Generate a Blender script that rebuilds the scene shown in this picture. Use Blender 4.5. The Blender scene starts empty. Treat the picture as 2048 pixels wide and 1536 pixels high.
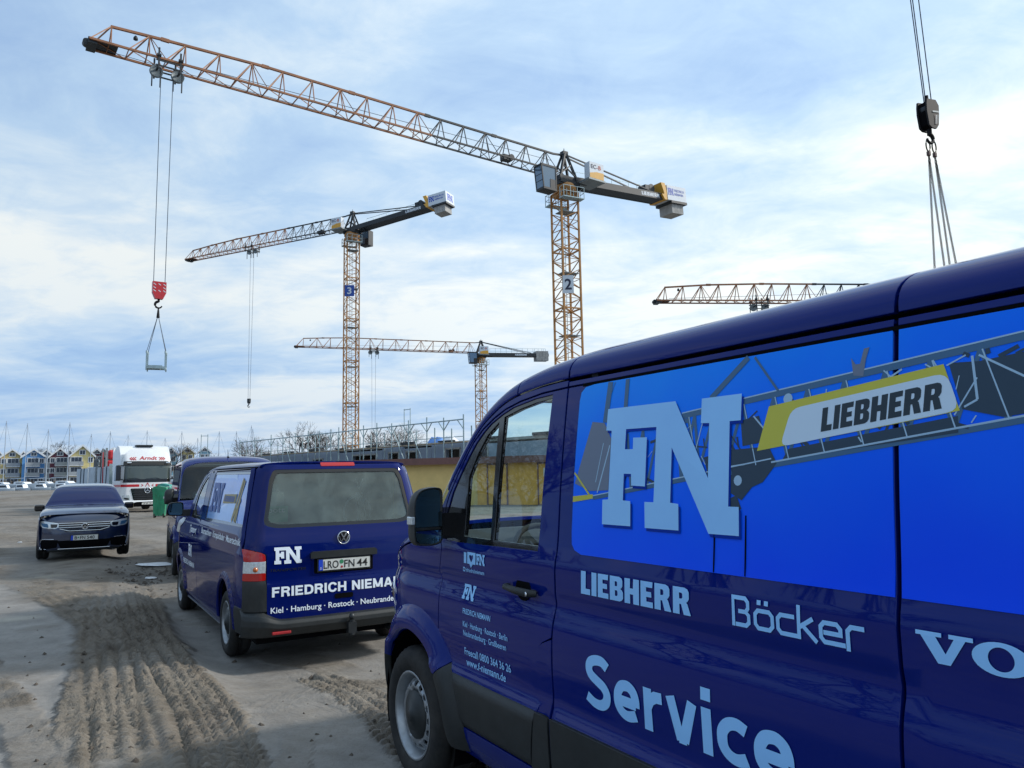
import bpy, bmesh, math, random
import numpy as np
from mathutils import Vector, Matrix
from mathutils.geometry import delaunay_2d_cdt

scene = bpy.context.scene
COL = scene.collection
random.seed(4); np.random.seed(4)
rad = math.radians

# ---------------------------------------------------------------- camera
FPX, PITCH, ROLL, EYE = 1500.0, rad(6.8), rad(1.12), 1.64
_F = Vector((0, math.cos(PITCH), math.sin(PITCH)))
_u0 = Vector((0, -math.sin(PITCH), math.cos(PITCH)))
_r0 = Vector((1, 0, 0))
_R = _r0 * math.cos(ROLL) - _u0 * math.sin(ROLL)
_U = _u0 * math.cos(ROLL) + _r0 * math.sin(ROLL)
cam_data = bpy.data.cameras.new('camera')
cam = bpy.data.objects.new('camera', cam_data)
COL.objects.link(cam)
cam.matrix_world = Matrix(((_R.x, _U.x, -_F.x, 0), (_R.y, _U.y, -_F.y, 0), (_R.z, _U.z, -_F.z, EYE), (0, 0, 0, 1)))
cam_data.sensor_width = 36.0
cam_data.lens = 36.0 * FPX / 2048.0
cam_data.clip_start = 0.05
cam_data.clip_end = 3000
scene.camera = cam

# ---------------------------------------------------------------- sky, sun, exposure
SUN_AZ, SUN_EL = rad(74), rad(33)        # azimuth clockwise from +Y (towards +X)
world = bpy.data.worlds.new('World'); scene.world = world; world.use_nodes = True
wn, wl = world.node_tree.nodes, world.node_tree.links
wn.clear()
def wnode(t, **kw):
    n = wn.new(t)
    for k, v in kw.items(): setattr(n, k, v)
    return n
def wmath(op, a, b=None, c=None):
    n = wnode('ShaderNodeMath', operation=op)
    for i, v in enumerate((a, b, c)):
        if v is None: continue
        if isinstance(v, (int, float)): n.inputs[i].default_value = v
        else: wl.new(v, n.inputs[i])
    return n.outputs[0]
def wramp(fac, stops):
    n = wnode('ShaderNodeValToRGB'); cr = n.color_ramp
    while len(cr.elements) < len(stops): cr.elements.new(0.5)
    for e, (p, c) in zip(cr.elements, stops): e.position = p; e.color = (*c, 1)
    wl.new(fac, n.inputs[0]); return n.outputs[0]
def wmix(fac, a, b):
    n = wnode('ShaderNodeMix', data_type='RGBA')
    for s, v in ((0, fac), (6, a), (7, b)):
        if isinstance(v, (int, float)): n.inputs[s].default_value = v
        elif isinstance(v, tuple): n.inputs[s].default_value = (*v, 1)
        else: wl.new(v, n.inputs[s])
    return n.outputs[2]
sky = wnode('ShaderNodeTexSky', sky_type='NISHITA', sun_disc=False)
sky.sun_elevation = SUN_EL; sky.sun_rotation = SUN_AZ; sky.air_density = 1.0; sky.dust_density = 1.5; sky.ozone_density = 2.0
geo = wnode('ShaderNodeTexCoord')
sep = wnode('ShaderNodeSeparateXYZ'); wl.new(geo.outputs['Generated'], sep.inputs[0])
zpos = wmath('MAXIMUM', sep.outputs[2], 0.0)
den = wmath('ADD', zpos, 0.16)
cmb = wnode('ShaderNodeCombineXYZ')
wl.new(wmath('DIVIDE', sep.outputs[0], den), cmb.inputs[0])
wl.new(wmath('DIVIDE', sep.outputs[1], den), cmb.inputs[1])
def cloud(scale, rotz, stretch, detail, rough, dist, seed):
    m = wnode('ShaderNodeMapping'); wl.new(cmb.outputs[0], m.inputs[0])
    m.inputs['Rotation'].default_value = (0, 0, rotz); m.inputs['Scale'].default_value = (scale * stretch, scale, 1)
    m.inputs['Location'].default_value = (seed, seed * .7, seed * .3)
    n = wnode('ShaderNodeTexNoise'); wl.new(m.outputs[0], n.inputs[0])
    n.inputs['Scale'].default_value = 1; n.inputs['Detail'].default_value = detail
    n.inputs['Roughness'].default_value = rough; n.inputs['Distortion'].default_value = dist
    return n.outputs[0]
c1 = cloud(0.50, rad(35), 0.65, 6, 0.50, 0.45, 3.1)      # large soft decks
c2 = cloud(1.9, rad(25), 0.70, 9, 0.60, 0.7, 7.4)        # streaks
c3 = cloud(6.0, rad(50), 0.75, 9, 0.64, 0.6, 1.9)         # small curdled texture
mixc = wmath('ADD', wmath('ADD', wmath('MULTIPLY', c1, 0.57), wmath('MULTIPLY', c2, 0.29)), wmath('MULTIPLY', c3, 0.14))
cover = wramp(mixc, [(0.36, (.82, .82, .82)), (0.47, (.90, .90, .90)), (0.58, (1, 1, 1))])
shade = wramp(mixc, [(0.385, (.40, .60, .92)), (0.465, (.54, .74, .98)), (0.525, (.74, .88, 1.0)), (0.59, (1.0, 1.03, 1.0))])
# thin stratus brightens towards the hidden sun on the right of the picture
sund = Vector((math.sin(SUN_AZ) * math.cos(SUN_EL), math.cos(SUN_AZ) * math.cos(SUN_EL), math.sin(SUN_EL)))
dot = wnode('ShaderNodeVectorMath', operation='DOT_PRODUCT'); wl.new(geo.outputs['Generated'], dot.inputs[0]); dot.inputs[1].default_value = sund
glow = wramp(dot.outputs['Value'], [(0.0, (.84, .84, .84)), (0.5, (1.0, .99, .975)), (1.0, (1.14, 1.12, 1.08))])
gm = wnode('ShaderNodeMix', data_type='RGBA', blend_type='MULTIPLY'); gm.inputs[0].default_value = 1
wl.new(shade, gm.inputs[6]); wl.new(glow, gm.inputs[7])
skys = wnode('ShaderNodeMix', data_type='RGBA', blend_type='MULTIPLY'); skys.inputs[0].default_value = 1
wl.new(sky.outputs[0], skys.inputs[6]); skys.inputs[7].default_value = (1.0, 1.0, 1.0, 1)
SKY_STRENGTH = 0.075
cl = wnode('ShaderNodeMix', data_type='RGBA', blend_type='MULTIPLY'); cl.inputs[0].default_value = 1
wl.new(gm.outputs[2], cl.inputs[6]); cl.inputs[7].default_value = (0.66 / SKY_STRENGTH,) * 3 + (1,)
low = wramp(sep.outputs[2], [(0.0, (.70, .78, .92)), (0.16, (.84, .90, .98)), (0.36, (1, 1, 1))])        # thicker, bluer air near the horizon
lm_ = wnode('ShaderNodeMix', data_type='RGBA', blend_type='MULTIPLY'); lm_.inputs[0].default_value = 1
wl.new(wmix(cover, skys.outputs[2], cl.outputs[2]), lm_.inputs[6]); wl.new(low, lm_.inputs[7]); final = lm_.outputs[2]
bg = wnode('ShaderNodeBackground'); wl.new(final, bg.inputs[0]); bg.inputs[1].default_value = SKY_STRENGTH
wo = wnode('ShaderNodeOutputWorld'); wl.new(bg.outputs[0], wo.inputs[0])

sl = bpy.data.lights.new('sun', 'SUN'); sl.energy = 2.2; sl.angle = rad(7); sl.color = (1.0, 0.95, 0.88)
sun = bpy.data.objects.new('sun', sl); COL.objects.link(sun)
sun.rotation_euler = (-sund).to_track_quat('-Z', 'Y').to_euler()
vs = scene.view_settings
vs.view_transform = 'Standard'; vs.look = 'None'; vs.exposure = 0.74; vs.gamma = 1.0; vs.use_curve_mapping = False

# ---------------------------------------------------------------- helpers
def at(px, py, depth):
    """world point on the ray through photo pixel (px, py) at world depth Y=depth (used only to lay the place out)"""
    d = _F + _R * ((px - 1024) / FPX) - _U * ((py - 768) / FPX)
    return Vector((0, 0, EYE)) + d * (depth / d.y)
def onz(px, py, z=0.0):
    d = _F + _R * ((px - 1024) / FPX) - _U * ((py - 768) / FPX)
    return Vector((0, 0, EYE)) + d * ((z - EYE) / d.z)

def link(o, parent=None):
    COL.objects.link(o)
    if parent is not None: o.parent = parent
    return o
def tag(o, label=None, category=None, group=None, kind=None):
    for k, v in (('label', label), ('category', category), ('group', group), ('kind', kind)):
        if v: o[k] = v
    return o
def empty(name, loc=(0, 0, 0), rotz=0.0, label=None, category=None, group=None):
    o = bpy.data.objects.new(name, None); o.location = loc; o.rotation_euler = (0, 0, rotz)
    o.empty_display_size = .2
    COL.objects.link(o); return tag(o, label, category, group)
def copy_tree(o, parent=None):
    c = o.copy(); COL.objects.link(c); c.parent = parent
    for ch in list(o.children): copy_tree(ch, c)
    return c
def mesh_obj(name, verts, faces, mats, parent=None, smooth=False, normals=None, midx=None):
    me = bpy.data.meshes.new(name)
    me.from_pydata([tuple(v) for v in verts], [], [tuple(int(i) for i in f) for f in faces])
    for m in (mats if isinstance(mats, (list, tuple)) else [mats]): me.materials.append(m)
    if midx is not None: me.polygons.foreach_set('material_index', midx)
    if smooth: me.polygons.foreach_set('use_smooth', [True] * len(me.polygons))
    me.update()
    if normals is not None: me.normals_split_custom_set_from_vertices([tuple(n) for n in normals])
    return link(bpy.data.objects.new(name, me), parent)

class MB:
    """collects boxes, bars, tubes, prisms and lathes into one mesh"""
    def __init__(s): s.v = []; s.f = []; s.sm = []; s.mi = []; s.m = 0
    def add(s, vs, fs, smooth=False):
        b = len(s.v); s.v += [tuple(v) for v in vs]; s.f += [tuple(b + i for i in f) for f in fs]
        s.sm += [smooth] * len(fs); s.mi += [s.m] * len(fs)
    def box(s, a, b):
        x0, y0, z0 = (min(a[i], b[i]) for i in range(3)); x1, y1, z1 = (max(a[i], b[i]) for i in range(3))
        s.add([(x0,y0,z0),(x1,y0,z0),(x1,y1,z0),(x0,y1,z0),(x0,y0,z1),(x1,y0,z1),(x1,y1,z1),(x0,y1,z1)],
              [(0,3,2,1),(4,5,6,7),(0,1,5,4),(1,2,6,5),(2,3,7,6),(3,0,4,7)])
    def cbox(s, c, d): s.box([c[i] - d[i] / 2 for i in range(3)], [c[i] + d[i] / 2 for i in range(3)])
    def rbox(s, a, b, r=.02):
        """box with chamfered edges"""
        x0, y0, z0 = (min(a[i], b[i]) for i in range(3)); x1, y1, z1 = (max(a[i], b[i]) for i in range(3))
        bm = bmesh.new(); bmesh.ops.create_cube(bm, size=1)
        for v in bm.verts: v.co = Vector(((x0+x1)/2+v.co.x*(x1-x0), (y0+y1)/2+v.co.y*(y1-y0), (z0+z1)/2+v.co.z*(z1-z0)))
        bmesh.ops.bevel(bm, geom=bm.edges[:], offset=r, segments=2, affect='EDGES', profile=.5)
        bm.verts.ensure_lookup_table(); bm.verts.index_update()
        s.add([v.co for v in bm.verts], [[v.index for v in f.verts] for f in bm.faces]); bm.free()
    def bar(s, p, q, w, h=None, up=(0, 0, 1)):
        """rectangular bar from p to q"""
        p = Vector(p); q = Vector(q); d = q - p
        if d.length < 1e-6: return
        d.normalize(); u = Vector(up)
        if abs(d.dot(u)) > .98: u = Vector((1, 0, 0))
        a = d.cross(u).normalized() * (w / 2); b = a.cross(d).normalized() * ((h or w) / 2)
        s.add([p-a-b, p+a-b, p+a+b, p-a+b, q-a-b, q+a-b, q+a+b, q-a+b],
              [(0,1,2,3),(7,6,5,4),(0,4,5,1),(1,5,6,2),(2,6,7,3),(3,7,4,0)])
    def tube(s, p, q, r, n=6, r2=None, cap=True):
        p = Vector(p); q = Vector(q); d = q - p
        if d.length < 1e-6: return
        d.normalize(); u = Vector((0, 0, 1)) if abs(d.z) < .9 else Vector((1, 0, 0))
        a = d.cross(u).normalized(); b = d.cross(a); r2 = r if r2 is None else r2
        vs = []
        for k in range(n):
            t = 2 * math.pi * k / n; e = a * math.cos(t) + b * math.sin(t); vs.append(p + e * r); vs.append(q + e * r2)
        s.add(vs, [(2*k, (2*k+2) % (2*n), (2*k+3) % (2*n), 2*k+1) for k in range(n)], n > 5)
        if cap: s.add(vs, [tuple(range(0, 2*n, 2))[::-1], tuple(range(1, 2*n, 2))])
    def path(s, pts, r, n=6):
        """round tube along a polyline"""
        pts = [Vector(p) for p in pts]; rings = []
        for i, p in enumerate(pts):
            d = (pts[min(i+1, len(pts)-1)] - pts[max(i-1, 0)]).normalized()
            u = Vector((0, 0, 1)) if abs(d.z) < .95 else Vector((1, 0, 0))
            a = d.cross(u).normalized(); b = d.cross(a)
            rr = r[i] if isinstance(r, (list, tuple)) else r
            rings.append([p + (a * math.cos(2*math.pi*k/n) + b * math.sin(2*math.pi*k/n)) * rr for k in range(n)])
        vs = [v for g in rings for v in g]
        s.add(vs, [(i*n+k, i*n+(k+1) % n, (i+1)*n+(k+1) % n, (i+1)*n+k) for i in range(len(pts)-1) for k in range(n)], True)
        s.add(vs, [tuple(range(n))[::-1], tuple(range((len(pts)-1)*n, len(pts)*n))])
    def prism(s, poly, axis, a, b):
        """2-D polygon extruded along axis 'x','y' or 'z' from a to b"""
        def P(u, v, w): return {'x': (w, u, v), 'y': (u, w, v), 'z': (u, v, w)}[axis]
        n = len(poly)
        vs = [P(u, v, a) for u, v in poly] + [P(u, v, b) for u, v in poly]
        s.add(vs, [tuple(range(n)), tuple(range(2*n-1, n-1, -1))] + [(k, n+k, n+(k+1) % n, (k+1) % n) for k in range(n)])
    def lathe(s, prof, c, axis='y', n=32, smooth=True):
        """profile [(radius, offset)] turned round an axis through c"""
        vs = []
        for k in range(n):
            t = 2*math.pi*k/n; ct, st = math.cos(t), math.sin(t)
            for r, o in prof:
                d = {'y': (r*ct, o, r*st), 'x': (o, r*ct, r*st), 'z': (r*ct, r*st, o)}[axis]
                vs.append((c[0]+d[0], c[1]+d[1], c[2]+d[2]))
        m = len(prof)
        s.add(vs, [(k*m+j, ((k+1) % n)*m+j, ((k+1) % n)*m+j+1, k*m+j+1) for k in range(n) for j in range(m-1)], smooth)
    def build(s, name, mats, parent=None, kind=None):
        me = bpy.data.meshes.new(name); me.from_pydata(s.v, [], s.f)
        for m in (mats if isinstance(mats, (list, tuple)) else [mats]): me.materials.append(m)
        me.polygons.foreach_set('use_smooth', s.sm)
        me.polygons.foreach_set('material_index', s.mi)
        bm = bmesh.new(); bm.from_mesh(me); bmesh.ops.recalc_face_normals(bm, faces=bm.faces); bm.to_mesh(me); bm.free()
        me.update()
        o = link(bpy.data.objects.new(name, me), parent)
        if kind: o['kind'] = kind
        return o

def inpoly(P, poly):
    P = np.asarray(P, float); x, y = P[:, 0], P[:, 1]; r = np.zeros(len(P), bool); n = len(poly)
    for i in range(n):
        x0, y0 = poly[i]; x1, y1 = poly[(i+1) % n]
        if y0 == y1: continue
        c = ((y0 > y) != (y1 > y)) & (x < (x1-x0)*(y-y0)/(y1-y0)+x0); r ^= c
    return r
def densify(poly, res):
    out = []
    for i in range(len(poly)):
        a = np.array(poly[i], float); b = np.array(poly[(i+1) % len(poly)], float)
        k = max(1, int(math.ceil(np.linalg.norm(b-a)/res)))
        out += [tuple(a + (b-a)*j/k) for j in range(k)]
    return out
def area2(p): return sum(p[i][0]*p[(i+1) % len(p)][1]-p[(i+1) % len(p)][0]*p[i][1] for i in range(len(p)))
def circle(cx, cy, r, n=24, a0=0, a1=2*math.pi):
    return [(cx+r*math.cos(a0+(a1-a0)*k/n), cy+r*math.sin(a0+(a1-a0)*k/n)) for k in range(n)]
def rrect(x0, y0, x1, y1, r, n=5):
    p = []
    for cx, cy, a in ((x1-r, y1-r, 0), (x0+r, y1-r, 90), (x0+r, y0+r, 180), (x1-r, y0+r, 270)):
        p += [(cx+r*math.cos(rad(a+90*k/n)), cy+r*math.sin(rad(a+90*k/n))) for k in range(n+1)]
    return p
def smooth_poly(poly, r=.02, n=4):
    """round the corners of a polygon"""
    out = []; m = len(poly)
    for i in range(m):
        p = np.array(poly[i], float); a = np.array(poly[i-1], float); b = np.array(poly[(i+1) % m], float)
        da, db = a-p, b-p; la, lb = np.linalg.norm(da), np.linalg.norm(db)
        ra = min(r, la*.45); rb = min(r, lb*.45); q0 = p+da/la*ra; q1 = p+db/lb*rb
        for k in range(n+1):
            t = k/n; out.append(tuple((1-t)**2*q0+2*t*(1-t)*p+t*t*q1))
    return out
def panel(name, outline, surf, mat, parent, out=(0, 1, 0), res=.05, holes=(), depth=.012, edge=.0025, lift=0.0, rim=True):
    """a sheet cut from a curved surface surf(u,v)->xyz, with its own rounded edge turned inwards"""
    outline = densify(outline, res)
    if area2(outline) < 0: outline = outline[::-1]
    holes = [densify(h, res) for h in holes]; holes = [h if area2(h) < 0 else h[::-1] for h in holes]
    loops = [outline] + holes
    A = np.array(outline); lo, hi = A.min(0), A.max(0)
    gx = np.arange(lo[0]+res*.5, hi[0], res); gy = np.arange(lo[1]+res*.5, hi[1], res)
    G = np.array([(x, y) for x in gx for y in gy]) if len(gx)*len(gy) else np.zeros((0, 2))
    if len(G):
        ok = inpoly(G, outline)
        for h in holes: ok &= ~inpoly(G, h)
        G = G[ok]
        B = np.array([p for l in loops for p in l])
        if len(G):
            keep = np.ones(len(G), bool)
            for i in range(0, len(G), 400):
                d = ((G[i:i+400, None, :]-B[None])**2).sum(2).min(1); keep[i:i+400] = d > (res*.45)**2
            G = G[keep]
    pts = []; edges = []
    for l in loops:
        b = len(pts); pts += l; edges += [(b+i, b+(i+1) % len(l)) for i in range(len(l))]
    nb = len(pts); pts += [tuple(p) for p in G]
    vo, _, fo, _, _, _ = delaunay_2d_cdt([Vector(p) for p in pts], edges, [], 0, 1e-7)
    UV = np.array([(p.x, p.y) for p in vo]); T = np.array([f for f in fo if len(f) == 3])
    cen = UV[T].mean(1); ok = inpoly(cen, outline)
    for h in holes: ok &= ~inpoly(cen, h)
    T = T[ok]
    o3 = np.array(out, float)
    def SN(uv):
        e = 1e-3; P = surf(uv[:, 0], uv[:, 1])
        du = surf(uv[:, 0]+e, uv[:, 1])-surf(uv[:, 0]-e, uv[:, 1]); dv = surf(uv[:, 0], uv[:, 1]+e)-surf(uv[:, 0], uv[:, 1]-e)
        N = np.cross(du, dv); N /= (np.linalg.norm(N, axis=1)[:, None]+1e-12)
        if (N@o3).mean() < 0: N = -N
        return P+N*lift, N
    P, N = SN(UV)
    a, b, c = P[T[:, 0]], P[T[:, 1]], P[T[:, 2]]
    if ((np.cross(b-a, c-a)*N[T[:, 0]]).sum(1)).mean() < 0: T = T[:, ::-1]
    verts = [P]; norms = [N]; faces = [tuple(t) for t in T]; base = len(P)
    if rim:
        for l in loops:
            L = np.array(l); Pl, Nl = SN(L); m = len(L)
            tan = np.roll(Pl, -1, 0)-np.roll(Pl, 1, 0); O = np.cross(tan, Nl); O /= (np.linalg.norm(O, axis=1)[:, None]+1e-12)
            # point O away from the sheet
            q = L + 0; t2 = np.roll(L, -1, 0)-np.roll(L, 1, 0); o2 = np.stack([t2[:, 1], -t2[:, 0]], 1); o2 /= (np.linalg.norm(o2, axis=1)[:, None]+1e-12)
            step = surf(L[:, 0]+o2[:, 0]*1e-3, L[:, 1]+o2[:, 1]*1e-3)-surf(L[:, 0], L[:, 1])
            if (O*step).sum() < 0: O = -O
            R1 = Pl+O*edge-Nl*edge; R2 = R1-Nl*depth
            verts += [Pl, R1, R2]; norms += [Nl, O, O]
            for i in range(m):
                j = (i+1) % m; f1 = (base+i, base+j, base+m+j, base+m+i); f2 = (base+m+i, base+m+j, base+2*m+j, base+2*m+i)
                faces += [f1, f2]
            base += 3*m
    V = np.concatenate(verts); NN = np.concatenate(norms)
    F2 = []
    for f in faces:
        p = V[list(f)]; n = np.cross(p[1]-p[0], p[2]-p[0])
        F2.append(f if n@NN[f[0]] + n@NN[f[2]] >= 0 else f[::-1])
    return mesh_obj(name, V, F2, mat, parent, True, NN)

def curve1(pts, k=400):
    """smooth monotone table through (x, y) points -> function"""
    X = np.array([p[0] for p in pts], float); Y = np.array([p[1] for p in pts], float)
    h = np.diff(X); d = np.diff(Y)/h; m = np.zeros(len(X))
    for i in range(1, len(X)-1):
        if d[i-1]*d[i] > 0: m[i] = 2*d[i-1]*d[i]/(d[i-1]+d[i]) if False else (h[i-1]+h[i])*3/((2*h[i]+h[i-1])/d[i-1]+(h[i]+2*h[i-1])/d[i])
    m[0], m[-1] = d[0], d[-1]
    tx = np.linspace(X[0], X[-1], k); i = np.clip(np.searchsorted(X, tx)-1, 0, len(X)-2)
    t = (tx-X[i])/h[i]; ty = (2*t**3-3*t**2+1)*Y[i]+(t**3-2*t**2+t)*h[i]*m[i]+(-2*t**3+3*t**2)*Y[i+1]+(t**3-t**2)*h[i]*m[i+1]
    return lambda x: np.interp(x, tx, ty)
def sstep(a, b, x):
    t = np.clip((np.asarray(x, float)-a)/(b-a), 0, 1); return t*t*(3-2*t)

# ---------------------------------------------------------------- lettering
_gcache = {}
def glyphs(txt, bold=0.0):
    """flat triangulated outline of a text, unit cap height, left edge at 0"""
    key = (txt, bold)
    if key in _gcache: return _gcache[key]
    def mk(t):
        cu = bpy.data.curves.new('lettering', 'FONT'); cu.body = t; cu.size = 1; cu.offset = bold; cu.resolution_u = 3; cu.fill_mode = 'FRONT'
        o = bpy.data.objects.new('lettering', cu); COL.objects.link(o); bpy.context.view_layer.update()
        me = o.evaluated_get(bpy.context.evaluated_depsgraph_get()).to_mesh()
        V = np.array([(v.co.x, v.co.y) for v in me.vertices]).reshape(-1, 2); Fc = [tuple(p.vertices) for p in me.polygons]
        bpy.data.objects.remove(o); bpy.data.curves.remove(cu); return V, Fc
    V, Fc = mk(txt); hV, _ = mk('H')
    s = 1/(hV[:, 1].max()-hV[:, 1].min()); V = (V-[V[:, 0].min(), hV[:, 1].min()])*s
    _gcache[key] = (V, Fc); return V, Fc
def flat_on(name, V, Fc, mapf, mat, parent):
    P = mapf(V[:, 0], V[:, 1]); return mesh_obj(name, P, Fc, mat, parent)
def text_on(name, txt, mapf, mat, parent, x0, y0, h, width=None, bold=.02, shear=0.0):
    V, Fc = glyphs(txt, bold); V = V*h
    if width: V = V*[width/V[:, 0].max(), 1]
    V = V + np.stack([V[:, 1]*shear, 0*V[:, 1]], 1) + [x0, y0]
    if ' ' in txt and h > .04:            # one part for each word
        cx = [(V[list(f), 0].min(), V[list(f), 0].max(), f) for f in Fc]; cx.sort(); gr = [[cx[0]]]; xm = cx[0][1]
        for c in cx[1:]:
            if c[0] > xm+h*.22: gr.append([])
            gr[-1].append(c); xm = max(xm, c[1])
        for g in gr:
            ids = sorted({i for c in g for i in c[2]}); mp = {i: k for k, i in enumerate(ids)}
            o = flat_on(name, V[ids], [tuple(mp[i] for i in c[2]) for c in g], mapf, mat, parent)
        return o
    return flat_on(name, V, Fc, mapf, mat, parent)
def polys2d(polys):
    """triangulate a list of (outline, holes) into one flat mesh"""
    Vs = []; Fs = []
    for pl in polys:
        outl, holes = pl if isinstance(pl, tuple) and len(pl) == 2 and isinstance(pl[1], list) and (not pl[1] or isinstance(pl[1][0], list)) else (pl, [])
        loops = [outl]+list(holes); pts = []; ed = []
        for l in loops:
            b = len(pts); pts += list(l); ed += [(b+i, b+(i+1) % len(l)) for i in range(len(l))]
        vo, _, fo, _, _, _ = delaunay_2d_cdt([Vector(p) for p in pts], ed, [], 0, 1e-8)
        U = np.array([(p.x, p.y) for p in vo])
        for f in fo:
            c = U[list(f)].mean(0)[None]
            if inpoly(c, outl)[0] and not any(inpoly(c, h)[0] for h in holes): Fs.append(tuple(len(Vs)+i for i in f))
        Vs += [tuple(p) for p in U]
    return np.array(Vs), Fs
def stroke(pts, w, closed=False):
    """mitred ribbon polygon round a polyline (list of quads)"""
    P = [np.array(p, float) for p in pts]; n = len(P); L = []; R = []
    for i in range(n):
        a = P[i-1] if (i > 0 or closed) else None; b = P[(i+1) % n] if (i < n-1 or closed) else None
        d0 = (P[i]-a)/np.linalg.norm(P[i]-a) if a is not None else None; d1 = (b-P[i])/np.linalg.norm(b-P[i]) if b is not None else None
        if d0 is None: d0 = d1
        if d1 is None: d1 = d0
        t = d0+d1; t = t/(np.linalg.norm(t)+1e-9); nrm = np.array([-t[1], t[0]]); k = w/2/max(.35, nrm@np.array([-d1[1], d1[0]]))
        L.append(P[i]+nrm*k); R.append(P[i]-nrm*k)
    out = []
    for i in range(n if closed else n-1):
        j = (i+1) % n; out.append([tuple(L[i]), tuple(L[j]), tuple(R[j]), tuple(R[i])])
    return out
def union2d(polys):
    """triangulate the union of overlapping polygons without any coincident faces"""
    pts = []; ed = []
    for l in polys:
        b = len(pts); pts += [Vector(p) for p in l]; ed += [(b+i, b+(i+1) % len(l)) for i in range(len(l))]
    vo, _, fo, _, _, _ = delaunay_2d_cdt(pts, ed, [], 0, 1e-6)
    U = np.array([(p.x, p.y) for p in vo]); T = [f for f in fo]; C = np.array([U[list(f)].mean(0) for f in T]); ok = np.zeros(len(T), bool)
    for l in polys: ok |= inpoly(C, l)
    return U, [tuple(f) for f, k in zip(T, ok) if k]
def catmull(pl, k=5):
    if len(pl) < 5: return pl
    P = [np.array(p, float) for p in pl]; out = []
    for i in range(len(P)-1):
        a, b, c, d = P[max(i-1, 0)], P[i], P[i+1], P[min(i+2, len(P)-1)]
        for j in range(k):
            t = j/k; out.append(tuple(.5*(2*b+(c-a)*t+(2*a-5*b+4*c-d)*t*t+(3*b-a-3*c+d)*t**3)))
    return out+[tuple(P[-1])]
SG = {'F': (.66, [[(.11,0),(.11,1)],[(.02,.89),(.64,.89)],[(.1,.50),(.58,.50)]]), 'I': (.22, [[(.11,0),(.11,1)]]), 'E': (.68, [[(.11,0),(.11,1)],[(.02,.89),(.66,.89)],[(.1,.50),(.61,.50)],[(.02,.11),(.68,.11)]]),
  'H': (.78, [[(.11,0),(.11,1)],[(.67,0),(.67,1)],[(.1,.50),(.68,.50)]]), 'N': (.78, [[(.11,0),(.11,1)],[(.67,0),(.67,1)],[(.13,.93),(.65,.07)]]), 'M': (.96, [[(.11,0),(.11,1)],[(.85,0),(.85,1)],[(.14,.93),(.46,.08)],[(.50,.08),(.82,.93)]]),
  'A': (.84, [[(.10,0),(.38,.93)],[(.46,.93),(.74,0)],[(.36,.90),(.48,.90)],[(.2,.27),(.64,.27)]]), 'D': (.78, [[(.11,.0),(.11,1)],[(.05,.89),(.38,.89),(.56,.83),(.66,.70),(.68,.50),(.66,.30),(.56,.17),(.38,.11),(.05,.11)]]),
  'R': (.76, [[(.11,0),(.11,1)],[(.05,.89),(.45,.89),(.58,.84),(.63,.71),(.58,.57),(.45,.51),(.1,.51)],[(.40,.50),(.54,.42),(.60,.25),(.64,0)]]), 'C': (.78, [[(.70,.70),(.62,.84),(.48,.91),(.32,.90),(.18,.80),(.11,.62),(.11,.40),(.18,.21),(.32,.11),(.48,.10),(.62,.18),(.71,.34)]]),
  'S': (.72, [[(.64,.82),(.50,.905),(.33,.905),(.18,.84),(.14,.72),(.20,.61),(.36,.53),(.53,.45),(.62,.33),(.59,.19),(.46,.10),(.27,.10),(.07,.19)]]), 'e': (.66, [[(.14,.34),(.56,.34)],[(.56,.30),(.555,.42),(.51,.54),(.42,.61),(.33,.625),(.21,.59),(.13,.48),(.11,.36),(.13,.23),(.22,.13),(.36,.095),(.56,.15)]]),
  'r': (.46, [[(.11,0),(.11,.72)],[(.11,.40),(.18,.53),(.29,.60),(.44,.61)]]), 'v': (.64, [[(.09,.72),(.29,.05)],[(.35,.05),(.55,.72)],[(.24,.095),(.40,.095)]]), 'i': (.22, [[(.11,0),(.11,.72)],[(.11,.83),(.11,1.03)]]), 'c': (.58, [[(.54,.57),(.38,.625),(.23,.59),(.13,.48),(.11,.36),(.13,.23),(.22,.13),(.37,.095),(.54,.15)]]), ' ': (.30, [])}
def stroke_words(name, txt, mapf, mat, parent, x0, y0, h, width, w=.21, gap=.10):
    x = 0; words = [[]]
    for ch in txt:
        adv, st = SG[ch]
        if ch == ' ': words.append([])
        for pl in st: words[-1] += stroke([(x+a, b) for a, b in catmull(pl)], w)
        x += adv+gap
    k = width/(x-gap)
    for wd in words:
        V, Fc = union2d(wd); flat_on(name, V*[k, h]+[x0, y0], Fc, mapf, mat, parent)
FN_POLY = [(.002,.443),(.372,.440),(.538,.175),(.535,.353),(.498,.355),(.497,.437),(.667,.437),(.667,.353),(.622,.353),(.625,.087),(.667,.087),(.668,0),(.544,0),(.366,.28),(.368,.093),(.407,.09),(.410,.003),(.243,.003),(.238,.093),(.285,.093),(.283,.356),(.118,.358),(.118,.283),(.163,.282),(.161,.324),(.236,.322),(.238,.147),(.164,.15),(.160,.192),(.119,.193),(.120,.096),(.162,.094),(.165,.005),(.002,.005),(0,.096),(.034,.098),(.033,.357),(0,.36)]
def fn_logo(name, mapf, mat, parent, x0, y0, h, width=None):
    V, Fc = polys2d([FN_POLY]); V = V/.443*h
    if width: V = V*[width/V[:, 0].max(), 1]
    return flat_on(name, V+[x0, y0], Fc, mapf, mat, parent)
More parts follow.
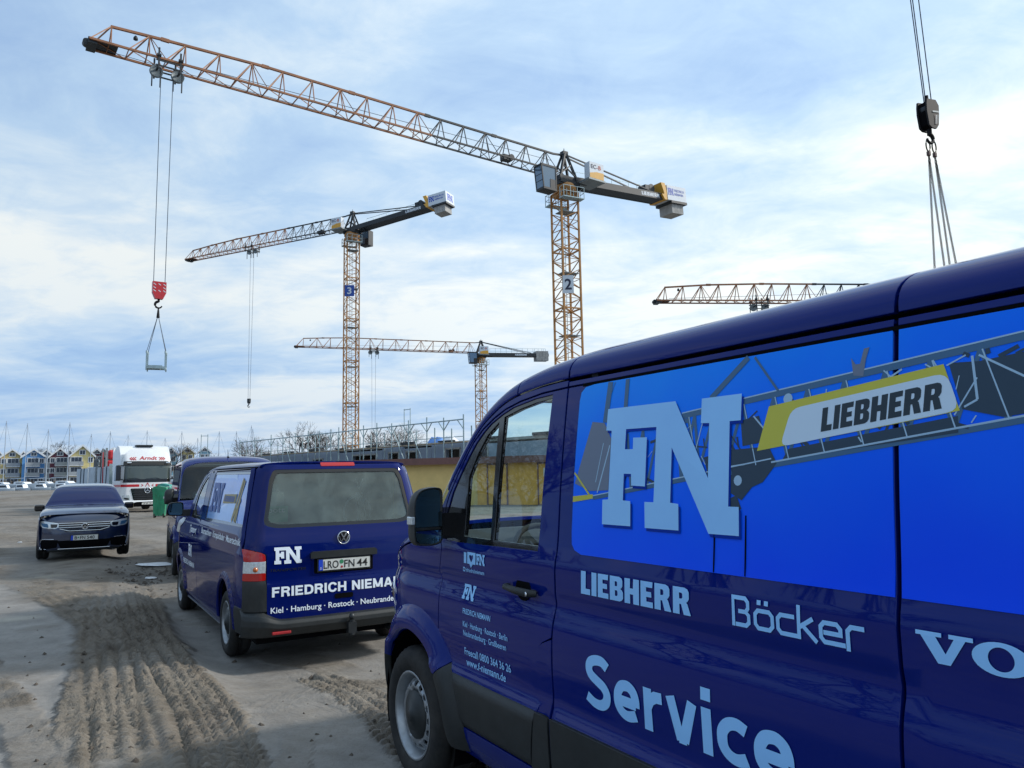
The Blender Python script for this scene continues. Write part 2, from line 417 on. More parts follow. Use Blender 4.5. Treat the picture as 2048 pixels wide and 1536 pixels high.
def block_letters(word):
    """heavy condensed block capitals, unit height; returns polygons and total width"""
    def R(c0): # R with bowl
        return [([(0,0),(0,1),(.48,1),(.60,.95),(.66,.85),(.66,.60),(.60,.50),(.55,.46),(.60,.40),(.72,0),(.44,0),(.34,.38),(.27,.38),(.27,0)], [[(.27,.58),(.27,.80),(.36,.80),(.40,.76),(.40,.62),(.36,.58)]])]
    G = {'L': [([(0,0),(0,1),(.27,1),(.27,.25),(.52,.25),(.52,0)], [])], 'I': [([(0,0),(0,1),(.27,1),(.27,0)], [])],
         'E': [([(0,0),(0,1),(.55,1),(.55,.78),(.27,.78),(.27,.61),(.50,.61),(.50,.40),(.27,.40),(.27,.22),(.56,.22),(.56,0)], [])],
         'B': [([(0,0),(0,1),(.48,1),(.60,.95),(.65,.86),(.65,.64),(.60,.55),(.54,.52),(.62,.47),(.67,.38),(.67,.14),(.61,.05),(.50,0)], [[(.27,.60),(.27,.80),(.36,.80),(.39,.76),(.39,.64),(.36,.60)], [(.27,.20),(.27,.43),(.37,.43),(.40,.38),(.40,.25),(.37,.20)]])],
         'H': [([(0,0),(0,1),(.27,1),(.27,.62),(.42,.62),(.42,1),(.69,1),(.69,0),(.42,0),(.42,.38),(.27,.38),(.27,0)], [])], 'R': R(0)}
    x = 0; out = []
    for ch in word:
        for o, hs in G[ch]: out.append(([(a+x, b) for a, b in o], [[(a+x, b) for a, b in h] for h in hs])); w = max(a for a, b in o)
        x += w+.075
    return out, x-.075
def block_on(name, word, mapf, mat, parent, x0, y0, h, width, shear=0.0, rise=0.0):
    pl, w = block_letters(word); V, Fc = polys2d(pl); V = V*[width/w, h]
    V = np.stack([V[:, 0]+V[:, 1]*shear, V[:, 1]+V[:, 0]*rise], 1)+[x0, y0]
    return flat_on(name, V, Fc, mapf, mat, parent)
# ---------------------------------------------------------------- materials
M = {}
def mat(name, color, rough=.5, metal=0.0, spec=.5, coat=0.0, coat_rough=.03, noise=0.0, nscale=8.0, bump=0.0, bscale=60.0, dirt=None, dirt_amt=0.0, dscale=2.5, dirt_low=None):
    m = bpy.data.materials.new(name); m.use_nodes = True; nt = m.node_tree; p = nt.nodes['Principled BSDF']
    p.inputs['Base Color'].default_value = (*color, 1); p.inputs['Roughness'].default_value = rough; p.inputs['Metallic'].default_value = metal
    p.inputs['Specular IOR Level'].default_value = spec; p.inputs['Coat Weight'].default_value = coat; p.inputs['Coat Roughness'].default_value = coat_rough; p.inputs['Coat IOR'].default_value = 1.38
    tc = nt.nodes.new('ShaderNodeTexCoord'); last = None
    def tex(scale, detail=6, rough_=.6):
        n = nt.nodes.new('ShaderNodeTexNoise'); n.inputs['Scale'].default_value = scale; n.inputs['Detail'].default_value = detail; n.inputs['Roughness'].default_value = rough_
        nt.links.new(tc.outputs['Object'], n.inputs['Vector']); return n.outputs[0]
    def mixn(fac, a, b):
        n = nt.nodes.new('ShaderNodeMix'); n.data_type = 'RGBA'
        for s, v in ((0, fac), (6, a), (7, b)):
            if isinstance(v, (int, float)): n.inputs[s].default_value = v
            elif isinstance(v, tuple): n.inputs[s].default_value = (*v, 1)
            else: nt.links.new(v, n.inputs[s])
        return n.outputs[2]
    def ramp(fac, a, b):
        n = nt.nodes.new('ShaderNodeMapRange'); n.inputs[1].default_value = a; n.inputs[2].default_value = b; nt.links.new(fac, n.inputs[0]); return n.outputs[0]
    if noise:
        last = mixn(ramp(tex(nscale), .3, .7), tuple(c*(1-noise) for c in color), tuple(min(1, c*(1+noise)) for c in color))
    if dirt:
        f = ramp(tex(dscale, 8, .7), .38, .78)
        mm = nt.nodes.new('ShaderNodeMath'); mm.operation = 'MULTIPLY'; nt.links.new(f, mm.inputs[0]); mm.inputs[1].default_value = dirt_amt
        fac = mm.outputs[0]
        if dirt_low:   # road dirt thrown up from below: thicker towards the sill
            sp = nt.nodes.new('ShaderNodeSeparateXYZ'); nt.links.new(tc.outputs['Object'], sp.inputs[0])
            lo = ramp(sp.outputs[2], dirt_low[1], dirt_low[0]); m2 = nt.nodes.new('ShaderNodeMath'); m2.operation = 'MULTIPLY_ADD'
            m3 = nt.nodes.new('ShaderNodeMath'); m3.operation = 'MULTIPLY'; nt.links.new(lo, m3.inputs[0]); nt.links.new(ramp(tex(dscale*3, 8, .7), .2, .8), m3.inputs[1])
            nt.links.new(m3.outputs[0], m2.inputs[0]); m2.inputs[1].default_value = dirt_low[2]; nt.links.new(fac, m2.inputs[2]); fac = m2.outputs[0]
        last = mixn(fac, last if last else tuple(color), dirt)
        rr = nt.nodes.new('ShaderNodeMapRange'); nt.links.new(fac, rr.inputs[0]); rr.inputs[1].default_value = 0; rr.inputs[2].default_value = .6; rr.inputs[3].default_value = rough; rr.inputs[4].default_value = .8
        nt.links.new(rr.outputs[0], p.inputs['Roughness'])
        if coat:
            rc = nt.nodes.new('ShaderNodeMapRange'); nt.links.new(fac, rc.inputs[0]); rc.inputs[1].default_value = 0; rc.inputs[2].default_value = .45; rc.inputs[3].default_value = coat_rough; rc.inputs[4].default_value = .35
            nt.links.new(rc.outputs[0], p.inputs['Coat Roughness'])
    if last: nt.links.new(last, p.inputs['Base Color'])
    if bump:
        b = nt.nodes.new('ShaderNodeBump'); b.inputs['Strength'].default_value = bump; b.inputs['Distance'].default_value = .01
        nt.links.new(tex(bscale, 4), b.inputs['Height']); nt.links.new(b.outputs[0], p.inputs['Normal'])
    M[name] = m; return m
mat('navy_paint', (.0, .010, .15), .36, 0, .0, .85, .02, dirt=(.10, .095, .085), dirt_amt=.012, dscale=3.0, dirt_low=(.25, .8, .05), bump=.035, bscale=2.2)
mat('navy_paint_dusty', (.0, .007, .105), .36, 0, .0, .8, .035, dirt=(.16, .145, .125), dirt_amt=.03, dscale=2.2, dirt_low=(.2, .9, .05))
mat('suv_paint', (.006, .018, .06), .28, .35, .5, 1.0, .02, dirt=(.10, .09, .08), dirt_amt=.06)
mat('black_plastic', (.012, .016, .018), .48, 0, .45, noise=.2, nscale=30, bump=.08, bscale=300, dirt=(.12, .11, .10), dirt_amt=.14)
mat('gloss_black', (.004, .004, .005), .12, 0, .5, .6)
mat('gap_black', (.002, .002, .003), .9, 0, .1)
mat('rubber', (.012, .013, .014), .75, 0, .3, noise=.3, nscale=20, bump=.2, bscale=90, dirt=(.13, .115, .10), dirt_amt=.30, dscale=6)
mat('steel_rim', (.34, .37, .40), .38, .75, .5, noise=.15, nscale=12, dirt=(.16, .14, .12), dirt_amt=.35, dscale=7)
mat('chrome', (.75, .77, .80), .12, 1.0)
mat('dark_metal', (.035, .04, .045), .45, .6, noise=.3, nscale=9)
mat('vinyl_white', (.78, .86, .95), .42, 0, .4, noise=.04, nscale=5)
mat('vinyl_white_skylit', (.28, .58, 1.0), .42, 0, .3, noise=.04, nscale=5); mat('suv_glass', (.002, .006, .045), .02, 0, .5, 0, .01)  # near van's white vinyl: blue skylight tint painted into its colour
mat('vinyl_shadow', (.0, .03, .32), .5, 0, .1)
mat('print_blue', (.004, .11, .80), .32, 0, .12, .12, .08)
mat('print_steel', (.035, .12, .24), .4); mat('print_steel_light', (.32, .50, .68), .4); mat('print_dark', (.008, .035, .07), .4)
mat('print_grey', (.13, .17, .25), .4); mat('print_yellow', (.52, .50, .05), .4); mat('print_white', (.55, .70, .85), .4); mat('print_black', (.005, .02, .035), .4)
mat('plate_white', (.62, .63, .60), .4, noise=.08, nscale=20); mat('plate_black', (.01, .01, .01), .5); mat('plate_blue', (.01, .06, .55), .4); mat('seal_green', (.03, .22, .10), .5)
mat('lens_red', (.42, .008, .006), .15, 0, .5, 1.0); mat('lens_clear', (.62, .68, .72), .12, .3, .5, 1.0, noise=.25, nscale=60); mat('lens_amber', (.5, .12, .02), .2, 0, .5, 1.0)
mat('mirror', (.10, .20, .30), .03, 1.0); mat('interior', (.030, .034, .038), .8, noise=.2, nscale=10); mat('headliner', (.24, .28, .29), .85)
mat('white_paint', (.72, .75, .78), .35, 0, .5, .6, .05, dirt=(.2, .18, .16), dirt_amt=.18); mat('red_paint', (.45, .012, .018), .4, 0, .5, .3); mat('red_dark', (.36, .015, .02), .5, noise=.15)
mat('green_plastic', (.012, .24, .12), .5, noise=.25, nscale=3, dirt=(.2, .2, .18), dirt_amt=.25); mat('teal_plastic', (.05, .30, .26), .5, noise=.2, nscale=3)
mat('concrete_panel', (.46, .54, .62), .8, noise=.12, nscale=1.5, bump=.1, bscale=20, dirt=(.22, .22, .22), dirt_amt=.3, dscale=.8)
mat('concrete_wall', (.25, .31, .40), .85, noise=.12, nscale=.7, bump=.1, bscale=10, dirt=(.17, .19, .23), dirt_amt=.4, dscale=.35)
mat('concrete_grey', (.33, .33, .32), .85, noise=.2, nscale=2, bump=.15, bscale=15)
mat('crane_orange', (.40, .185, .045), .6, noise=.30, nscale=1.2, dirt=(.16, .10, .07), dirt_amt=.35, dscale=1.5)
mat('jib_orange', (.30, .13, .06), .6, noise=.30, nscale=1.0, dirt=(.12, .07, .05), dirt_amt=.35, dscale=1.2)
mat('crane_black', (.018, .022, .026), .55, noise=.3, nscale=1.0); mat('crane_grey', (.20, .235, .25), .5, .3, noise=.15, nscale=2); mat('galvanised', (.34, .43, .45), .45, .55, noise=.2, nscale=3)
mat('crane_white', (.56, .62, .68), .5, noise=.05, nscale=1); mat('crane_yellow', (.62, .33, .04), .5, noise=.08, nscale=1.5); mat('sign_blue', (.01, .06, .42), .5); mat('sign_dark', (.012, .016, .05), .5); mat('sign_orange', (.5, .10, .05), .5); mat('banner_blue', (.02, .07, .32), .7, noise=.15, nscale=2)
mat('cab_glass', (.12, .19, .27), .06, .2, .5, 1.0); mat('rope', (.06, .085, .12), .6, .3)
mat('yellow_render', (.74, .54, .21), .9, noise=.08, nscale=1.5, bump=.2, bscale=60); mat('orange_wood', (.75, .40, .08), .7, noise=.15, nscale=4); mat('brown_fascia', (.16, .075, .065), .6, noise=.15, nscale=4); mat('roof_felt', (.10, .08, .08), .9)
mat('tree_bark', (.075, .062, .052), .9, noise=.3, nscale=6); mat('bush_brown', (.13, .10, .075), .9, noise=.3, nscale=.3); mat('conifer', (.025, .04, .025), .9, noise=.4, nscale=.5)
mat('roof_dark', (.035, .035, .045), .7, noise=.25, nscale=.8); mat('trim_white', (.72, .75, .78), .6); mat('window_dark', (.03, .04, .06), .15, 0, .5, .5); mat('roof_grey', (.16, .17, .19), .7, noise=.25, nscale=.5)
mat('house_yellow', (.55, .44, .20), .8, noise=.06, nscale=.4); mat('house_blue', (.10, .29, .60), .8, noise=.06, nscale=.4); mat('house_red', (.105, .025, .045), .8, noise=.1, nscale=.4); mat('house_cream', (.64, .55, .26), .8, noise=.06, nscale=.4); mat('house_teal', (.22, .40, .52), .8, noise=.06, nscale=.4); mat('house_grey', (.32, .35, .38), .8, noise=.06, nscale=.4)
mat('boat_white', (.72, .76, .80), .4, noise=.05, nscale=1); mat('boat_dark', (.05, .06, .08), .4); mat('mast_alu', (.42, .47, .53), .4, .6)
mat('cloth_black', (.012, .012, .016), .85); mat('cloth_white', (.7, .72, .72), .8); mat('skin', (.45, .25, .17), .6); mat('blue_sheet', (.10, .25, .60), .6); mat('snow_white', (.75, .77, .80), .8)
mat('timber', (.38, .30, .20), .8, noise=.2, nscale=3); mat('water', (.06, .09, .12), .08); mat('hook_black', (.006, .006, .008), .6, 0, .2, noise=.3, nscale=6); mat('hook_rust', (.10, .055, .045), .6, noise=.3, nscale=10)
mat('litter_white', (.70, .72, .74), .7, noise=.1, nscale=20); mat('clod', (.075, .062, .05), .95, noise=.3, nscale=30, bump=.4, bscale=60)
mat('print_navy_logo', (.02, .07, .30), .4); mat('print_gold', (.36, .30, .14), .5); mat('sticker_teal', (.25, .55, .50), .5)
mat('print_blue_pale', (.10, .24, .72), .15, 0, .4, .4, .05, noise=.2, nscale=2); mat('print_sky', (.24, .45, .88), .15, 0, .4, .4, .05, noise=.15, nscale=3)
mat('truck_glass', (.07, .09, .085), .04, 0, .5, .6, .02)
mat('rack_green', (.03, .25, .13), .6); mat('shelf_grey', (.16, .19, .18), .7); mat('bulkhead', (.075, .10, .10), .6, noise=.5, nscale=2.5, dirt=(.14, .17, .15), dirt_amt=.5, dscale=2)

def glass(name, tint, fres=1.5, haze=0.0, hazec=(.3, .36, .34), hz_scale=3.0):
    """thin sheet glass: clear transmission plus Fresnel mirror, optional film of dirt"""
    m = bpy.data.materials.new(name); m.use_nodes = True; nt = m.node_tree; nt.nodes.clear()
    o = nt.nodes.new('ShaderNodeOutputMaterial'); mx = nt.nodes.new('ShaderNodeMixShader'); lw = nt.nodes.new('ShaderNodeLayerWeight'); lw.inputs[0].default_value = .5; pw_ = nt.nodes.new('ShaderNodeMath'); pw_.operation = 'POWER'; nt.links.new(lw.outputs['Facing'], pw_.inputs[0]); pw_.inputs[1].default_value = 5.0; f0 = ((fres-1)/(fres+1))**2; fr = nt.nodes.new('ShaderNodeMath'); fr.operation = 'MULTIPLY_ADD'; nt.links.new(pw_.outputs[0], fr.inputs[0]); fr.inputs[1].default_value = 1-f0; fr.inputs[2].default_value = f0
    tr = nt.nodes.new('ShaderNodeBsdfTransparent'); tr.inputs[0].default_value = (*tint, 1)
    gl = nt.nodes.new('ShaderNodeBsdfGlossy'); gl.inputs['Roughness'].default_value = .01; gl.inputs[0].default_value = (1, 1, 1, 1)
    src = tr.outputs[0]
    if haze:
        df = nt.nodes.new('ShaderNodeBsdfDiffuse'); df.inputs[0].default_value = (*hazec, 1)
        tc = nt.nodes.new('ShaderNodeTexCoord'); nz = nt.nodes.new('ShaderNodeTexNoise'); nz.inputs['Scale'].default_value = hz_scale; nz.inputs['Detail'].default_value = 8; nz.inputs['Roughness'].default_value = .62; nz.inputs['Distortion'].default_value = 1.2
        nt.links.new(tc.outputs['Object'], nz.inputs['Vector']); mr = nt.nodes.new('ShaderNodeMapRange'); nt.links.new(nz.outputs[0], mr.inputs[0])
        mr.inputs[1].default_value = .3; mr.inputs[2].default_value = .75; mr.inputs[3].default_value = haze*.35; mr.inputs[4].default_value = haze
        m2 = nt.nodes.new('ShaderNodeMixShader'); nt.links.new(mr.outputs[0], m2.inputs[0]); nt.links.new(tr.outputs[0], m2.inputs[1]); nt.links.new(df.outputs[0], m2.inputs[2]); src = m2.outputs[0]
    nt.links.new(fr.outputs[0], mx.inputs[0]); nt.links.new(src, mx.inputs[1]); nt.links.new(gl.outputs[0], mx.inputs[2]); nt.links.new(mx.outputs[0], o.inputs[0])
    M[name] = m; return m
glass('glass_clear', (.80, .92, .90)); glass('glass_side', (.86, .95, .94), 1.6); glass('glass_dirty', (.40, .50, .48), 1.55, .40, (.26, .34, .32)); glass('glass_dark', (.06, .09, .12), 1.6); glass('lens_glass', (.9, .95, 1), 1.45)
glass('glass_print', (.25, .4, .8), 1.75)

# the printed film on the van: its blue runs from lighter (front, top) to deep (rear, bottom)
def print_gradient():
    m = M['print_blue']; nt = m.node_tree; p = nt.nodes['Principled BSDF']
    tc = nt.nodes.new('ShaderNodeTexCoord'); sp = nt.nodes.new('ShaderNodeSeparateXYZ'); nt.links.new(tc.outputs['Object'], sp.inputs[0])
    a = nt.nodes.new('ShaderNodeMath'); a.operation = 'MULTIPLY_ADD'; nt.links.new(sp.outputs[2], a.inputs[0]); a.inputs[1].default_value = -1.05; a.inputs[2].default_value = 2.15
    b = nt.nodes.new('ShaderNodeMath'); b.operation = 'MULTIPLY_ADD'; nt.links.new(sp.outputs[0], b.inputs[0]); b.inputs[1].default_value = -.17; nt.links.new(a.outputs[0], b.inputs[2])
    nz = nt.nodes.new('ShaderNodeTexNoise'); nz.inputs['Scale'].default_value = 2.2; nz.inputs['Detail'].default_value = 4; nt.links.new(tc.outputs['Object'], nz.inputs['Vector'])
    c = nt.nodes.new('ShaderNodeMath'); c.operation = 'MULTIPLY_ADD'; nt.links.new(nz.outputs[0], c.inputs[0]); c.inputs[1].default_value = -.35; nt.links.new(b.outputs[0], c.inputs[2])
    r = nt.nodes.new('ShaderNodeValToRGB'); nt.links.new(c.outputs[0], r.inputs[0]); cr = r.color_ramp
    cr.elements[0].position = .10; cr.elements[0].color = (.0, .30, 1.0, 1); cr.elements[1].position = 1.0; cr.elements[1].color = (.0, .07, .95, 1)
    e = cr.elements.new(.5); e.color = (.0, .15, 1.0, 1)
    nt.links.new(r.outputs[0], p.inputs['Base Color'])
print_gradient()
M['suv_glass'].node_tree.nodes['Principled BSDF'].inputs['Specular Tint'].default_value = (.16, .26, .85, 1)
M['suv_paint'].node_tree.nodes['Principled BSDF'].inputs['Coat IOR'].default_value = 1.7
# ---------------------------------------------------------------- ground with tyre tracks
VAN_A = rad(31.6); VU = np.array([-math.sin(VAN_A), math.cos(VAN_A)]); VN = np.array([-math.cos(VAN_A), -math.sin(VAN_A)])
CR_O = np.array([0.2816, 4.7617])            # front axle of the near van
def ground_z(x, y):
    x = np.asarray(x, float); y = np.asarray(y, float)
    L = (x-CR_O[0])*VN[0]+(y-CR_O[1])*VN[1]
    q = sstep(1.15, 1.7, L); g = -(.16*(1-q)+.07*q*sstep(10, 14, y))*sstep(5.2, 7.4, y)*(1-sstep(19, 28, y))
    r = np.hypot(x+60, (y-88)*1.0)
    g = g+.75*sstep(46, 8, np.hypot((x+62)*.55, (y-84)*1.5))                # spoil bank in front of the marina
    return g
def vnoise(x, y, s, seed):
    """cheap smooth value noise"""
    r = np.random.RandomState(seed).rand(256, 256); u = x/s; v = y/s; i = np.floor(u).astype(int); j = np.floor(v).astype(int); fu = u-i; fv = v-j
    fu = fu*fu*(3-2*fu); fv = fv*fv*(3-2*fv); g = lambda a, b: r[a % 256, b % 256]
    return (g(i, j)*(1-fu)+g(i+1, j)*fu)*(1-fv)+(g(i, j+1)*(1-fu)+g(i+1, j+1)*fu)*fv
def fbm(x, y, s, seed, o=4):
    return sum(vnoise(x, y, s/2**k, seed+k)*.5**k for k in range(o))/sum(.5**k for k in range(o))
def axis_lines(lo, hi, step, far_lo, far_hi, growth=1.038):
    mid = list(np.arange(lo, hi+step, step)); a = mid[-1]; d = step
    while a < far_hi: d *= growth; a += d; mid.append(a)
    b = lo; d = step; pre = []
    while b > far_lo: d *= growth; b -= d; pre.append(b)
    return np.array(pre[::-1]+mid)
gxs = axis_lines(-5.6, .35, .022, -900, 900); gys = axis_lines(2.9, 11.2, .024, -200, 1500)
GX, GY = np.meshgrid(gxs, gys, indexing='ij'); sh = GX.shape; X = GX.ravel(); Y = GY.ravel()
Z = ground_z(X, Y); mud = np.zeros(len(X)); wet = np.zeros(len(X))
near = (X > -14) & (X < 4) & (Y > 2) & (Y < 26)
fade = (1-sstep(11, 16, Y))*(1-sstep(5.8, 8.5, np.abs(X+2.6)))
Z = Z+(fbm(X, Y, 2.2, 11)-.5)*.045*sstep(1.5, 6, np.hypot(X, Y))+(fbm(X, Y, .35, 21)-.5)*.012*fade
def track(pix, width, depth=.02, lug=.10, kind='block', strength=1.0, ribs=4):
    global Z, mud
    P = np.array([(lambda p: (p.x, p.y))(onz(a, b, 0)) for a, b in pix])
    # resample smoothly
    t = np.linspace(0, len(P)-1, 40); k = np.arange(len(P)); P = np.stack([curve1(list(zip(k, P[:, c])))(t) for c in (0, 1)], 1)
    m = near & (X > P[:, 0].min()-width) & (X < P[:, 0].max()+width) & (Y > P[:, 1].min()-width) & (Y < P[:, 1].max()+width); I = np.where(m)[0]
    q = np.stack([X[I], Y[I]], 1); best = np.full(len(I), 1e9); lat = np.zeros(len(I)); lon = np.zeros(len(I)); acc = 0
    for a, b in zip(P[:-1], P[1:]):
        d = b-a; L = np.linalg.norm(d)
        if L < 1e-6: continue
        d = d/L; r = q-a; s = np.clip(r@d, 0, L); e = r-s[:, None]*d; dist = np.linalg.norm(e, axis=1); c = r[:, 0]*d[1]-r[:, 1]*d[0]
        u = dist < best; best[u] = dist[u]; lat[u] = c[u]; lon[u] = acc+s[u]; acc += L
    w = width/2*(1+.10*(fbm(X[I], Y[I], .5, 31)-.5)); inside = 1-sstep(w*.80, w*1.12, best+(fbm(X[I], Y[I], .16, 37)-.5)*.10)
    n = fbm(X[I], Y[I], .6, 41); keep = sstep(.22, .5, n*strength+(strength-.5)*.5)
    la = lat/width
    if kind == 'block':
        row = np.sign(la)*.5; ph = (lon/lug+row*np.abs(la)*1.2+(np.floor(la*4) % 2)*.5)
        h = np.abs((ph % 1)-.5)*2; pat = sstep(.35, .6, h)*sstep(.04, .12, np.abs(((la*ribs+.5) % 1)-.5))
    elif kind == 'rib':
        pat = sstep(.12, .25, np.abs(((la*ribs*2+.5) % 1)-.5))*(.6+.4*sstep(.3, .6, np.abs(((lon/lug) % 1)-.5)*2))
    else:
        pat = fbm(X[I], Y[I], .12, 51)
    berm = np.exp(-((best-w*1.02)/(.05))**2)*.010
    Z[I] += inside*keep*(pat-.62)*depth+berm*keep*fade[I]
    mud[I] = np.maximum(mud[I], inside*(.45+.55*keep))
track([(350, 1600), (318, 1480), (285, 1390), (262, 1310), (250, 1245), (245, 1190), (246, 1150), (262, 1118), (290, 1090)], 1.02, .026, .085, 'rib', .85, 4)
track([(470, 1640), (448, 1536), (410, 1430), (352, 1345), (300, 1275), (262, 1215)], .50, .044, .105, 'block', 1.0, 3)
track([(250, 1640), (236, 1500), (232, 1400), (238, 1300)], .42, .038, .10, 'block', .8, 3)
track([(300, 1290), (225, 1245), (150, 1203), (70, 1165), (0, 1140), (-90, 1118)], .80, .030, .09, 'rib', .9, 3)
track([(262, 1240), (258, 1200), (252, 1165), (250, 1140)], .95, .030, .12, 'rib', 1.0, 4)
track([(900, 1560), (830, 1480), (762, 1415), (700, 1365), (640, 1330)], .42, .044, .10, 'block', .9, 3)
track([(820, 1420), (740, 1350), (660, 1300), (560, 1280)], .5, .020, .10, 'rib', .55, 4)
track([(120, 1640), (60, 1480), (-40, 1330), (-160, 1240)], .30, .018, .07, 'block', .55, 3)
track([(560, 1640), (590, 1500), (600, 1400), (585, 1330)], .24, .014, .06, 'rib', .5, 4)
track([(160, 1640), (150, 1450), (180, 1300), (205, 1215)], .26, .016, .07, 'block', .6, 3)
track([(60, 1085), (-60, 1062), (-200, 1050)], 1.1, .05, .2, 'x', .9); track([(420, 1060), (330, 1050), (260, 1036)], 1.2, .05, .2, 'x', .9)
# loose mud: far part of the yard, mess in front of the parked vans, scuffs
far = sstep(11.0, 15.5, Y+(fbm(X, Y, 3, 61)-.5)*7)
mud = np.maximum(mud, far*(.55+.45*fbm(X, Y, 4, 71)))
blob = sstep(1.5, .4, np.hypot((X+6.2)*.8, Y-11.6))
mud = np.maximum(mud, blob); Z += blob*(fbm(X, Y, .25, 81)-.45)*.10*near
mud = np.maximum(mud, .42*sstep(.60, .74, fbm(X, Y, 1.1, 91))); mud = np.maximum(mud, .5*sstep(2.2, .6, np.hypot((X+1.2)*.7, Y-6.2)))
ruts = far*near
Z += far*(fbm(X, Y, 1.0, 101)-.5)*.09*(1-sstep(26, 60, Y))
arcs = np.hypot(X+34, Y-2.0); rutp = .5+.5*np.sin(arcs*2*math.pi/1.9+2.5*fbm(X, Y, 6, 121))
Z += far*(rutp-.5)*.045*(1-sstep(30, 70, Y)); mud = np.where(far > .05, np.clip(mud*(.55+.6*rutp*fbm(X, Y, 5, 131)*1.6), 0, 1), mud)
wet = sstep(.55, .72, fbm(X, Y, 1.7, 111))*mud*.6
keepz = np.hypot(X, Y) > 400; Z[keepz] = np.minimum(Z[keepz], 0)
nx, ny = sh; idx = np.arange(nx*ny).reshape(nx, ny)
quads = np.stack([idx[:-1, :-1], idx[1:, :-1], idx[1:, 1:], idx[:-1, 1:]], -1).reshape(-1, 4)
me = bpy.data.meshes.new('ground'); me.vertices.add(len(X)); me.vertices.foreach_set('co', np.stack([X, Y, Z], 1).ravel())
me.loops.add(len(quads)*4); me.loops.foreach_set('vertex_index', quads.ravel()); me.polygons.add(len(quads))
me.polygons.foreach_set('loop_start', np.arange(0, len(quads)*4, 4)); me.polygons.foreach_set('loop_total', np.full(len(quads), 4))
me.polygons.foreach_set('use_smooth', np.ones(len(quads), bool)); me.update(calc_edges=True)
for nm, arr in (('mud', mud), ('wet', wet)):
    at_ = me.attributes.new(nm, 'FLOAT', 'POINT'); at_.data.foreach_set('value', arr.astype(np.float32))
gm_ = bpy.data.materials.new('yard_ground'); gm_.use_nodes = True; nt = gm_.node_tree; N_ = nt.nodes; L_ = nt.links; pb = N_['Principled BSDF']
def gn(t, **k):
    n = N_.new(t)
    for a, b in k.items(): setattr(n, a, b)
    return n
gtc = gn('ShaderNodeTexCoord')
def gnoise(s, d=8, r=.6, dist=0):
    n = gn('ShaderNodeTexNoise'); n.inputs['Scale'].default_value = s; n.inputs['Detail'].default_value = d; n.inputs['Roughness'].default_value = r; n.inputs['Distortion'].default_value = dist; L_.new(gtc.outputs['Object'], n.inputs['Vector']); return n.outputs[0]
def gmr(v, a, b, c=0., d=1.):
    n = gn('ShaderNodeMapRange'); L_.new(v, n.inputs[0])
    for i, q in enumerate((a, b, c, d)): n.inputs[i+1].default_value = q
    return n.outputs[0]
def gmix(f, a, b):
    n = gn('ShaderNodeMix', data_type='RGBA')
    for s_, v in ((0, f), (6, a), (7, b)):
        if isinstance(v, (int, float)): n.inputs[s_].default_value = v
        elif isinstance(v, tuple): n.inputs[s_].default_value = (*v, 1)
        else: L_.new(v, n.inputs[s_])
    return n.outputs[2]
def gma(op, a, b):
    n = gn('ShaderNodeMath', operation=op)
    for i, v in enumerate((a, b)):
        if isinstance(v, (int, float)): n.inputs[i].default_value = v
        else: L_.new(v, n.inputs[i])
    return n.outputs[0]
am = gn('ShaderNodeAttribute', attribute_name='mud'); aw = gn('ShaderNodeAttribute', attribute_name='wet')
conc = gmix(gmr(gnoise(2.2, 9, .65), .3, .72), (.165, .158, .148), (.275, .263, .245))
conc = gmix(gmr(gnoise(42, 6, .75), .52, .70, 0, .55), conc, (.095, .088, .08))                      # grit and stains
conc = gmix(gmr(gnoise(9, 8, .7, .8), .58, .72, 0, .6), conc, (.12, .105, .09))
mudc = gmix(gmr(gnoise(3.5, 9, .65), .3, .7), (.080, .068, .054), (.165, .142, .115))
mudc = gmix(gmr(gnoise(28, 8, .7), .5, .72, 0, .5), mudc, (.19, .165, .135))
mudc = gmix(gmr(gnoise(.55, 7, .65, 1.0), .42, .66, 0, .65), mudc, (.21, .19, .16))
mudc = gmix(gmr(gnoise(1.1, 6, .6, .5), .56, .70, 0, .6), mudc, (.055, .046, .038))
edge_ = gma('ADD', am.outputs['Fac'], gma('MULTIPLY', gma('SUBTRACT', gnoise(9, 9, .75), .5), 1.1))
gcol = gmix(gmr(edge_, .12, .85), conc, mudc)
L_.new(gcol, pb.inputs['Base Color'])
L_.new(gmr(aw.outputs['Fac'], 0, .6, .92, .52), pb.inputs['Roughness']); pb.inputs['Specular IOR Level'].default_value = .35
bp = gn('ShaderNodeBump'); bp.inputs['Strength'].default_value = .55; bp.inputs['Distance'].default_value = .012
L_.new(gma('ADD', gnoise(38, 8, .75), gma('MULTIPLY', gnoise(160, 4, .7), .35)), bp.inputs['Height']); bp2 = gn('ShaderNodeBump'); bp2.inputs['Strength'].default_value = .8; bp2.inputs['Distance'].default_value = .16
L_.new(gma('MULTIPLY', gmr(gma('ADD', gnoise(1.3, 7, .62, .6), gma('MULTIPLY', gnoise(.45, 5, .6), .8)), .5, 1.3), am.outputs['Fac']), bp2.inputs['Height']); L_.new(bp2.outputs[0], bp.inputs['Normal']); L_.new(bp.outputs[0], pb.inputs['Normal'])
me.materials.append(gm_)
ground = link(bpy.data.objects.new('ground', me)); ground['kind'] = 'structure'
def gz(x, y): return float(ground_z(np.array([x]), np.array([y]))[0])
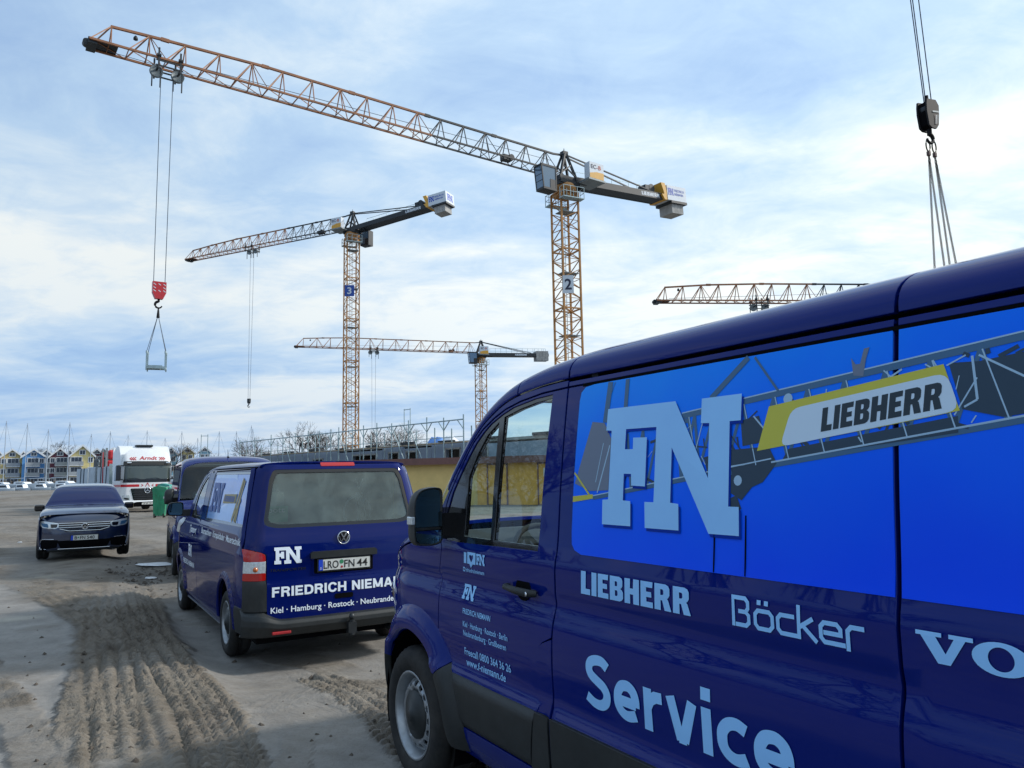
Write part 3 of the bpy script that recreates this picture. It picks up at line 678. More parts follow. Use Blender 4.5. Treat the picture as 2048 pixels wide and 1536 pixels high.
# ---------------------------------------------------------------- wheels
def make_wheel(parent, cx, cy, cz, side, R=.355, rim=.215, width=.235, style='steel', name='wheel', holes=16, rimmat='steel_rim', detail=True):
    """wheel standing on its own: tyre and rim are its parts; side=+1 shows its face towards +y"""
    w = empty(name); w.parent = parent; w.location = (cx, cy, cz)
    n = 96 if detail else 40; t = MB(); h = width/2
    prof = [(rim-.005, h-.03), (rim+.012, h-.008), (rim+.05, h+.004), (R-.045, h+.002), (R-.02, h-.012), (R-.004, h-.032), (R, h-.05), (R, h-.075), (R-.010, h-.078), (R-.010, h-.09), (R, h-.093), (R, .012), (R-.010, .009), (R-.010, -.009), (R, -.012), (R, -h+.05), (R-.02, -h+.012), (rim+.05, -h-.004), (rim-.005, -h+.03)]
    vs = []; m = len(prof)
    for k in range(n):
        a = 2*math.pi*k/n
        for j, (r, o) in enumerate(prof):
            if detail and 4 <= j <= 15 and k % 2 == 0: r -= .006
            vs.append((r*math.cos(a), side*o, r*math.sin(a)))
    t.add(vs, [(k*m+j, ((k+1) % n)*m+j, ((k+1) % n)*m+j+1, k*m+j+1) for k in range(n) for j in range(m-1)], True)
    t.build('tyre', M['rubber'], w)
    r = MB(); fl = h-.006
    r.lathe([(rim+.012, fl), (rim+.006, fl+.004), (rim-.004, fl-.004), (rim-.012, fl-.03), (rim-.022, fl-.05), (rim-.022, -.02)], (0, 0, 0), 'y', 48)
    ro = r.build('rim', M[rimmat], w)
    if side < 0:
        for v in ro.data.vertices: v.co.y *= -1
    if style == 'steel':
        R0 = rim-.02; prof1 = curve1([(0, .030), (.06, .030), (.075, .012), (R0*.62, .010), (R0*.70, .022), (R0*.80, .020), (R0*.93, .002), (R0, -.012)])
        def disc(u, v):
            rr = np.hypot(u, v); return np.stack([u, side*(fl-.046+prof1(rr)*1.3), v], 1)
        hs = [circle(R0*.845*math.cos(2*math.pi*k/holes), R0*.845*math.sin(2*math.pi*k/holes), R0*.105, 10) for k in range(holes)]
        panel('disc', circle(0, 0, R0, 48), disc, M[rimmat], w, (0, side, 0), .022, hs, .01, .0015)
        c = MB(); c.lathe([(0, .035), (.03, .036), (.034, .028), (.075, .024), (.085, .012), (R0*.63, .006), (R0*.64, -.01)], (0, fl-.022, 0), 'y', 32)
        co = c.build('hub_cap', M['black_plastic'], w)
        if side < 0:
            for v in co.data.vertices: v.co.y *= -1
        b = MB(); b.lathe([(0, 0), (R0, 0)], (0, side*(-.03), 0), 'y', 32); b.build('brake', M['gap_black'], w)
    else:
        s = MB()
        for k in range(5):
            a = 2*math.pi*k/5
            for da in (-.16, .16):
                s.bar((0, side*(fl-.03), 0), ((rim-.01)*math.cos(a+da), side*(fl-.02), (rim-.01)*math.sin(a+da)), .03, .03)
        s.lathe([(0, fl-.01), (.05, fl-.012), (.06, fl-.04)], (0, 0, 0), 'y', 20); so = s.build('spokes', M[rimmat], w)
        b = MB(); b.lathe([(0, 0), (rim-.02, 0)], (0, side*.0, 0), 'y', 32); b.build('brake', M['gap_black'], w)
    return w

# ---------------------------------------------------------------- large panel van
ZY = curve1([(.20,.86),(.24,.90),(.32,.955),(.40,.985),(.46,.994),(.655,1.004),(.68,1.004),(.715,.988),(.75,.985),(.85,.990),(.95,.989),(1.02,.983),(1.06,.973),(1.095,.961),(1.115,.959),(1.16,.965),(1.24,.965),(1.28,.960),(1.31,.952),(1.34,.947),(1.6,.922),(1.96,.875),(2.02,.865),(2.10,.845),(2.3,.80)], 1200)
def cr_plan(s): return .62*np.maximum(0, np.asarray(s, float)-.12)**2
def cr_side(sg):
    def f(s, z):
        s = np.asarray(s, float); z = np.asarray(z, float); return np.stack([s, sg*(ZY(z)-cr_plan(s)), z], 1)
    return f
cr_zs = curve1([(-6, 2.028), (-1.33, 2.028), (-1.158, 2.022), (-1.01, 2.009), (-.884, 1.990), (-.788, 1.962), (-.703, 1.924), (-.622, 1.880), (-.555, 1.828), (-.488, 1.765), (-.42, 1.69), (-.349, 1.608), (-.30, 1.545), (-.2, 1.425), (-.10, 1.325), (.0, 1.285), (.2, 1.235), (.5, 1.13), (.8, 1.0), (.95, .93)], 900)
cr_zc = curve1([(-6, 2.215), (-1.5, 2.215), (-1.2, 2.20), (-1.0, 2.175), (-.8, 2.125), (-.6, 2.03), (-.45, 1.90), (-.2, 1.64), (.0, 1.44), (.06, 1.385), (.14, 1.36), (.35, 1.315), (.6, 1.22), (.8, 1.10), (.95, .97)], 900)
def cr_shell(sg):
    """v: 0 at the drip line .. 1 at the centre line"""
    def f(s, v):
        s = np.asarray(s, float); v = np.clip(np.asarray(v, float), 0, 1); zs = cr_zs(s); zc = cr_zc(s); ye = ZY(zs)-cr_plan(s); th = v*math.pi/2; p = .66
        c = np.cos(th); c[c < 0] = 0
        return np.stack([s, sg*ye*c**p, zs+(zc-zs)*np.sin(th)**p], 1)
    return f
CR_ARCH = (0.0, .36)
def cut_arch(poly, c, r, n=40):
    """polygon minus a disc, via point sampling of the outline (convex use only)"""
    pts = densify(poly, .012); out = []; inside = [math.hypot(x-c[0], y-c[1]) < r for x, y in pts]; k = len(pts)
    if not any(inside): return poly
    st = next(i for i in range(k) if not inside[i] and inside[(i+1) % k]); en = None
    seq = [(st+1+i) % k for i in range(k)]
    run = [i for i in seq if inside[i]]; keep = [i for i in seq if not inside[i]]
    a0 = math.atan2(pts[run[0]][1]-c[1], pts[run[0]][0]-c[0]); a1 = math.atan2(pts[run[-1]][1]-c[1], pts[run[-1]][0]-c[0])
    d = (a1-a0+math.pi) % (2*math.pi)-math.pi
    mid = (c[0]+r*math.cos(a0+d/2), c[1]+r*math.sin(a0+d/2))
    if not inpoly([mid], poly)[0]: d -= math.copysign(2*math.pi, d)
    arc = [(c[0]+r*math.cos(a0+d*j/n), c[1]+r*math.sin(a0+d*j/n)) for j in range(n+1)]
    return [pts[i] for i in keep]+arc

def make_crafter(loc, rotz, label, near=True):
    van = empty('panel_van', loc, rotz, label, 'van')
    P = M['navy_paint'] if near else M['navy_paint_dusty']; K = M['black_plastic']
    for sg in (1, -1):
        S = cr_side(sg); o = (0, sg, 0); SH = cr_shell(sg); fine = near and sg == 1; rs = .045 if fine else .09
        # --- front door with its window opening
        door = [(-1.325,.448),(-1.325,1.994),(-1.136,1.988),(-.956,1.968),(-.828,1.942),(-.728,1.906),(-.63,1.858),(-.54,1.795),(-.455,1.70),(-.385,1.612),(-.318,1.52),(-.278,1.44),(-.272,1.30),(-.298,1.262),(-.285,1.2),(-.270,1.135),(-.296,1.10),(-.302,1.05),(-.306,.95)]
        door = door+[(-.306,.448)]
        flap = [(-1.325,.448),(-1.18,.448),(-1.222,.674),(-1.229,.712),(-1.208,.77),(-1.200,.845),(-1.213,.915),(-1.258,.944),(-1.325,.972)]
        door = [(-1.192,.448),(-1.234,.676),(-1.241,.714),(-1.220,.77),(-1.212,.845),(-1.224,.922),(-1.264,.954),(-1.325,.982)]+door[1:]
        door = [p for p in door]
        wout = [(-1.221,1.982),(-1.079,1.976),(-.893,1.952),(-.796,1.925),(-.696,1.887),(-.63,1.848),(-.563,1.797),(-.498,1.728),(-.425,1.64),(-.355,1.548),(-.318,1.47),(-.312,1.305),(-.46,1.298),(-.80,1.303),(-1.192,1.308)]
        door = cut_arch(door, CR_ARCH, .568)
        d = panel('front_door', door, S, P, van, o, rs, [wout], .03)
        gl1 = [(-1.213,1.966),(-1.083,1.958),(-.96,1.942),(-.812,1.912),(-.803,1.33),(-1.186,1.33)]
        gl2 = [(-.768,1.893),(-.663,1.832),(-.584,1.745),(-.51,1.63),(-.505,1.33),(-.772,1.33)]
        panel('window_frame', wout, S, M['gloss_black'], d, o, .08, [gl1, gl2], .02, lift=-.006)
        for g in (gl1, gl2): panel('window_glass', g, S, M['glass_side'], d, o, .12, (), .004, lift=-.012, rim=False)
        # handle: black pull bar over a dished cup
        hb = MB(); y0 = float(ZY(1.14))
        hb.path([(-.985, sg*(y0+.012), 1.147), (-1.0, sg*(y0+.040), 1.147), (-1.09, sg*(y0+.047), 1.142), (-1.18, sg*(y0+.040), 1.138), (-1.205, sg*(y0+.010), 1.137)], [.011, .014, .016, .018, .014], 8)
        hd = hb.build('handle', K, d)
        cup = MB(); cup.prism([(-1.09+.062*math.cos(t*math.pi/10), 1.145+.052*math.sin(t*math.pi/10)) for t in range(20)], 'y', sg*(y0+.002), sg*(y0-.02)); cup.build('handle_cup', M['gap_black'], d)
        lk = MB(); lk.lathe([(0, .003), (.009, .002), (.010, 0)], (-1.185, sg*(y0+.052), 1.137), 'y', 12); lk.build('lock', M['chrome'], d)
        panel('fuel_flap', flap, S, P, van, o, .06, (), .03)
        # --- A-pillar / cant rail strip
        up = [(s, float(cr_zs(s))) for s in np.linspace(-1.325, -.115, 40)]
        low = [(-.262,1.30),(-.268,1.44),(-.308,1.526),(-.375,1.618),(-.445,1.708),(-.53,1.803),(-.62,1.868),(-.72,1.917),(-.825,1.953),(-.955,1.979),(-1.136,1.999),(-1.325,2.005)]
        panel('a_pillar', up+[(-.12,1.30)]+low, S, P, van, o, .05, (), .03)
        panel('cant_rail', [(-1.337,2.005),(-2.785,2.005),(-2.785,2.021),(-1.337,2.021)], S, P, van, o, .12, (), .03)
        # --- wing
        top = [(s, float(cr_zs(s))-.004) for s in np.linspace(.90, -.10, 24)]
        wing = [(.42,.86),(.46,.98),(.60,1.0),(.90,.93)]+top+[(-.262,1.292),(-.288,1.262),(-.276,1.2),(-.260,1.135),(-.287,1.10),(-.293,1.05),(-.296,.80),(.0,.80),(.42,.80)]
        wing = cut_arch([(.30,.80),(.36,.95),(.40,1.02),(.52,1.085),(.66,1.06)]+top[6:]+[(-.262,1.292),(-.288,1.262),(-.276,1.2),(-.260,1.135),(-.287,1.10),(-.293,1.05),(-.296,.70),(.20,.70)], CR_ARCH, .568)
        panel('wing', wing, S, P, van, o, .04, (), .03)
        lamp = [(.31,.82),(.37,.95),(.41,1.012),(.52,1.076),(.64,1.055),(.86,.96),(.88,.86),(.62,.80)]
        hl = panel('headlight', lamp, S, M['lens_clear'], van, o, .05, (), .03)
        lb = MB(); lb.lathe([(0, .02), (.05, .015), (.06, 0)], (.62, sg*(float(ZY(.93))-float(cr_plan(.62))-.0), .93), 'y', 20); lb.build('headlight_bowl', M['chrome'], hl)
        # --- arch flare round the front wheel
        rp = curve1([(.436, .010), (.440, .040), (.455, .050), (.49, .048), (.53, .033), (.555, .014), (.578, -.004)])
        def flare(a, r, sg=sg, S=S):
            s = CR_ARCH[0]+r*np.cos(a); z = CR_ARCH[1]+r*np.sin(a); p = S(s, z); p[:, 1] += sg*rp(r); return p
        panel('wheel_arch', [(a, .436) for a in np.linspace(rad(32), rad(141), 30)]+[(a, .578) for a in np.linspace(rad(141), rad(32), 30)], flare, P, van, o, .035, (), .06)
        panel('arch_trim', [(a, .436) for a in np.linspace(rad(141.8), rad(184), 16)]+[(a, .575) for a in np.linspace(rad(184), rad(141.8), 16)], flare, K, van, o, .04, (), .06)
        # bumper corner: black
        bump = [(a, .436) for a in np.linspace(rad(-14), rad(31.2), 20)]+[(a, .60) for a in np.linspace(rad(31.2), rad(-14), 20)]
        panel('bumper_corner', bump, flare, K, van, o, .04, (), .06)
        panel('bumper_side', [(.50,.24),(.90,.24),(.92,.52),(.90,.85),(.62,.79),(.545,.66),(.585,.42)], S, K, van, o, .06, (), .03, lift=.006)
        # --- lower trims, sill
        panel('door_trim', [(-.484,.675),(-.535,.56),(-.568,.45),(-1.178,.45),(-1.220,.675)], lambda s, z, S=S, sg=sg: S(s, z)+np.array([0, sg*.010, 0])*(np.abs(np.sin(np.clip((z-.45)/.225, 0, 1)*math.pi))**.3)[:, None], K, d, o, .05, (), .012, lift=.002)
        panel('flap_trim', [(-1.190,.45),(-1.231,.675),(-1.322,.675),(-1.322,.45)], S, K, van, o, .06, (), .012, lift=.011)
        panel('sliding_door', [(-1.339,.448),(-2.786,.448),(-2.786,1.994),(-1.339,1.994)], S, P, van, o, rs, (), .03)
        panel('door_trim', [(-1.342,.45),(-1.342,.675),(-2.783,.675),(-2.783,.45)], S, K, van, o, .06, (), .012, lift=.011)
        panel('sill', [(-.45,.30),(-.47,.435),(-2.9,.435),(-2.9,.30)], S, P, van, o, .06, (), .03)
        # --- load body behind the sliding door, with rear arch
        q = cut_arch([(-2.80,.448),(-4.66,.448),(-4.66,1.994),(-2.80,1.994)], (-3.64,.36), .46)
        panel('rear_quarter', q, S, P, van, o, rs*1.4, (), .03)
        panel('quarter_rail', [(-2.799,2.005),(-4.66,2.005),(-4.66,2.021),(-2.799,2.021)], S, P, van, o, .15, (), .03)
        panel('quarter_trim', [(-2.80,.45),(-2.80,.675),(-3.28,.675),(-3.19,.45)], S, K, van, o, .08, (), .012, lift=.011)
        # --- dark inner shell seen in the gaps
        gap = cut_arch([(-4.6,.33),(-4.6,2.05),(-1.28,2.05),(-1.28,.33)], (-3.64,.36), .46)
        panel('inner_shell', gap, S, M['gap_black'], van, o, .12, (), .0, lift=-.030, rim=False)
        panel('inner_shell', cut_arch([(-1.26,.33),(-1.26,1.29),(.30,1.24),(.30,.5),(-.5,.33)], CR_ARCH, .52), S, M['gap_black'], van, o, .10, (), .0, lift=-.032, rim=False)
        panel('roof_liner', [(-4.6,.005),(-1.0,.005),(-1.0,1.0),(-4.6,1.0)], SH, M['gap_black'], van, (0, sg*.5, 1), .2, (), 0, lift=-.026, rim=False)
        # --- roof halves
        for a, b in ((-1.325, -.93), (-2.786, -1.339), (-4.66, -2.80)):
            panel('roof', [(a, .03), (b, .03), (b, 1.0), (a, 1.0)] if False else [(a, .012), (b, .012), (b, 1.0), (a, 1.0)], SH, P, van, (0, sg*.5, 1), .06, (), .02)
        panel('roof_front', [(-.918,.012)]+[(s, .012) for s in np.linspace(-.9, -.30, 14)]+[(-.30,.05),(-.46,.15),(-.62,.30),(-.70,.6),(-.72,1.0),(-.918,1.0)], SH, P, van, (0, sg*.5, 1), .05, (), .02)
        panel('windscreen', [(-.04,.17),(.02,.5),(.045,1.0),(-.705,1.0),(-.685,.6),(-.605,.31),(-.45,.17),(-.29,.075),(-.10,.08)], SH, M['glass_clear'], van, (0, sg*.3, 1), .08, (), .004, rim=False)
        panel('bonnet', [(-.08,.02),(.10,.02),(.60,.02),(.93,.02),(.93,1.0),(.085,1.0),(.065,.5),(.0,.17),(-.08,.1)], SH, P, van, (0, sg*.3, 1), .06, (), .02)
        ch = MB(); ch.path([(s, sg*float(ZY(2.0))*.965, float(cr_zs(s))+.062) for s in np.linspace(-4.6, -1.15, 8)], .004, 5); ch.build('roof_bead', P, van)
        # wheels and wells
        make_wheel(van, 0, sg*.895, .355, sg, detail=near, name='front_wheel'); make_wheel(van, -3.64, sg*.895, .355, sg, detail=False, name='rear_wheel')
        for cx in (0, -3.64):
            wl_ = MB(); n = 24; vs = []
            for k in range(n+1):
                a = rad(-20)+rad(220)*k/n
                for y in (.97 if cx == 0 else .96, .55): vs.append((cx+.445*math.cos(a), sg*y, .36+.445*math.sin(a)))
            wl_.add(vs, [(2*k, 2*k+2, 2*k+3, 2*k+1) for k in range(n)], True)
            wl_.add([(cx+.46*math.cos(rad(-20)+rad(220)*k/n), sg*.56, .36+.46*math.sin(rad(-20)+rad(220)*k/n)) for k in range(n+1)], [tuple(range(n+1))])
            wl_.build('wheel_well', M['gap_black'], van)
        # mirror on a black arm
        make_mirror(van, sg)
    # closing faces: nose, tail, floor, cab interior
    def nose(y, z):
        y = np.asarray(y, float); z = np.asarray(z, float); return np.stack([.905+.10*(1-(y/.62)**2)-.30*np.maximum(0, z-.75)**2, y, z], 1)
    panel('front_bumper', [(-.60,.24),(.60,.24),(.62,.55),(.60,.72),(-.60,.72),(-.62,.55)], nose, K, van, (1, 0, 0), .08, (), .03)
    gr = panel('grille', [(-.52,.735),(.52,.735),(.56,.93),(-.56,.93)], nose, M['gloss_black'], van, (1, 0, 0), .08, (), .03)
    gb = MB()
    for z in (.78, .83, .88): gb.bar((1.0, -.42, z), (1.0, .42, z), .012, .010)
    gb.lathe([(.085, 0), (.082, .012), (.07, .012), (.068, 0)], (1.0, 0, .84), 'x', 28); gb.build('grille_bars', M['chrome'], gr)
    tail = MB(); tail.box((-4.70, -.86, .40), (-4.655, .86, 2.02)); tail.build('rear_doors', P, van)
    fl = MB(); fl.box((-4.6, -.80, .26), (.75, .80, .33)); fl.build('floor', M['gap_black'], van)
    bh = MB(); bh.box((-1.50, -.84, .33), (-1.46, .84, 2.08)); bh.build('bulkhead', M['interior'], van)
    da = MB(); da.prism([(.06,1.26),(-.10,1.33),(-.22,1.335),(-.42,1.26),(-.46,1.05),(-.36,.60),(.10,.60)], 'y', -.86, .86); da.build('dashboard', M['interior'], van)
    for y in (.42, -.42):
        st = MB(); st.rbox((-1.12, y-.25, .62), (-.62, y+.25, .92), .05); st.rbox((-1.30, y-.23, .90), (-1.14, y+.23, 1.50), .05); st.rbox((-1.27, y-.13, 1.52), (-1.17, y+.13, 1.74), .04); st.build('seat', M['interior'], van)
    sw = MB(); n = 28; c = Vector((-.50, .42, 1.20)); ax = Vector((-.75, 0, .66)).normalized(); a1 = Vector((0, 1, 0)); a2 = ax.cross(a1)
    sw.path([c+(a1*math.cos(2*math.pi*k/n)+a2*math.sin(2*math.pi*k/n))*.20 for k in range(n+1)], .016, 8); sw.tube(c, c-ax*.25, .03); sw.bar(c-a1*.19, c+a1*.19, .05, .03); sw.build('steering_wheel', M['interior'], van)
    hl_ = MB(); hl_.prism([(-.70,2.03),(-1.46,2.10),(-1.46,2.06),(-.78,1.99)], 'y', -.80, .80); hl_.build('headliner', M['headliner'], van)
    lf = MB(); lf.prism([(-1.46,.35),(.05,.35),(.05,.42),(-1.46,.42)], 'y', -.84, .84); lf.build('cab_floor', M['interior'], van)
    an = MB(); an.tube((-.98, .0, 2.16), (-1.02, 0, 2.20), .03, 8, .015); an.tube((-1.01, 0, 2.19), (-.97 - .12, 0, 2.34), .008, 6, .004); an.build('antenna', K, van)
    return van

def make_mirror(van, sg):
    """tall mirror head: shell, main glass, blind-spot glass, indicator, arm. local frame: looks backwards"""
    cx, cy, cz = -.40, 1.088, 1.432
    root = empty('door_mirror'); root.parent = van; root.location = (cx, sg*cy, cz); root.rotation_euler = (0, 0, sg*rad(4)); root.scale = (.68, .70, .68)
    hw, zt, zb = .118, .215, -.215
    outl = smooth_poly([(-hw, zb+.02), (-hw*.4, zb-.004), (hw*.85, zb+.008), (hw, zb+.06), (hw*.99, zt-.10), (hw*.62, zt-.02), (-hw*.3, zt), (-hw, zt-.008)], .05, 5)   # +u = outboard
    sh_ = MB(); n = len(outl); rings = [(0.0, 1.0), (.05, 1.02), (.11, .93), (.155, .72), (.17, .35)]; vs = []
    for x, k in rings: vs += [(x, sg*u*k, v*k) for u, v in outl]
    for r in range(len(rings)-1): pass
    sh_.add(vs, [(r*n+i, r*n+(i+1) % n, (r+1)*n+(i+1) % n, (r+1)*n+i) for r in range(len(rings)-1) for i in range(n)], True)
    sh_.add([(.17, sg*u*.35, v*.35) for u, v in outl], [tuple(range(n))])
    back = [(u*.99, v*.99) for u, v in outl]; sh_.add([(.022, sg*u, v) for u, v in back], [tuple(range(n))])
    sh_.build('shell', M['black_plastic'], root)
    rimm = MB(); inn = [(u*.86, v*.93) for u, v in outl]; vs = [(0, sg*u, v) for u, v in outl]+[(-.006, sg*u*.93, v*.965) for u, v in outl]+[(.014, sg*u, v) for u, v in inn]
    rimm.add(vs, [(r*n+i, r*n+(i+1) % n, (r+1)*n+(i+1) % n, (r+1)*n+i) for r in range(2) for i in range(n)], True); rimm.build('rim', M['black_plastic'], root)
    def face(u, v): return np.stack([0*u+.012, sg*u, v], 1)
    zsplit = zb+.125
    main = [p for p in densify(inn, .01) if p[1] > zsplit+.010]; main = sorted(main, key=lambda p: math.atan2(p[1]-.05, p[0]))
    blind = [p for p in densify(inn, .01) if p[1] < zsplit-.012]; blind = sorted(blind, key=lambda p: math.atan2(p[1]-(zb+.07), p[0]))
    panel('mirror_glass', main, lambda u, v: np.stack([.010-.02*(u/.1)**2*.1, sg*u, v], 1), M['mirror'], root, (-1, 0, 0), .03, (), .004, .001)
    panel('blind_spot_glass', blind, lambda u, v: np.stack([.012-.7*((u/.1)**2*.02+((v-zb-.07)/.06)**2*.010), sg*u, v], 1), M['mirror'], root, (-1, 0, 0), .02, (), .003, .001)
    bar_ = MB(); bar_.box((.004, -hw*.86, zsplit-.009), (.016, hw*.86, zsplit+.007)); bar_.build('divider', M['black_plastic'], root)
    ind = MB(); ind.rbox((-.004, sg*(hw*.93), -.055), (.075, sg*(hw+.022), .002), .006); ind.build('indicator', M['lens_clear'], root)
    arm = MB(); arm.prism([(-.02,-.17),(.10,-.16),(.12,-.03),(.05,.06),(-.02,.02)], 'y', -sg*.10, -sg*.30); arm.build('arm', M['gloss_black'], root)
    return root
crafter = make_crafter((CR_O[0], CR_O[1], 0), math.pi/2+VAN_A, 'large navy blue panel van in the right foreground with white SERVICE lettering', True)
# ---------------------------------------------------------------- printed film and lettering on the near van (left side)
_S = cr_side(1)
def cr_map(off):
    def f(u, v):
        p = _S(-np.asarray(u, float), np.asarray(v, float)); p[:, 1] += off; return p
    return f
NL = (0, 1, 0)
pr1 = [(-2.785,1.32),(-2.785,1.990),(-1.52,1.990),(-1.462,1.984),(-1.437,1.965),(-1.430,1.93),(-1.430,1.40),(-1.436,1.355),(-1.455,1.334),(-1.50,1.320)]
pr2 = [(-2.803,1.32),(-2.803,1.990),(-4.45,1.990),(-4.45,1.32)]
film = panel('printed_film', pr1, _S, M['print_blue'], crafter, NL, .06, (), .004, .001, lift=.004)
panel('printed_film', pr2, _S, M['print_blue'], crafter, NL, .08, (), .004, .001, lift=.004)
for s in (-2.192, -2.317):
    sl_ = MB(); pts = _S(np.array([s, s]), np.array([1.322, 1.50])); sl_.bar(pts[0]+np.array([0, .004, 0]), pts[1]+np.array([0, .004, 0]), .005, .003)
    sl_.build('film_joint', M['gap_black'], film)
sh2 = MB(); n = 24; pp = [_S(np.array([s]), np.array([1.996]))[0]+np.array([0, .0, 0]) for s in np.linspace(-1.44, -4.4, n)]
for a, b in zip(pp[:-1], pp[1:]): sh2.bar(a, b, .006, .012)
sh2.build('window_moulding', M['gap_black'], crafter)
# crane picture: each element a flat print, all in van coordinates (u = distance behind the front axle, v = height)
def put(name, polys, m, off, par=film):
    V, Fc = union2d(polys); return flat_on(name, V, Fc, cr_map(.0052+(off-.006)*.5), M[m], par)
def lines(segs):
    out = []
    for a, b, w in segs: out += stroke([a, b], w)
    return out
up0, up1 = (1.66,1.762), (3.45,1.960)
def top_c(u): return 1.853+(u-2.277)*(1.903-1.853)/(2.802-2.277)
def low_c(u): return 1.650+(u-2.41)*(1.699-1.650)/(2.797-2.41)
def low_l(u): return 1.541+(u-1.562)*(1.604-1.541)/(2.062-1.562)
segs = [((2.03, top_c(2.03)-.006), (3.6, top_c(3.6)-.006), .020), ((2.25, low_c(2.25)), (3.6, low_c(3.6)), .017), ((1.562, low_l(1.562)), (2.41, low_l(2.41)+.012), .017)]
for k in range(16):
    u = 2.06+k*.118
    segs += [((u, top_c(u)-.012), (u+.055, low_c(u+.055)+.008), .012), ((u+.055, low_c(u+.055)+.008), (u+.118, top_c(u+.118)-.012), .012)]
for k in range(5):
    u = 1.70+k*.085; segs += [((u, low_l(u)+.008), (u+.05, low_l(u)+.22), .012), ((u+.05, low_l(u)+.22), (u+.085, low_l(u)+.012), .012)]
segs += [((1.70, 1.79), (1.92, 1.805), .018), ((1.92, 1.805), (2.06, 1.806), .016)]
put('print_lattice', lines(segs), 'print_steel', .0062)
put('print_lattice_dark', [[(2.14,1.68),(2.25,1.70),(2.40,1.705),(2.43,1.655),(2.38,1.60),(2.34,1.585),(2.30,1.545),(2.25,1.57),(2.16,1.62)], [(2.93,1.885),(3.0,1.88),(3.6,1.93),(3.6,1.80),(3.05,1.745),(2.96,1.77)], [(2.24,1.545),(2.28,1.56),(2.30,1.52),(2.27,1.50),(2.24,1.505)], [(2.29,1.79),(2.36,1.80),(2.39,1.72),(2.30,1.71)], [(2.47,1.695),(2.95,1.755),(2.95,1.715),(2.45,1.665)]], 'print_dark', .0068)
rg = random.Random(3); fill_d = []; fill_l = []
for k in range(90):
    u = rg.uniform(1.70, 3.55); lo_, hi_ = (low_c(u)+.012, top_c(u)-.016) if u > 2.25 else (low_l(u)+.012, 1.79)
    v0 = rg.uniform(lo_, hi_); du = rg.uniform(-.05, .07); v1 = min(hi_, max(lo_, v0+rg.uniform(-.07, .09))); (fill_d if rg.random() < .65 else fill_l).append(((u, v0), (u+du, v1), rg.uniform(.004, .011)))
tag(put('print_bracing', lines(fill_d), 'print_dark', .0064), kind='stuff'); tag(put('print_bracing', lines([(a, b, w*.45) for a, b, w in fill_l]), 'print_steel_light', .0070), kind='stuff')
hi = [((2.03, top_c(2.03)+.004), (3.6, top_c(3.6)+.004), .004), ((2.41, low_c(2.41)+.008), (3.6, low_c(3.6)+.008), .005), ((1.562, 1.548), (2.41, low_l(2.41)+.021), .004)]
for k in range(16):
    u = 2.06+k*.118; hi += [((u+.004, top_c(u)-.014), (u+.058, low_c(u+.055)+.008), .0035)]
hi += [((1.588,1.56),(1.65,1.74),.006),((1.575,1.60),(1.61,1.75),.004),((2.995,1.79),(2.985,1.895),.006),((3.0,1.895),(3.10,1.83),.005),((2.995,1.79),(2.965,1.775),.005),((2.42,1.72),(2.34,1.80),.005),((2.13,1.80),(2.10,1.70),.004)]
put('print_highlight', lines(hi)+[circle(2.465,1.842,.016,14), circle(2.285,1.605,.016,12)], 'print_steel_light', .0074)
put('print_boom_foot', [[(1.53,1.838),(1.608,1.828),(1.655,1.765),(1.655,1.57),(1.54,1.566),(1.44,1.595)]], 'print_grey', .0070)
put('print_bracket', [[(2.668,1.935),(2.676,1.885),(2.705,1.88),(2.712,1.925),(2.722,1.957),(2.706,1.955),(2.695,1.915),(2.682,1.915)]], 'print_grey', .0070)
put('print_pendant', lines([((1.626,1.988),(1.612,1.83),.030),((1.728,1.988),(1.728,1.88),.022),((1.60,1.86),(1.655,1.985),.003)]), 'print_steel', .0072)
put('print_stay', lines([((2.16,1.872),(2.31,1.988),.020),((2.335,1.985),(2.43,1.868),.008)]), 'print_steel', .0072)
put('print_yellow_frame', [[(1.432,1.544),(1.561,1.554),(1.562,1.537),(1.432,1.521)]]+lines([((1.434,1.638),(1.538,1.552),.008)]), 'print_yellow', .0078)
put('print_sign', [[(2.357,1.693),(2.397,1.825),(2.918,1.884),(2.955,1.767),(2.78,1.744)]], 'print_yellow', .0078)
put('print_sign_field', [smooth_poly([(2.441,1.702),(2.478,1.811),(2.926,1.862),(2.955,1.768)], .03, 4)], 'print_white', .0086)
block_on('sign_lettering', 'LIEBHERR', cr_map(.0071), M['print_black'], film, 2.578, 1.738, .066, .335, .09, .112)
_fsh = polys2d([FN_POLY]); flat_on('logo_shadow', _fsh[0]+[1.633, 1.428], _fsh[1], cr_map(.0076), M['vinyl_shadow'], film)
lg = fn_logo('logo', cr_map(.0082), M['vinyl_white_skylit'], film, 1.625, 1.438, .443)
W = M['vinyl_white_skylit']; m2 = cr_map(.003)
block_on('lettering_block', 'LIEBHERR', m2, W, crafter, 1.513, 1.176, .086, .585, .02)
stroke_words('lettering_service', 'Service', m2, W, crafter, 1.552, .780, .190, .935, .19, .075)
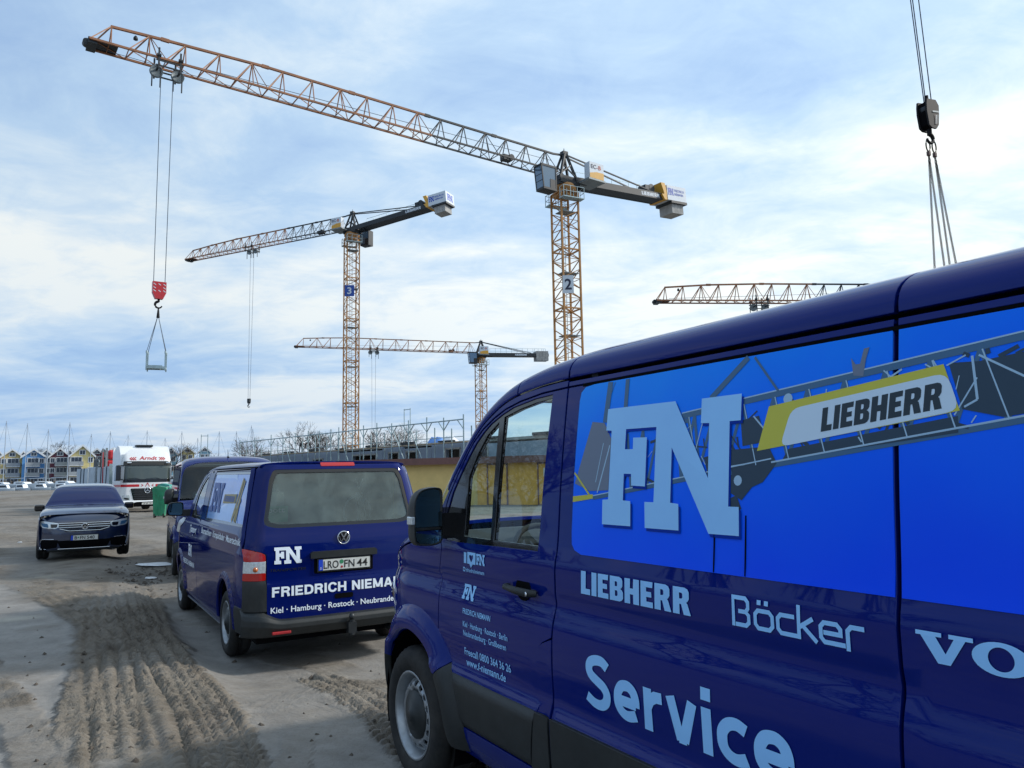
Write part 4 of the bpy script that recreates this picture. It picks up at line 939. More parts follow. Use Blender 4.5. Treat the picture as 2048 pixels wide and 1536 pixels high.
# stroked logotype
def bk(x, pts, closed=False): return stroke([(x+a, b) for a, b in pts], .135, closed)
bkp = []; x = 0
bkp += bk(x, [(.07,0),(.07,.93),(.60,.93),(.72,.82),(.72,.62),(.62,.50),(.74,.40),(.74,.17),(.62,.07),(.16,.07)]) + bk(x, [(.30,.50),(.62,.50)]); x += .95
ring = lambda x, w: bk(x, [(.12,.07),(w-.12,.07),(w,.19),(w,.50),(w-.12,.62),(.12,.62),(0,.50),(0,.19)], True)
bkp += ring(x+.07, .70); bkp += [[(x+.16,.80),(x+.32,.80),(x+.32,.95),(x+.16,.95)], [(x+.46,.80),(x+.62,.80),(x+.62,.95),(x+.46,.95)]]; x += .92
bkp += bk(x, [(.72,.62),(.19,.62),(.07,.50),(.07,.19),(.19,.07),(.82,.07)]); x += .80
bkp += bk(x, [(.07,0),(.07,1.0)]) + bk(x, [(.10,.36),(.60,.66)]) + bk(x, [(.24,.40),(.72,.0)]); x += .80
bkp += bk(x, [(.16,.34),(.75,.34),(.75,.50),(.63,.62),(.19,.62),(.07,.50),(.07,.19),(.19,.07),(.90,.07)]); x += .92
bkp += bk(x, [(.07,-.06),(.07,.50),(.19,.62),(.62,.62)]); x += .62
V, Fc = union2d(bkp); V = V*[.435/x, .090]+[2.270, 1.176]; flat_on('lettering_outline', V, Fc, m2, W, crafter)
vol = [[(0,1),(0,.86),(.10,.86),(.42,0),(.66,0),(.98,.86),(1.12,.86),(1.12,1),(.66,1),(.66,.86),(.76,.86),(.58,.34),(.40,.86),(.52,.86),(.52,1)]]
ell = lambda cx, rx, ry: [(cx+rx*math.cos(2*math.pi*k/32), .5+ry*math.sin(2*math.pi*k/32)) for k in range(32)]
vol.append((ell(1.60, .52, .52), [ell(1.60, .23, .37)]))
vol.append([(2.22,1),(2.22,.86),(2.34,.86),(2.34,.14),(2.22,.14),(2.22,0),(3.10,0),(3.10,.40),(2.95,.40),(2.85,.16),(2.68,.14),(2.68,.86),(2.80,.86),(2.80,1)])
vol.append([(a+3.2, b) for a, b in vol[0]]); vol.append((ell(4.95, .52, .52), [ell(4.95, .23, .37)]))
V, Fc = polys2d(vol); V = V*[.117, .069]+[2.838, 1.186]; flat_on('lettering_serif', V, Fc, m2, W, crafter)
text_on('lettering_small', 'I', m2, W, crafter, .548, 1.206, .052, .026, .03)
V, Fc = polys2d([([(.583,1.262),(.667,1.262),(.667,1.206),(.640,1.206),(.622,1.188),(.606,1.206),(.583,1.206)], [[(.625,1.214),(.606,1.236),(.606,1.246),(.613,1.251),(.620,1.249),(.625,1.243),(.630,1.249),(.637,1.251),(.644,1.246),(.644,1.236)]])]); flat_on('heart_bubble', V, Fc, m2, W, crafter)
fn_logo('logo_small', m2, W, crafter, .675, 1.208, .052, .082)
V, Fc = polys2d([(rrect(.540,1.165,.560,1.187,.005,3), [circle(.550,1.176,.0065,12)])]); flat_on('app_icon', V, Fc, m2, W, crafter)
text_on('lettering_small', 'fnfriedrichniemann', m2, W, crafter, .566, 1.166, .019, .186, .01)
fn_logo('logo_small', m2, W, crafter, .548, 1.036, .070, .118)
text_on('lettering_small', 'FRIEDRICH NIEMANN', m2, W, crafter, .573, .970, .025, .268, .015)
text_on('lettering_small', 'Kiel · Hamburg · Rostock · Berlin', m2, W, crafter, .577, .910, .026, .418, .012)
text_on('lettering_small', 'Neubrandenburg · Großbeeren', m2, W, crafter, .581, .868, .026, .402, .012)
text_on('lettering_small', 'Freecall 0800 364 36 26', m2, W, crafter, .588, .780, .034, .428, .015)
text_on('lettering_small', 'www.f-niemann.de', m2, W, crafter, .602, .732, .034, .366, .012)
# ---------------------------------------------------------------- smaller van, seen from behind
T5_A = rad(31.2); T5_O = (-2.198, 8.427)
t5 = empty('delivery_van', (T5_O[0], T5_O[1], -.16), math.pi/2+T5_A, 'navy blue delivery van seen from behind, white lettering and number plate on its tailgate', 'van')
t5_y = curve1([(.18,.84),(.26,.895),(.34,.92),(.47,.932),(.52,.936),(.70,.95),(.9,.952),(1.06,.950),(1.10,.944),(1.14,.936),(1.2,.930),(1.26,.922),(1.30,.910),(1.5,.878),(1.8,.822),(1.88,.80),(1.93,.77),(2.0,.7)], 900)
def t5_taper(x): x = np.asarray(x, float); return .06*np.maximum(0, (-.45-x)/.4)**2+.30*np.maximum(0, x-3.35)**2
def t5_side(sg):
    def f(x, z): x = np.asarray(x, float); z = np.asarray(z, float); return np.stack([x, sg*(t5_y(z)-t5_taper(x)), z], 1)
    return f
t5_xr = curve1([(.2,-.95),(.45,-.985),(.62,-.978),(.79,-.972),(.81,-.968),(.84,-.955),(1.0,-.950),(1.15,-.935),(1.3,-.895),(1.6,-.825),(1.8,-.775),(1.90,-.745),(1.96,-.70),(2.0,-.64)], 900)
def t5_rear(y, z):
    y = np.asarray(y, float); z = np.asarray(z, float); ye = t5_y(np.minimum(z, 1.93)); a = np.abs(y)
    return np.stack([t5_xr(z)+.030*(y/.9)**2+.105*np.maximum(0, (a-(ye-.17))/.16)**2.2, y, z], 1)
t5_zs = curve1([(-1.2,1.90),(-.62,1.915),(1.6,1.925),(1.9,1.905),(2.15,1.85),(2.4,1.745),(2.65,1.58),(2.9,1.39),(3.05,1.26),(3.2,1.19),(3.6,1.10),(4.1,.93)], 500)
t5_zc = curve1([(-1.2,1.955),(-.62,1.965),(.5,1.985),(1.6,1.985),(1.95,1.965),(2.3,1.87),(2.7,1.62),(3.0,1.40),(3.15,1.31),(3.6,1.20),(4.1,.98)], 500)
def t5_shell(sg):
    def f(x, v):
        x = np.asarray(x, float); v = np.clip(np.asarray(v, float), 0, 1); zs = t5_zs(x); zc = t5_zc(x); ye = t5_y(zs)-t5_taper(x); th = v*math.pi/2; c = np.maximum(np.cos(th), 0)
        return np.stack([x, sg*ye*c**.62, zs+(zc-zs)*np.sin(th)**.62], 1)
    return f
PT = M['navy_paint_dusty']; KB = M['black_plastic']; BK = (-1, 0, 0); W5 = M['vinyl_white']
ARCH_R, ARCH_F = (0, .37), (3.30, .37)
for sg in (1, -1):
    S = t5_side(sg); o = (0, sg, 0); rs = .06 if sg == 1 else .12
    win = smooth_poly([(1.60,1.305),(-.60,1.325),(-.655,1.345),(-.56,1.845),(-.52,1.872),(1.53,1.885)], .04, 3)
    body = [(1.86,.33),(1.86,1.912),(-.52,1.902),(-.58,1.80),(-.70,1.33),(-.76,1.12),(-.80,.60),(-.78,.33)]
    body = cut_arch(body, ARCH_R, .415)
    b = panel('side_panel', body, S, PT, t5, o, rs, [win], .03)
    panel('window_seal', win, S, M['gloss_black'], b, o, .10, [[(1.545,1.335),(-.61,1.352),(-.535,1.845),(1.49,1.858)]], .01, lift=-.004)
    wg = panel('side_window', [(1.555,1.328),(-.62,1.345),(-.53,1.852),(1.497,1.865)], S, M['print_blue_pale'] if 'print_blue_pale' in M else M['crane_white'], b, o, .1, (), .003, lift=-.008, rim=False)
    if sg == 1: t5_win = wg; t5_body = b
    up = [(x, float(t5_zs(x))) for x in np.linspace(1.875, 2.98, 20)]
    fwin = [(1.93,1.87),(2.06,1.842),(2.28,1.752),(2.48,1.60),(2.62,1.45),(2.70,1.30),(1.90,1.30)]
    door = cut_arch([(1.875,.33),(1.875,1.905)]+up[1:]+[(3.02,1.24),(2.92,.9),(2.95,.33)], ARCH_F, .415)
    d = panel('front_door', door, S, PT, t5, o, rs, [fwin], .03)
    panel('window_frame', fwin, S, M['gloss_black'], d, o, .1, [[(1.95,1.84),(2.05,1.82),(2.25,1.73),(2.44,1.585),(2.50,1.48),(2.50,1.335),(1.93,1.335)]], .01, lift=-.004)
    panel('window_glass', [(1.95,1.84),(2.05,1.82),(2.25,1.73),(2.44,1.585),(2.50,1.48),(2.50,1.335),(1.93,1.335)], S, M['glass_side'], d, o, .15, (), .003, lift=-.012, rim=False)
    wing = cut_arch([(2.965,.50),(2.935,.9),(3.035,1.24)]+[(x, float(t5_zs(x))) for x in np.linspace(3.06, 4.0, 12)]+[(4.0,.45),(3.6,.40)], ARCH_F, .415)
    panel('wing', wing, S, PT, t5, o, .07, (), .03)
    panel('sill', [(.44,.245),(2.86,.245),(2.86,.322),(.42,.322)], S, PT, t5, o, .1, (), .02)
    sg_ = MB(); q = S(np.array([2.86, .44]), np.array([.243, .243])); sg_.bar(q[0]+np.array([0, sg*.004, 0]), q[1]+np.array([0, sg*.004, 0]), .010, .010); sg_.build('sill_edge', M['steel_rim'], t5)
    hd = MB(); hd.path([(2.02, sg*(.952+.008), 1.12), (2.06, sg*(.952+.035), 1.125), (2.17, sg*(.952+.035), 1.125), (2.21, sg*(.952+.008), 1.12)], .013, 6); hd.build('handle', PT, d)
    rp5 = curve1([(.395, .0), (.400, .018), (.42, .024), (.455, .016), (.49, -.003)])
    for c, nm in ((ARCH_R, 'rear_arch'), (ARCH_F, 'front_arch')):
        def fl(a, r, c=c, sg=sg, S=S):
            p = S(c[0]+r*np.cos(a), c[1]+r*np.sin(a)); p[:, 1] += sg*rp5(r); return p
        panel(nm, [(a, .396) for a in np.linspace(rad(-4), rad(184), 30)]+[(a, .49) for a in np.linspace(rad(184), rad(-4), 30)], fl, PT, t5, o, .05, (), .05)
        wl_ = MB(); n = 20; vs = []
        for k in range(n+1):
            a = rad(-15)+rad(210)*k/n
            for y in (.90, .5): vs.append((c[0]+.41*math.cos(a), sg*y, c[1]+.41*math.sin(a)))
        wl_.add(vs, [(2*k, 2*k+2, 2*k+3, 2*k+1) for k in range(n)], True); wl_.add([(c[0]+.42*math.cos(rad(-15)+rad(210)*k/n), sg*.51, c[1]+.42*math.sin(rad(-15)+rad(210)*k/n)) for k in range(n+1)], [tuple(range(n+1))]); wl_.build('wheel_well', M['gap_black'], t5)
        make_wheel(t5, c[0], sg*.825, .335, sg, .335, .205, .215, 'steel', 'wheel', 14)
    panel('roof', [(-.655,.0),(1.95,.0),(2.12,.10),(2.08,.5),(2.06,1.0),(-.655,1.0)], t5_shell(sg), PT, t5, (0, 0, 1), .08, (), .02)
    panel('windscreen', [(2.15,.10),(2.60,.06),(2.98,.10),(3.06,.5),(3.09,1.0),(2.07,1.0),(2.09,.5)], t5_shell(sg), M['glass_clear'], t5, (0, 0, 1), .12, (), .003, rim=False)
    panel('bonnet', [(3.02,.03),(4.05,.03),(4.05,1),(3.11,1),(3.08,.5),(3.0,.12)], t5_shell(sg), PT, t5, (0, 0, 1), .12, (), .02)
    rl = MB(); pts = [S(np.array([x]), np.array([1.893]))[0] for x in np.linspace(1.5, -.45, 6)]
    for a, c_ in zip(pts[:-1], pts[1:]): rl.bar(a, c_, .006, .014)
    rl.build('roof_channel', M['gap_black'], t5)
    # tail lamp: three lenses wrapping the corner, black filler below, all on the rear surface
    ry = lambda y, z: t5_rear(sg*np.asarray(y, float), z)
    tl = empty('tail_lamp'); tl.parent = t5
    panel('lens_upper', smooth_poly([(.757,1.018),(.762,1.075),(.80,1.098),(.945,1.135),(.935,1.018)], .012, 2), ry, M['lens_red'], tl, BK, .03, (), .02, .004)
    panel('lens_middle', [(.757,.912),(.757,1.015),(.937,1.015),(.941,.912)], ry, M['lens_clear'], tl, BK, .03, (), .02, .003)
    panel('lens_lower', smooth_poly([(.757,.842),(.757,.909),(.941,.909),(.944,.842)], .01, 2), ry, M['lens_red'], tl, BK, .03, (), .02, .004)
    bl = MB(); bl.lathe([(0, .0), (.022, .004), (.024, .02)], (float(t5_rear(np.array([.84]), np.array([.945]))[0, 0])-.012, sg*.845, .945), 'x', 12); bl.build('bulb', M['lens_amber'], tl)
    panel('corner_filler', [(.745,.56),(.752,.836),(.945,.836),(.945,.56)], ry, KB, t5, BK, .05, (), .02)
    panel('d_pillar', [(.80,1.905),(.843,1.68),(.898,1.376),(.925,1.222),(.945,1.14),(.948,1.20),(.935,1.30),(.90,1.50),(.86,1.75),(.825,1.90)], ry, PT, t5, BK, .05, (), .02)
# tailgate
gate = [(.752,1.932),(.79,1.889),(.835,1.68),(.889,1.376),(.915,1.222),(.928,1.142),(.80,1.105),(.748,1.083),(.744,1.0),(.742,.57),(.732,.478)]
gate = gate+[(-a, b) for a, b in gate[::-1]]
rw_ = [(.655,1.885),(.70,1.79),(.745,1.51),(.768,1.385),(.745,1.340),(.64,1.316)]
rwin = smooth_poly(rw_+[(-a, b) for a, b in rw_[::-1]], .035, 3)
tg = panel('tailgate', gate, t5_rear, PT, t5, BK, .05, [rwin], .03)
win_in = [(a*.945, 1.60+(b-1.60)*.88) for a, b in rwin]
panel('window_band', rwin, t5_rear, M['gloss_black'], tg, BK, .08, [win_in], .01, lift=-.003)
panel('rear_glass', [(a*.955, 1.60+(b-1.60)*.90) for a, b in rwin], t5_rear, M['glass_dirty'], tg, BK, .1, (), .003, lift=-.010, rim=False)
panel('stop_lamp', rrect(-.178,1.913,.178,1.948,.008,2), t5_rear, M['lens_red'], tg, BK, .06, (), .006, .002, lift=.004)
rcs = panel('plate_recess', rrect(-.32,.852,.32,1.016,.03,4), t5_rear, M['navy_paint_dusty'], tg, BK, .06, (), .0, .001, lift=.003)
panel('plate_recess_floor', rrect(-.300,.868,.300,1.010,.015,3), t5_rear, M['gap_black'], tg, BK, .06, (), .0, .001, lift=.005)
hb = MB()
for k, (dy, z0, z1, dx) in enumerate([(.337, 1.016, 1.080, .030)]):
    pl = [(-dy,z0),(dy,z0+.0),(dy+.002,z1-.015),(dy-.02,z1),(-dy+.02,z1),(-dy-.002,z1-.015)]
    hb.prism(pl, 'x', float(t5_xr(1.04))+.01, float(t5_xr(1.04))-dx)
hb.build('tailgate_handle', KB, tg)
plx = float(t5_xr(.95))-.018
pf = MB(); pf.rbox((plx+.002, -.272, .880), (plx+.016, .272, 1.008), .004); pfo = pf.build('plate_frame', KB, tg)
pw = MB(); pw.box((plx-.004, -.260, .896), (plx+.004, .218, .998)); pw.build('number_plate', M['plate_white'], tg)
pbx = MB(); pbx.box((plx-.0042, .2185, .896), (plx+.004, .260, .998)); pbx.build('plate_band', M['plate_blue'], tg)
rmap = lambda u, v: np.stack([0*u+plx-.0055, -u, v], 1)
text_on('plate_lettering', 'LRO', rmap, M['plate_black'], tg, -.212, .910, .072, .150, .012); text_on('plate_lettering', 'FN', rmap, M['plate_black'], tg, -.005, .910, .072, .105, .012); text_on('plate_lettering', '44', rmap, M['plate_black'], tg, .125, .910, .072, .110, .012)
text_on('plate_band_letter', 'D', rmap, M['plate_white'], tg, -.246, .905, .022, .015, .01)
sl2 = MB(); sl2.lathe([(0, 0), (.021, 0)], (plx-.0056, .032, .968), 'x', 16); sl2.build('seal', M['seal_green'], tg)
sl3 = MB(); sl3.lathe([(0, 0), (.012, 0)], (plx-.0056, .030, .918), 'x', 12); sl3.build('seal', M['red_dark'], tg)
# badge ring with its letters as strokes
bx = float(t5_xr(1.197))-.010
bg_ = MB(); bg_.lathe([(.066, .006), (.066, -.004), (.060, -.008), (.055, -.004), (.055, .006)], (bx, 0, 1.197), 'x', 40); bgo = bg_.build('badge', M['chrome'], tg)
bd = MB(); bd.lathe([(0, .0), (.056, .0)], (bx+.002, 0, 1.197), 'x', 32); bd.build('badge_field', M['gloss_black'], tg)
vw = []
for pts in ([(-.026,.045),(-.006,.008),(.006,.008),(.026,.045)], [(-.050,.020),(-.024,-.040),(0,-.002),(.024,-.040),(.050,.020)]): vw += stroke(pts, .011)
V, Fc = polys2d(vw); flat_on('badge_letters', V+[0, 1.197], Fc, lambda u, v: np.stack([0*u+bx-.006, -u, v], 1), M['chrome'], tg)
def t5map(off):
    def f(u, v): p = t5_rear(-np.asarray(u, float), np.asarray(v, float)); p[:, 0] -= off; return p
    return f
r3 = t5map(.004)
fn_logo('logo', r3, W5, tg, -.677, .983, .158, .257)
text_on('lettering_model', 'TRANSPORTER', r3, M['chrome'], tg, -.722, .916, .025, .345, .015, .25)
stroke_words('lettering_owner', 'FRIEDRICH NIEMANN', r3, W5, tg, -.700, .684, .091, 1.40, .21, .11)
text_on('lettering_towns', 'Kiel · Hamburg · Rostock · Neubrandenburg', r3, W5, tg, -.710, .537, .053, 1.41, .012)
panel('latch_slot', rrect(-.085,.618,.10,.664,.015,3), t5_rear, M['gap_black'], tg, BK, .05, (), .0, .001, lift=.004)
# rear bumper: stepped, wraps round the corner
def bumper_surf(y, t):
    y = np.asarray(y, float); t = np.asarray(t, float); ye = .94; a = np.abs(y)
    z = np.interp(t, [0, .15, .55, .72, .80, 1.0], [.315, .33, .40, .445, .47, .482]); x = np.interp(t, [0, .15, .55, .72, .80, 1.0], [-.96, -1.02, -1.055, -1.052, -1.035, -.965])
    zr = z+.085*sstep(.60, .82, a)*np.clip(t, 0, 1)**2
    return np.stack([x+.030*(y/.9)**2+.16*np.maximum(0, (a-.74)/.20)**2.2, y, zr], 1)
panel('bumper', [(-.95,0),(.95,0),(.95,1),(-.95,1)], bumper_surf, KB, t5, (-1, 0, .3), .05, (), .02)
for sg in (1, -1):
    panel('bumper_side', [(-.47,.325),(-.44,.50),(-.50,.57),(-.80,.565),(-.86,.33)], t5_side(sg), KB, t5, (0, sg, 0), .06, (), .03, lift=.012)
    rf = MB(); rf.rbox((-1.045, sg*.536, .352), (-1.015, sg*.71, .378), .006); rf.build('reflector', M['red_dark'], t5)
hk = MB(); hk.tube((-.98, -.035, .30), (-1.09, -.035, .30), .022); hk.tube((-1.09, -.035, .28), (-1.09, -.035, .42), .030, 12); hk.lathe([(0, .06), (.02, .055), (.027, .03), (.02, .006), (0, 0)], (-1.09, -.035, .42), 'z', 14)
hk.box((-1.12, -.075, .30), (-1.06, .005, .40)); hk.build('tow_hitch', M['dark_metal'], t5)
fl = MB(); fl.box((-.90, -.82, .26), (3.9, .82, .32)); fl.build('floor', M['gap_black'], t5)
nb = MB(); nb.box((3.9, -.80, .28), (4.08, .80, .95)); nb.build('nose', PT, t5)
ex = MB(); ex.path([(-.6, -.45, .28), (-.95, -.48, .27), (-1.0, -.48, .25)], .03, 8); ex.build('exhaust', M['dark_metal'], t5)
# load space seen through the dirty glass: bulkhead with a small pane, racking, dangling cable
ld = MB(); ld.box((1.70, -.80, .34), (1.74, .80, 1.90)); ld.build('bulkhead', M['bulkhead'], t5)
rk = MB()
for z in (.7, 1.05, 1.40): rk.box((-.55, .52, z), (1.4, .78, z+.02)); 
rk.box((-.56, .50, .4), (-.54, .78, 1.66)); rk.box((1.38, .50, .4), (1.40, .78, 1.66)); rk.build('rack', M['shelf_grey'], t5)
rb = MB(); rb.box((-.565, .46, 1.36), (-.56, .66, 1.52)); rb.build('rack_sign', M['rack_green'], t5)
text_on('rack_lettering', 'bott', lambda u, v: np.stack([0*u-.568, -u, v], 1), M['plate_white'], t5, -.655, 1.455, .052, .16, .01)
cb = MB()
for k in range(6):
    cb.path([(.1, -.50-.02*k+.015*math.sin(j*.9+k), 1.62-j*.045) for j in range(14)], .008, 5)
n = 20; cb.path([(.08, -.50+.16*math.cos(2*math.pi*k/n), 1.40+.18*math.sin(2*math.pi*k/n)) for k in range(n+1)], .012, 5)
cb.path([(.08, -.56, 1.78), (.08, -.52, 1.66), (.08, -.47, 1.78)], .012, 5); cb.build('cable_coil', M['crane_white'], t5)
wi = MB(); wi.box((-.30, -.80, .33), (1.69, -.76, 1.85)); wi.build('inner_lining', M['shelf_grey'], t5)
for sg in (1, -1):
    mr_ = empty('door_mirror'); mr_.parent = t5; mr_.location = (2.80, sg*1.09, 1.40); mr_.rotation_euler = (0, 0, sg*rad(5))
    ol = smooth_poly([(-.105,-.085),(.095,-.075),(.112,-.02),(.085,.085),(.03,.10),(-.10,.10)], .045, 5); n = len(ol); vs = []
    rings = [(0, 1), (.03, 1.03), (.08, .9), (.11, .55)]
    for x, k in rings: vs += [(x, sg*u*k, v*k) for u, v in ol]
    sm = MB(); sm.add(vs, [(r*n+i, r*n+(i+1) % n, (r+1)*n+(i+1) % n, (r+1)*n+i) for r in range(3) for i in range(n)], True); sm.add(vs[-n:], [tuple(range(n))]); sm.build('shell', KB, mr_)
    panel('mirror_glass', [(u*.86, v*.86) for u, v in ol], lambda u, v, sg=sg: np.stack([0*u+.006, sg*u, v], 1), M['mirror'], mr_, (-1, 0, 0), .05, (), .003, .001)
    ar = MB(); ar.prism([(-.01,-.09),(.06,-.09),(.06,.0),(.0,.0)], 'y', -sg*.09, -sg*.28); ar.build('arm', KB, mr_)
# decals on the left side of that van
_T = t5_side(1)
def t5s(off):
    def f(u, v): p = _T(-np.asarray(u, float), np.asarray(v, float)); p[:, 1] += off; return p
    return f
w5 = t5s(-.002)
V, Fc = polys2d([[(-1.49,1.34),(-1.43,1.855),(-.20,1.85),(.05,1.60),(.28,1.35)]]); flat_on('window_print_sky', V, Fc, t5s(-.006), M['print_sky'] if 'print_sky' in M else M['crane_white'], t5_body)
fn_logo('window_logo', w5, M['print_navy_logo'], t5_body, -1.40, 1.42, .34, .62)
V, Fc = polys2d([[(-.66,1.53),(-.64,1.63),(.02,1.64),(.02,1.545)]]); flat_on('window_sign', V, Fc, w5, M['print_gold'], t5_body)
block_on('window_sign_letters', 'LIEBHERR', t5s(.0), M['print_navy_logo'], t5_body, -.60, 1.555, .06, .56)
V, Fc = polys2d(lines([((-.02,1.36),(.20,1.80),.07),((.10,1.36),(.28,1.78),.06),((.18,1.35),(.22,1.60),.05),((.02,1.40),(.26,1.58),.03)])); flat_on('window_print_crane', V, Fc, w5, M['print_gold'], t5_body)
text_on('side_lettering', 'Baumaschinen · Kompaktlader · Mauertechnik', t5s(.003), W5, t5_body, -1.63, 1.150, .070, 2.24, .018)
fn_logo('side_logo', t5s(.003), W5, t5_body, -2.50, .815, .150, .27)
text_on('side_lettering', 'FRIEDRICH NIEMANN', t5s(.003), W5, t5_body, -2.93, .690, .065, .92, .02)
text_on('side_lettering', 'Transport', t5s(.003), W5, t5_body, -2.55, 1.110, .10, .52, .02, .2)
V, Fc = polys2d([[(-1.50,1.285),(.63,1.315),(.63,1.302),(-1.0,1.275)]]); flat_on('waist_highlight', V, Fc, t5s(.003), M['steel_rim'], t5_body)
# ---------------------------------------------------------------- tower cranes
def lattice_mast(root, w, z0, z1, sec, m, panel_h):
    h = w/2; c = [(-h, -h), (h, -h), (h, h), (-h, h)]; t = .085*w
    n = max(1, round((z1-z0)/sec)); d = (z1-z0)/n
    for i in range(n):
        b = MB(); za, zb = z0+i*d, z0+(i+1)*d; k = max(1, round(d/panel_h)); e = d/k
        for x, y in c: b.bar((x, y, za), (x, y, zb), t)
        for j in range(k):
            zl, zh = za+j*e, za+(j+1)*e
            for q in range(4):
                a, a2 = c[q], c[(q+1) % 4]
                if (j+q) % 2: a, a2 = a2, a
                b.bar((*a, zl), (*a2, zl+e*.5), t*.45); b.bar((*a2, zl+e*.5), (*a, zh), t*.45)
                b.bar((*c[q], zl+e*.5), (*c[(q+1) % 4], zl+e*.5), t*.30)
        for q in range(4): b.bar((*c[q], zb-.02), (*c[(q+1) % 4], zb-.02), t*.8)
        b.build('mast_section', m, root)
def crane(name, base, rotz, mast_rot, label, H=28, w=1.6, Lj=38, Lc=13, jh=1.9, jw=1.4, panels=16, black=4, counter_tilt=0.0, box=(-1.9, 1.5), cab=(2.6, 1.2), trolley=None, hook=None, sign=None, legend='box', jib_m='jib_orange', base_z=0.0, simple=False, hookcol='red'):
    root = empty(name, (base[0], base[1], base_z), rotz, label, 'crane', 'tower cranes over the building site')
    ms = empty('mast'); ms.parent = root; ms.rotation_euler = (0, 0, mast_rot)
    zt = H-1.6
    lattice_mast(ms, w, .0, zt, 5.6, M['crane_orange'], 1.87)
    # ladders and rest platforms inside the mast
    if not simple:
        ld = MB()
        for x in (-.2, .2): ld.tube((x, w*.25, .3), (x, w*.25, zt-.5), .03, 5)
        for k in range(int(zt/.35)): ld.bar((-.2, w*.25, .4+k*.35), (.2, w*.25, .4+k*.35), .025)
        for k in range(int(zt/2.8)):
            z = 1.5+k*2.8; n = 10; ld.path([(.35*math.cos(2*math.pi*j/n), w*.25-.35+.35*math.sin(2*math.pi*j/n), z) for j in range(n+1)], .015, 4)
        ld.build('ladder', M['galvanised'], ms)
    zs_ = [zt-1.9-k*5.6 for k in range(int((zt-3)/5.6)+1)]
    for z in zs_:
        pf = MB(); pf.box((-w*.45, -w*.45, z), (w*.45, w*.12, z+.06)); pf.bar((-w*.48, w*.12, z), (w*.48, w*.12, z), .08); pf.build('rest_platform', M['crane_grey'], ms)
    # slewing platform with railings
    z = zt-.9
    for sg in (1, -1):
        wp = MB(); wp.box((-w*.62, sg*w*.52, z), (w*.62, sg*(w*.52+.75), z+.08))
        for x in (-w*.6, -w*.2, w*.2, w*.6):
            for y in (w*.56, w*.52+.72): wp.bar((x, sg*y, z), (x, sg*y, z+1.05), .045)
        for zz in (.55, 1.05):
            wp.bar((-w*.6, sg*(w*.52+.72), z+zz), (w*.6, sg*(w*.52+.72), z+zz), .04)
            for x in (-w*.6, w*.6): wp.bar((x, sg*w*.56, z+zz), (x, sg*(w*.52+.72), z+zz), .04)
        wp.build('walkway', M['galvanised'], ms)
    sr = MB(); sr.lathe([(w*.40, 0), (w*.62, .35), (w*.62, .55), (w*.5, .9)], (0, 0, zt-.1), 'z', 20); sr.box((-w*.45, -w*.45, zt-.35), (w*.45, w*.45, zt-.05)); sr.build('slewing_ring', M['crane_orange'], root)
    # tower head frame
    hd = MB(); T = Vector((-.1, 0, H+jh+.25))
    for y in (-jw*.45, jw*.45):
        hd.bar((1.0, y, H-.7), (T.x+.1, y*.25, T.z), .2); hd.bar((-1.2, y, H-.7), (T.x-.1, y*.25, T.z), .2); hd.bar((1.0, y, H-.7), (-1.2, y, H-.7), .35); hd.bar((-.9, y*.9, H), (.5, y*.6, H+jh*.55), .1); hd.bar((.8, y*.9, H), (-.5, y*.6, H+jh*.55), .1)
    hd.box((-1.0, -jw*.5, H-1.0), (1.0, jw*.5, H-.15)); hd.cbox(T, (.55, .5, .45)); hd.bar(T, T+Vector((0, 0, .55)), .05); hd.build('tower_head', M['crane_black'], root)
    # jib
    L = Lj; e = (L-1.2)/panels; tp = lambda x: H+jh*(1 if x < L*.72 else 1-.22*(x-L*.72)/(L*.28)); t = .052*jh
    per = max(1, panels//5); i = 0; secs = []
    while i < panels: secs.append((i, min(panels, i+per))); i += per
    for a, b in secs:
        mm = M['crane_black'] if a < black else M[jib_m]; g = MB(); xa, xb = 1.2+a*e, 1.2+b*e
        xe = xb if b < panels else L
        for y in (-jw/2, jw/2): g.bar((xa, y, H), (xe, y, H), t*1.2, t*1.3)
        g.bar((xa, 0, tp(xa)), (xb-(e*.55 if b == panels else 0), 0, tp(xb)), t*1.5)
        for k in range(a, b):
            x0, x1 = 1.2+k*e, 1.2+(k+1)*e; xm = x0+e*.42
            for y in (-jw/2, jw/2):
                g.bar((xm, 0, tp(xm)), (xm+e*.04, y, H), t*.62); g.bar((xm, 0, tp(xm)), (x1 if k < panels-1 else xe-.05, y, H), t*.66)
                g.bar((x0, y, H), (xm, 0, tp(xm)), t*.5) if k == a else None
            g.bar((x0, -jw/2, H), (x0, jw/2, H), t*.5); g.bar((x0, -jw/2, H), (x1, jw/2, H), t*.42); g.bar((x0+e*.5, -jw/2, H), (x0+e*.5, jw/2, H), t*.42)
        if b < panels:
            g.cbox((xb, 0, tp(xb)), (.5, .16, .22))
        g.build('jib_section', mm, root)
    rt = MB(); rt.bar((1.2, 0, tp(1.2)), (T.x, 0, T.z-.1), t*1.5); rt.build('jib_pivot', M['crane_black'], root)
    tip = MB(); tip.cbox((L-.2, 0, H-.05), (.5, jw*.9, .35)); tip.tube((L+.08, -.2, H-.02), (L+.08, .2, H-.02), .22, 12); tip.box((L-1.6, -jw*.45, H+.03), (L-.3, jw*.45, H+.08)); tip.build('jib_tip', M['dark_metal'], root)
    fw = MB(); fw.bar((1.5, .05, H+jh*.62), (L-1.5, .05, tp(L-1.5)-.65*jh), .03); fw.bar((1.0, -.1, H-.28), (L-.3, -.1, H-.12), .025); fw.build('trolley_rope', M['rope'], root)
    wd = MB(); wd.tube((L*.16, -.35, H+.28), (L*.16, .35, H+.28), .28, 12); wd.cbox((L*.16+.5, 0, H+.2), (.6, .6, .45)); wd.build('trolley_winch', M['crane_black'], root)
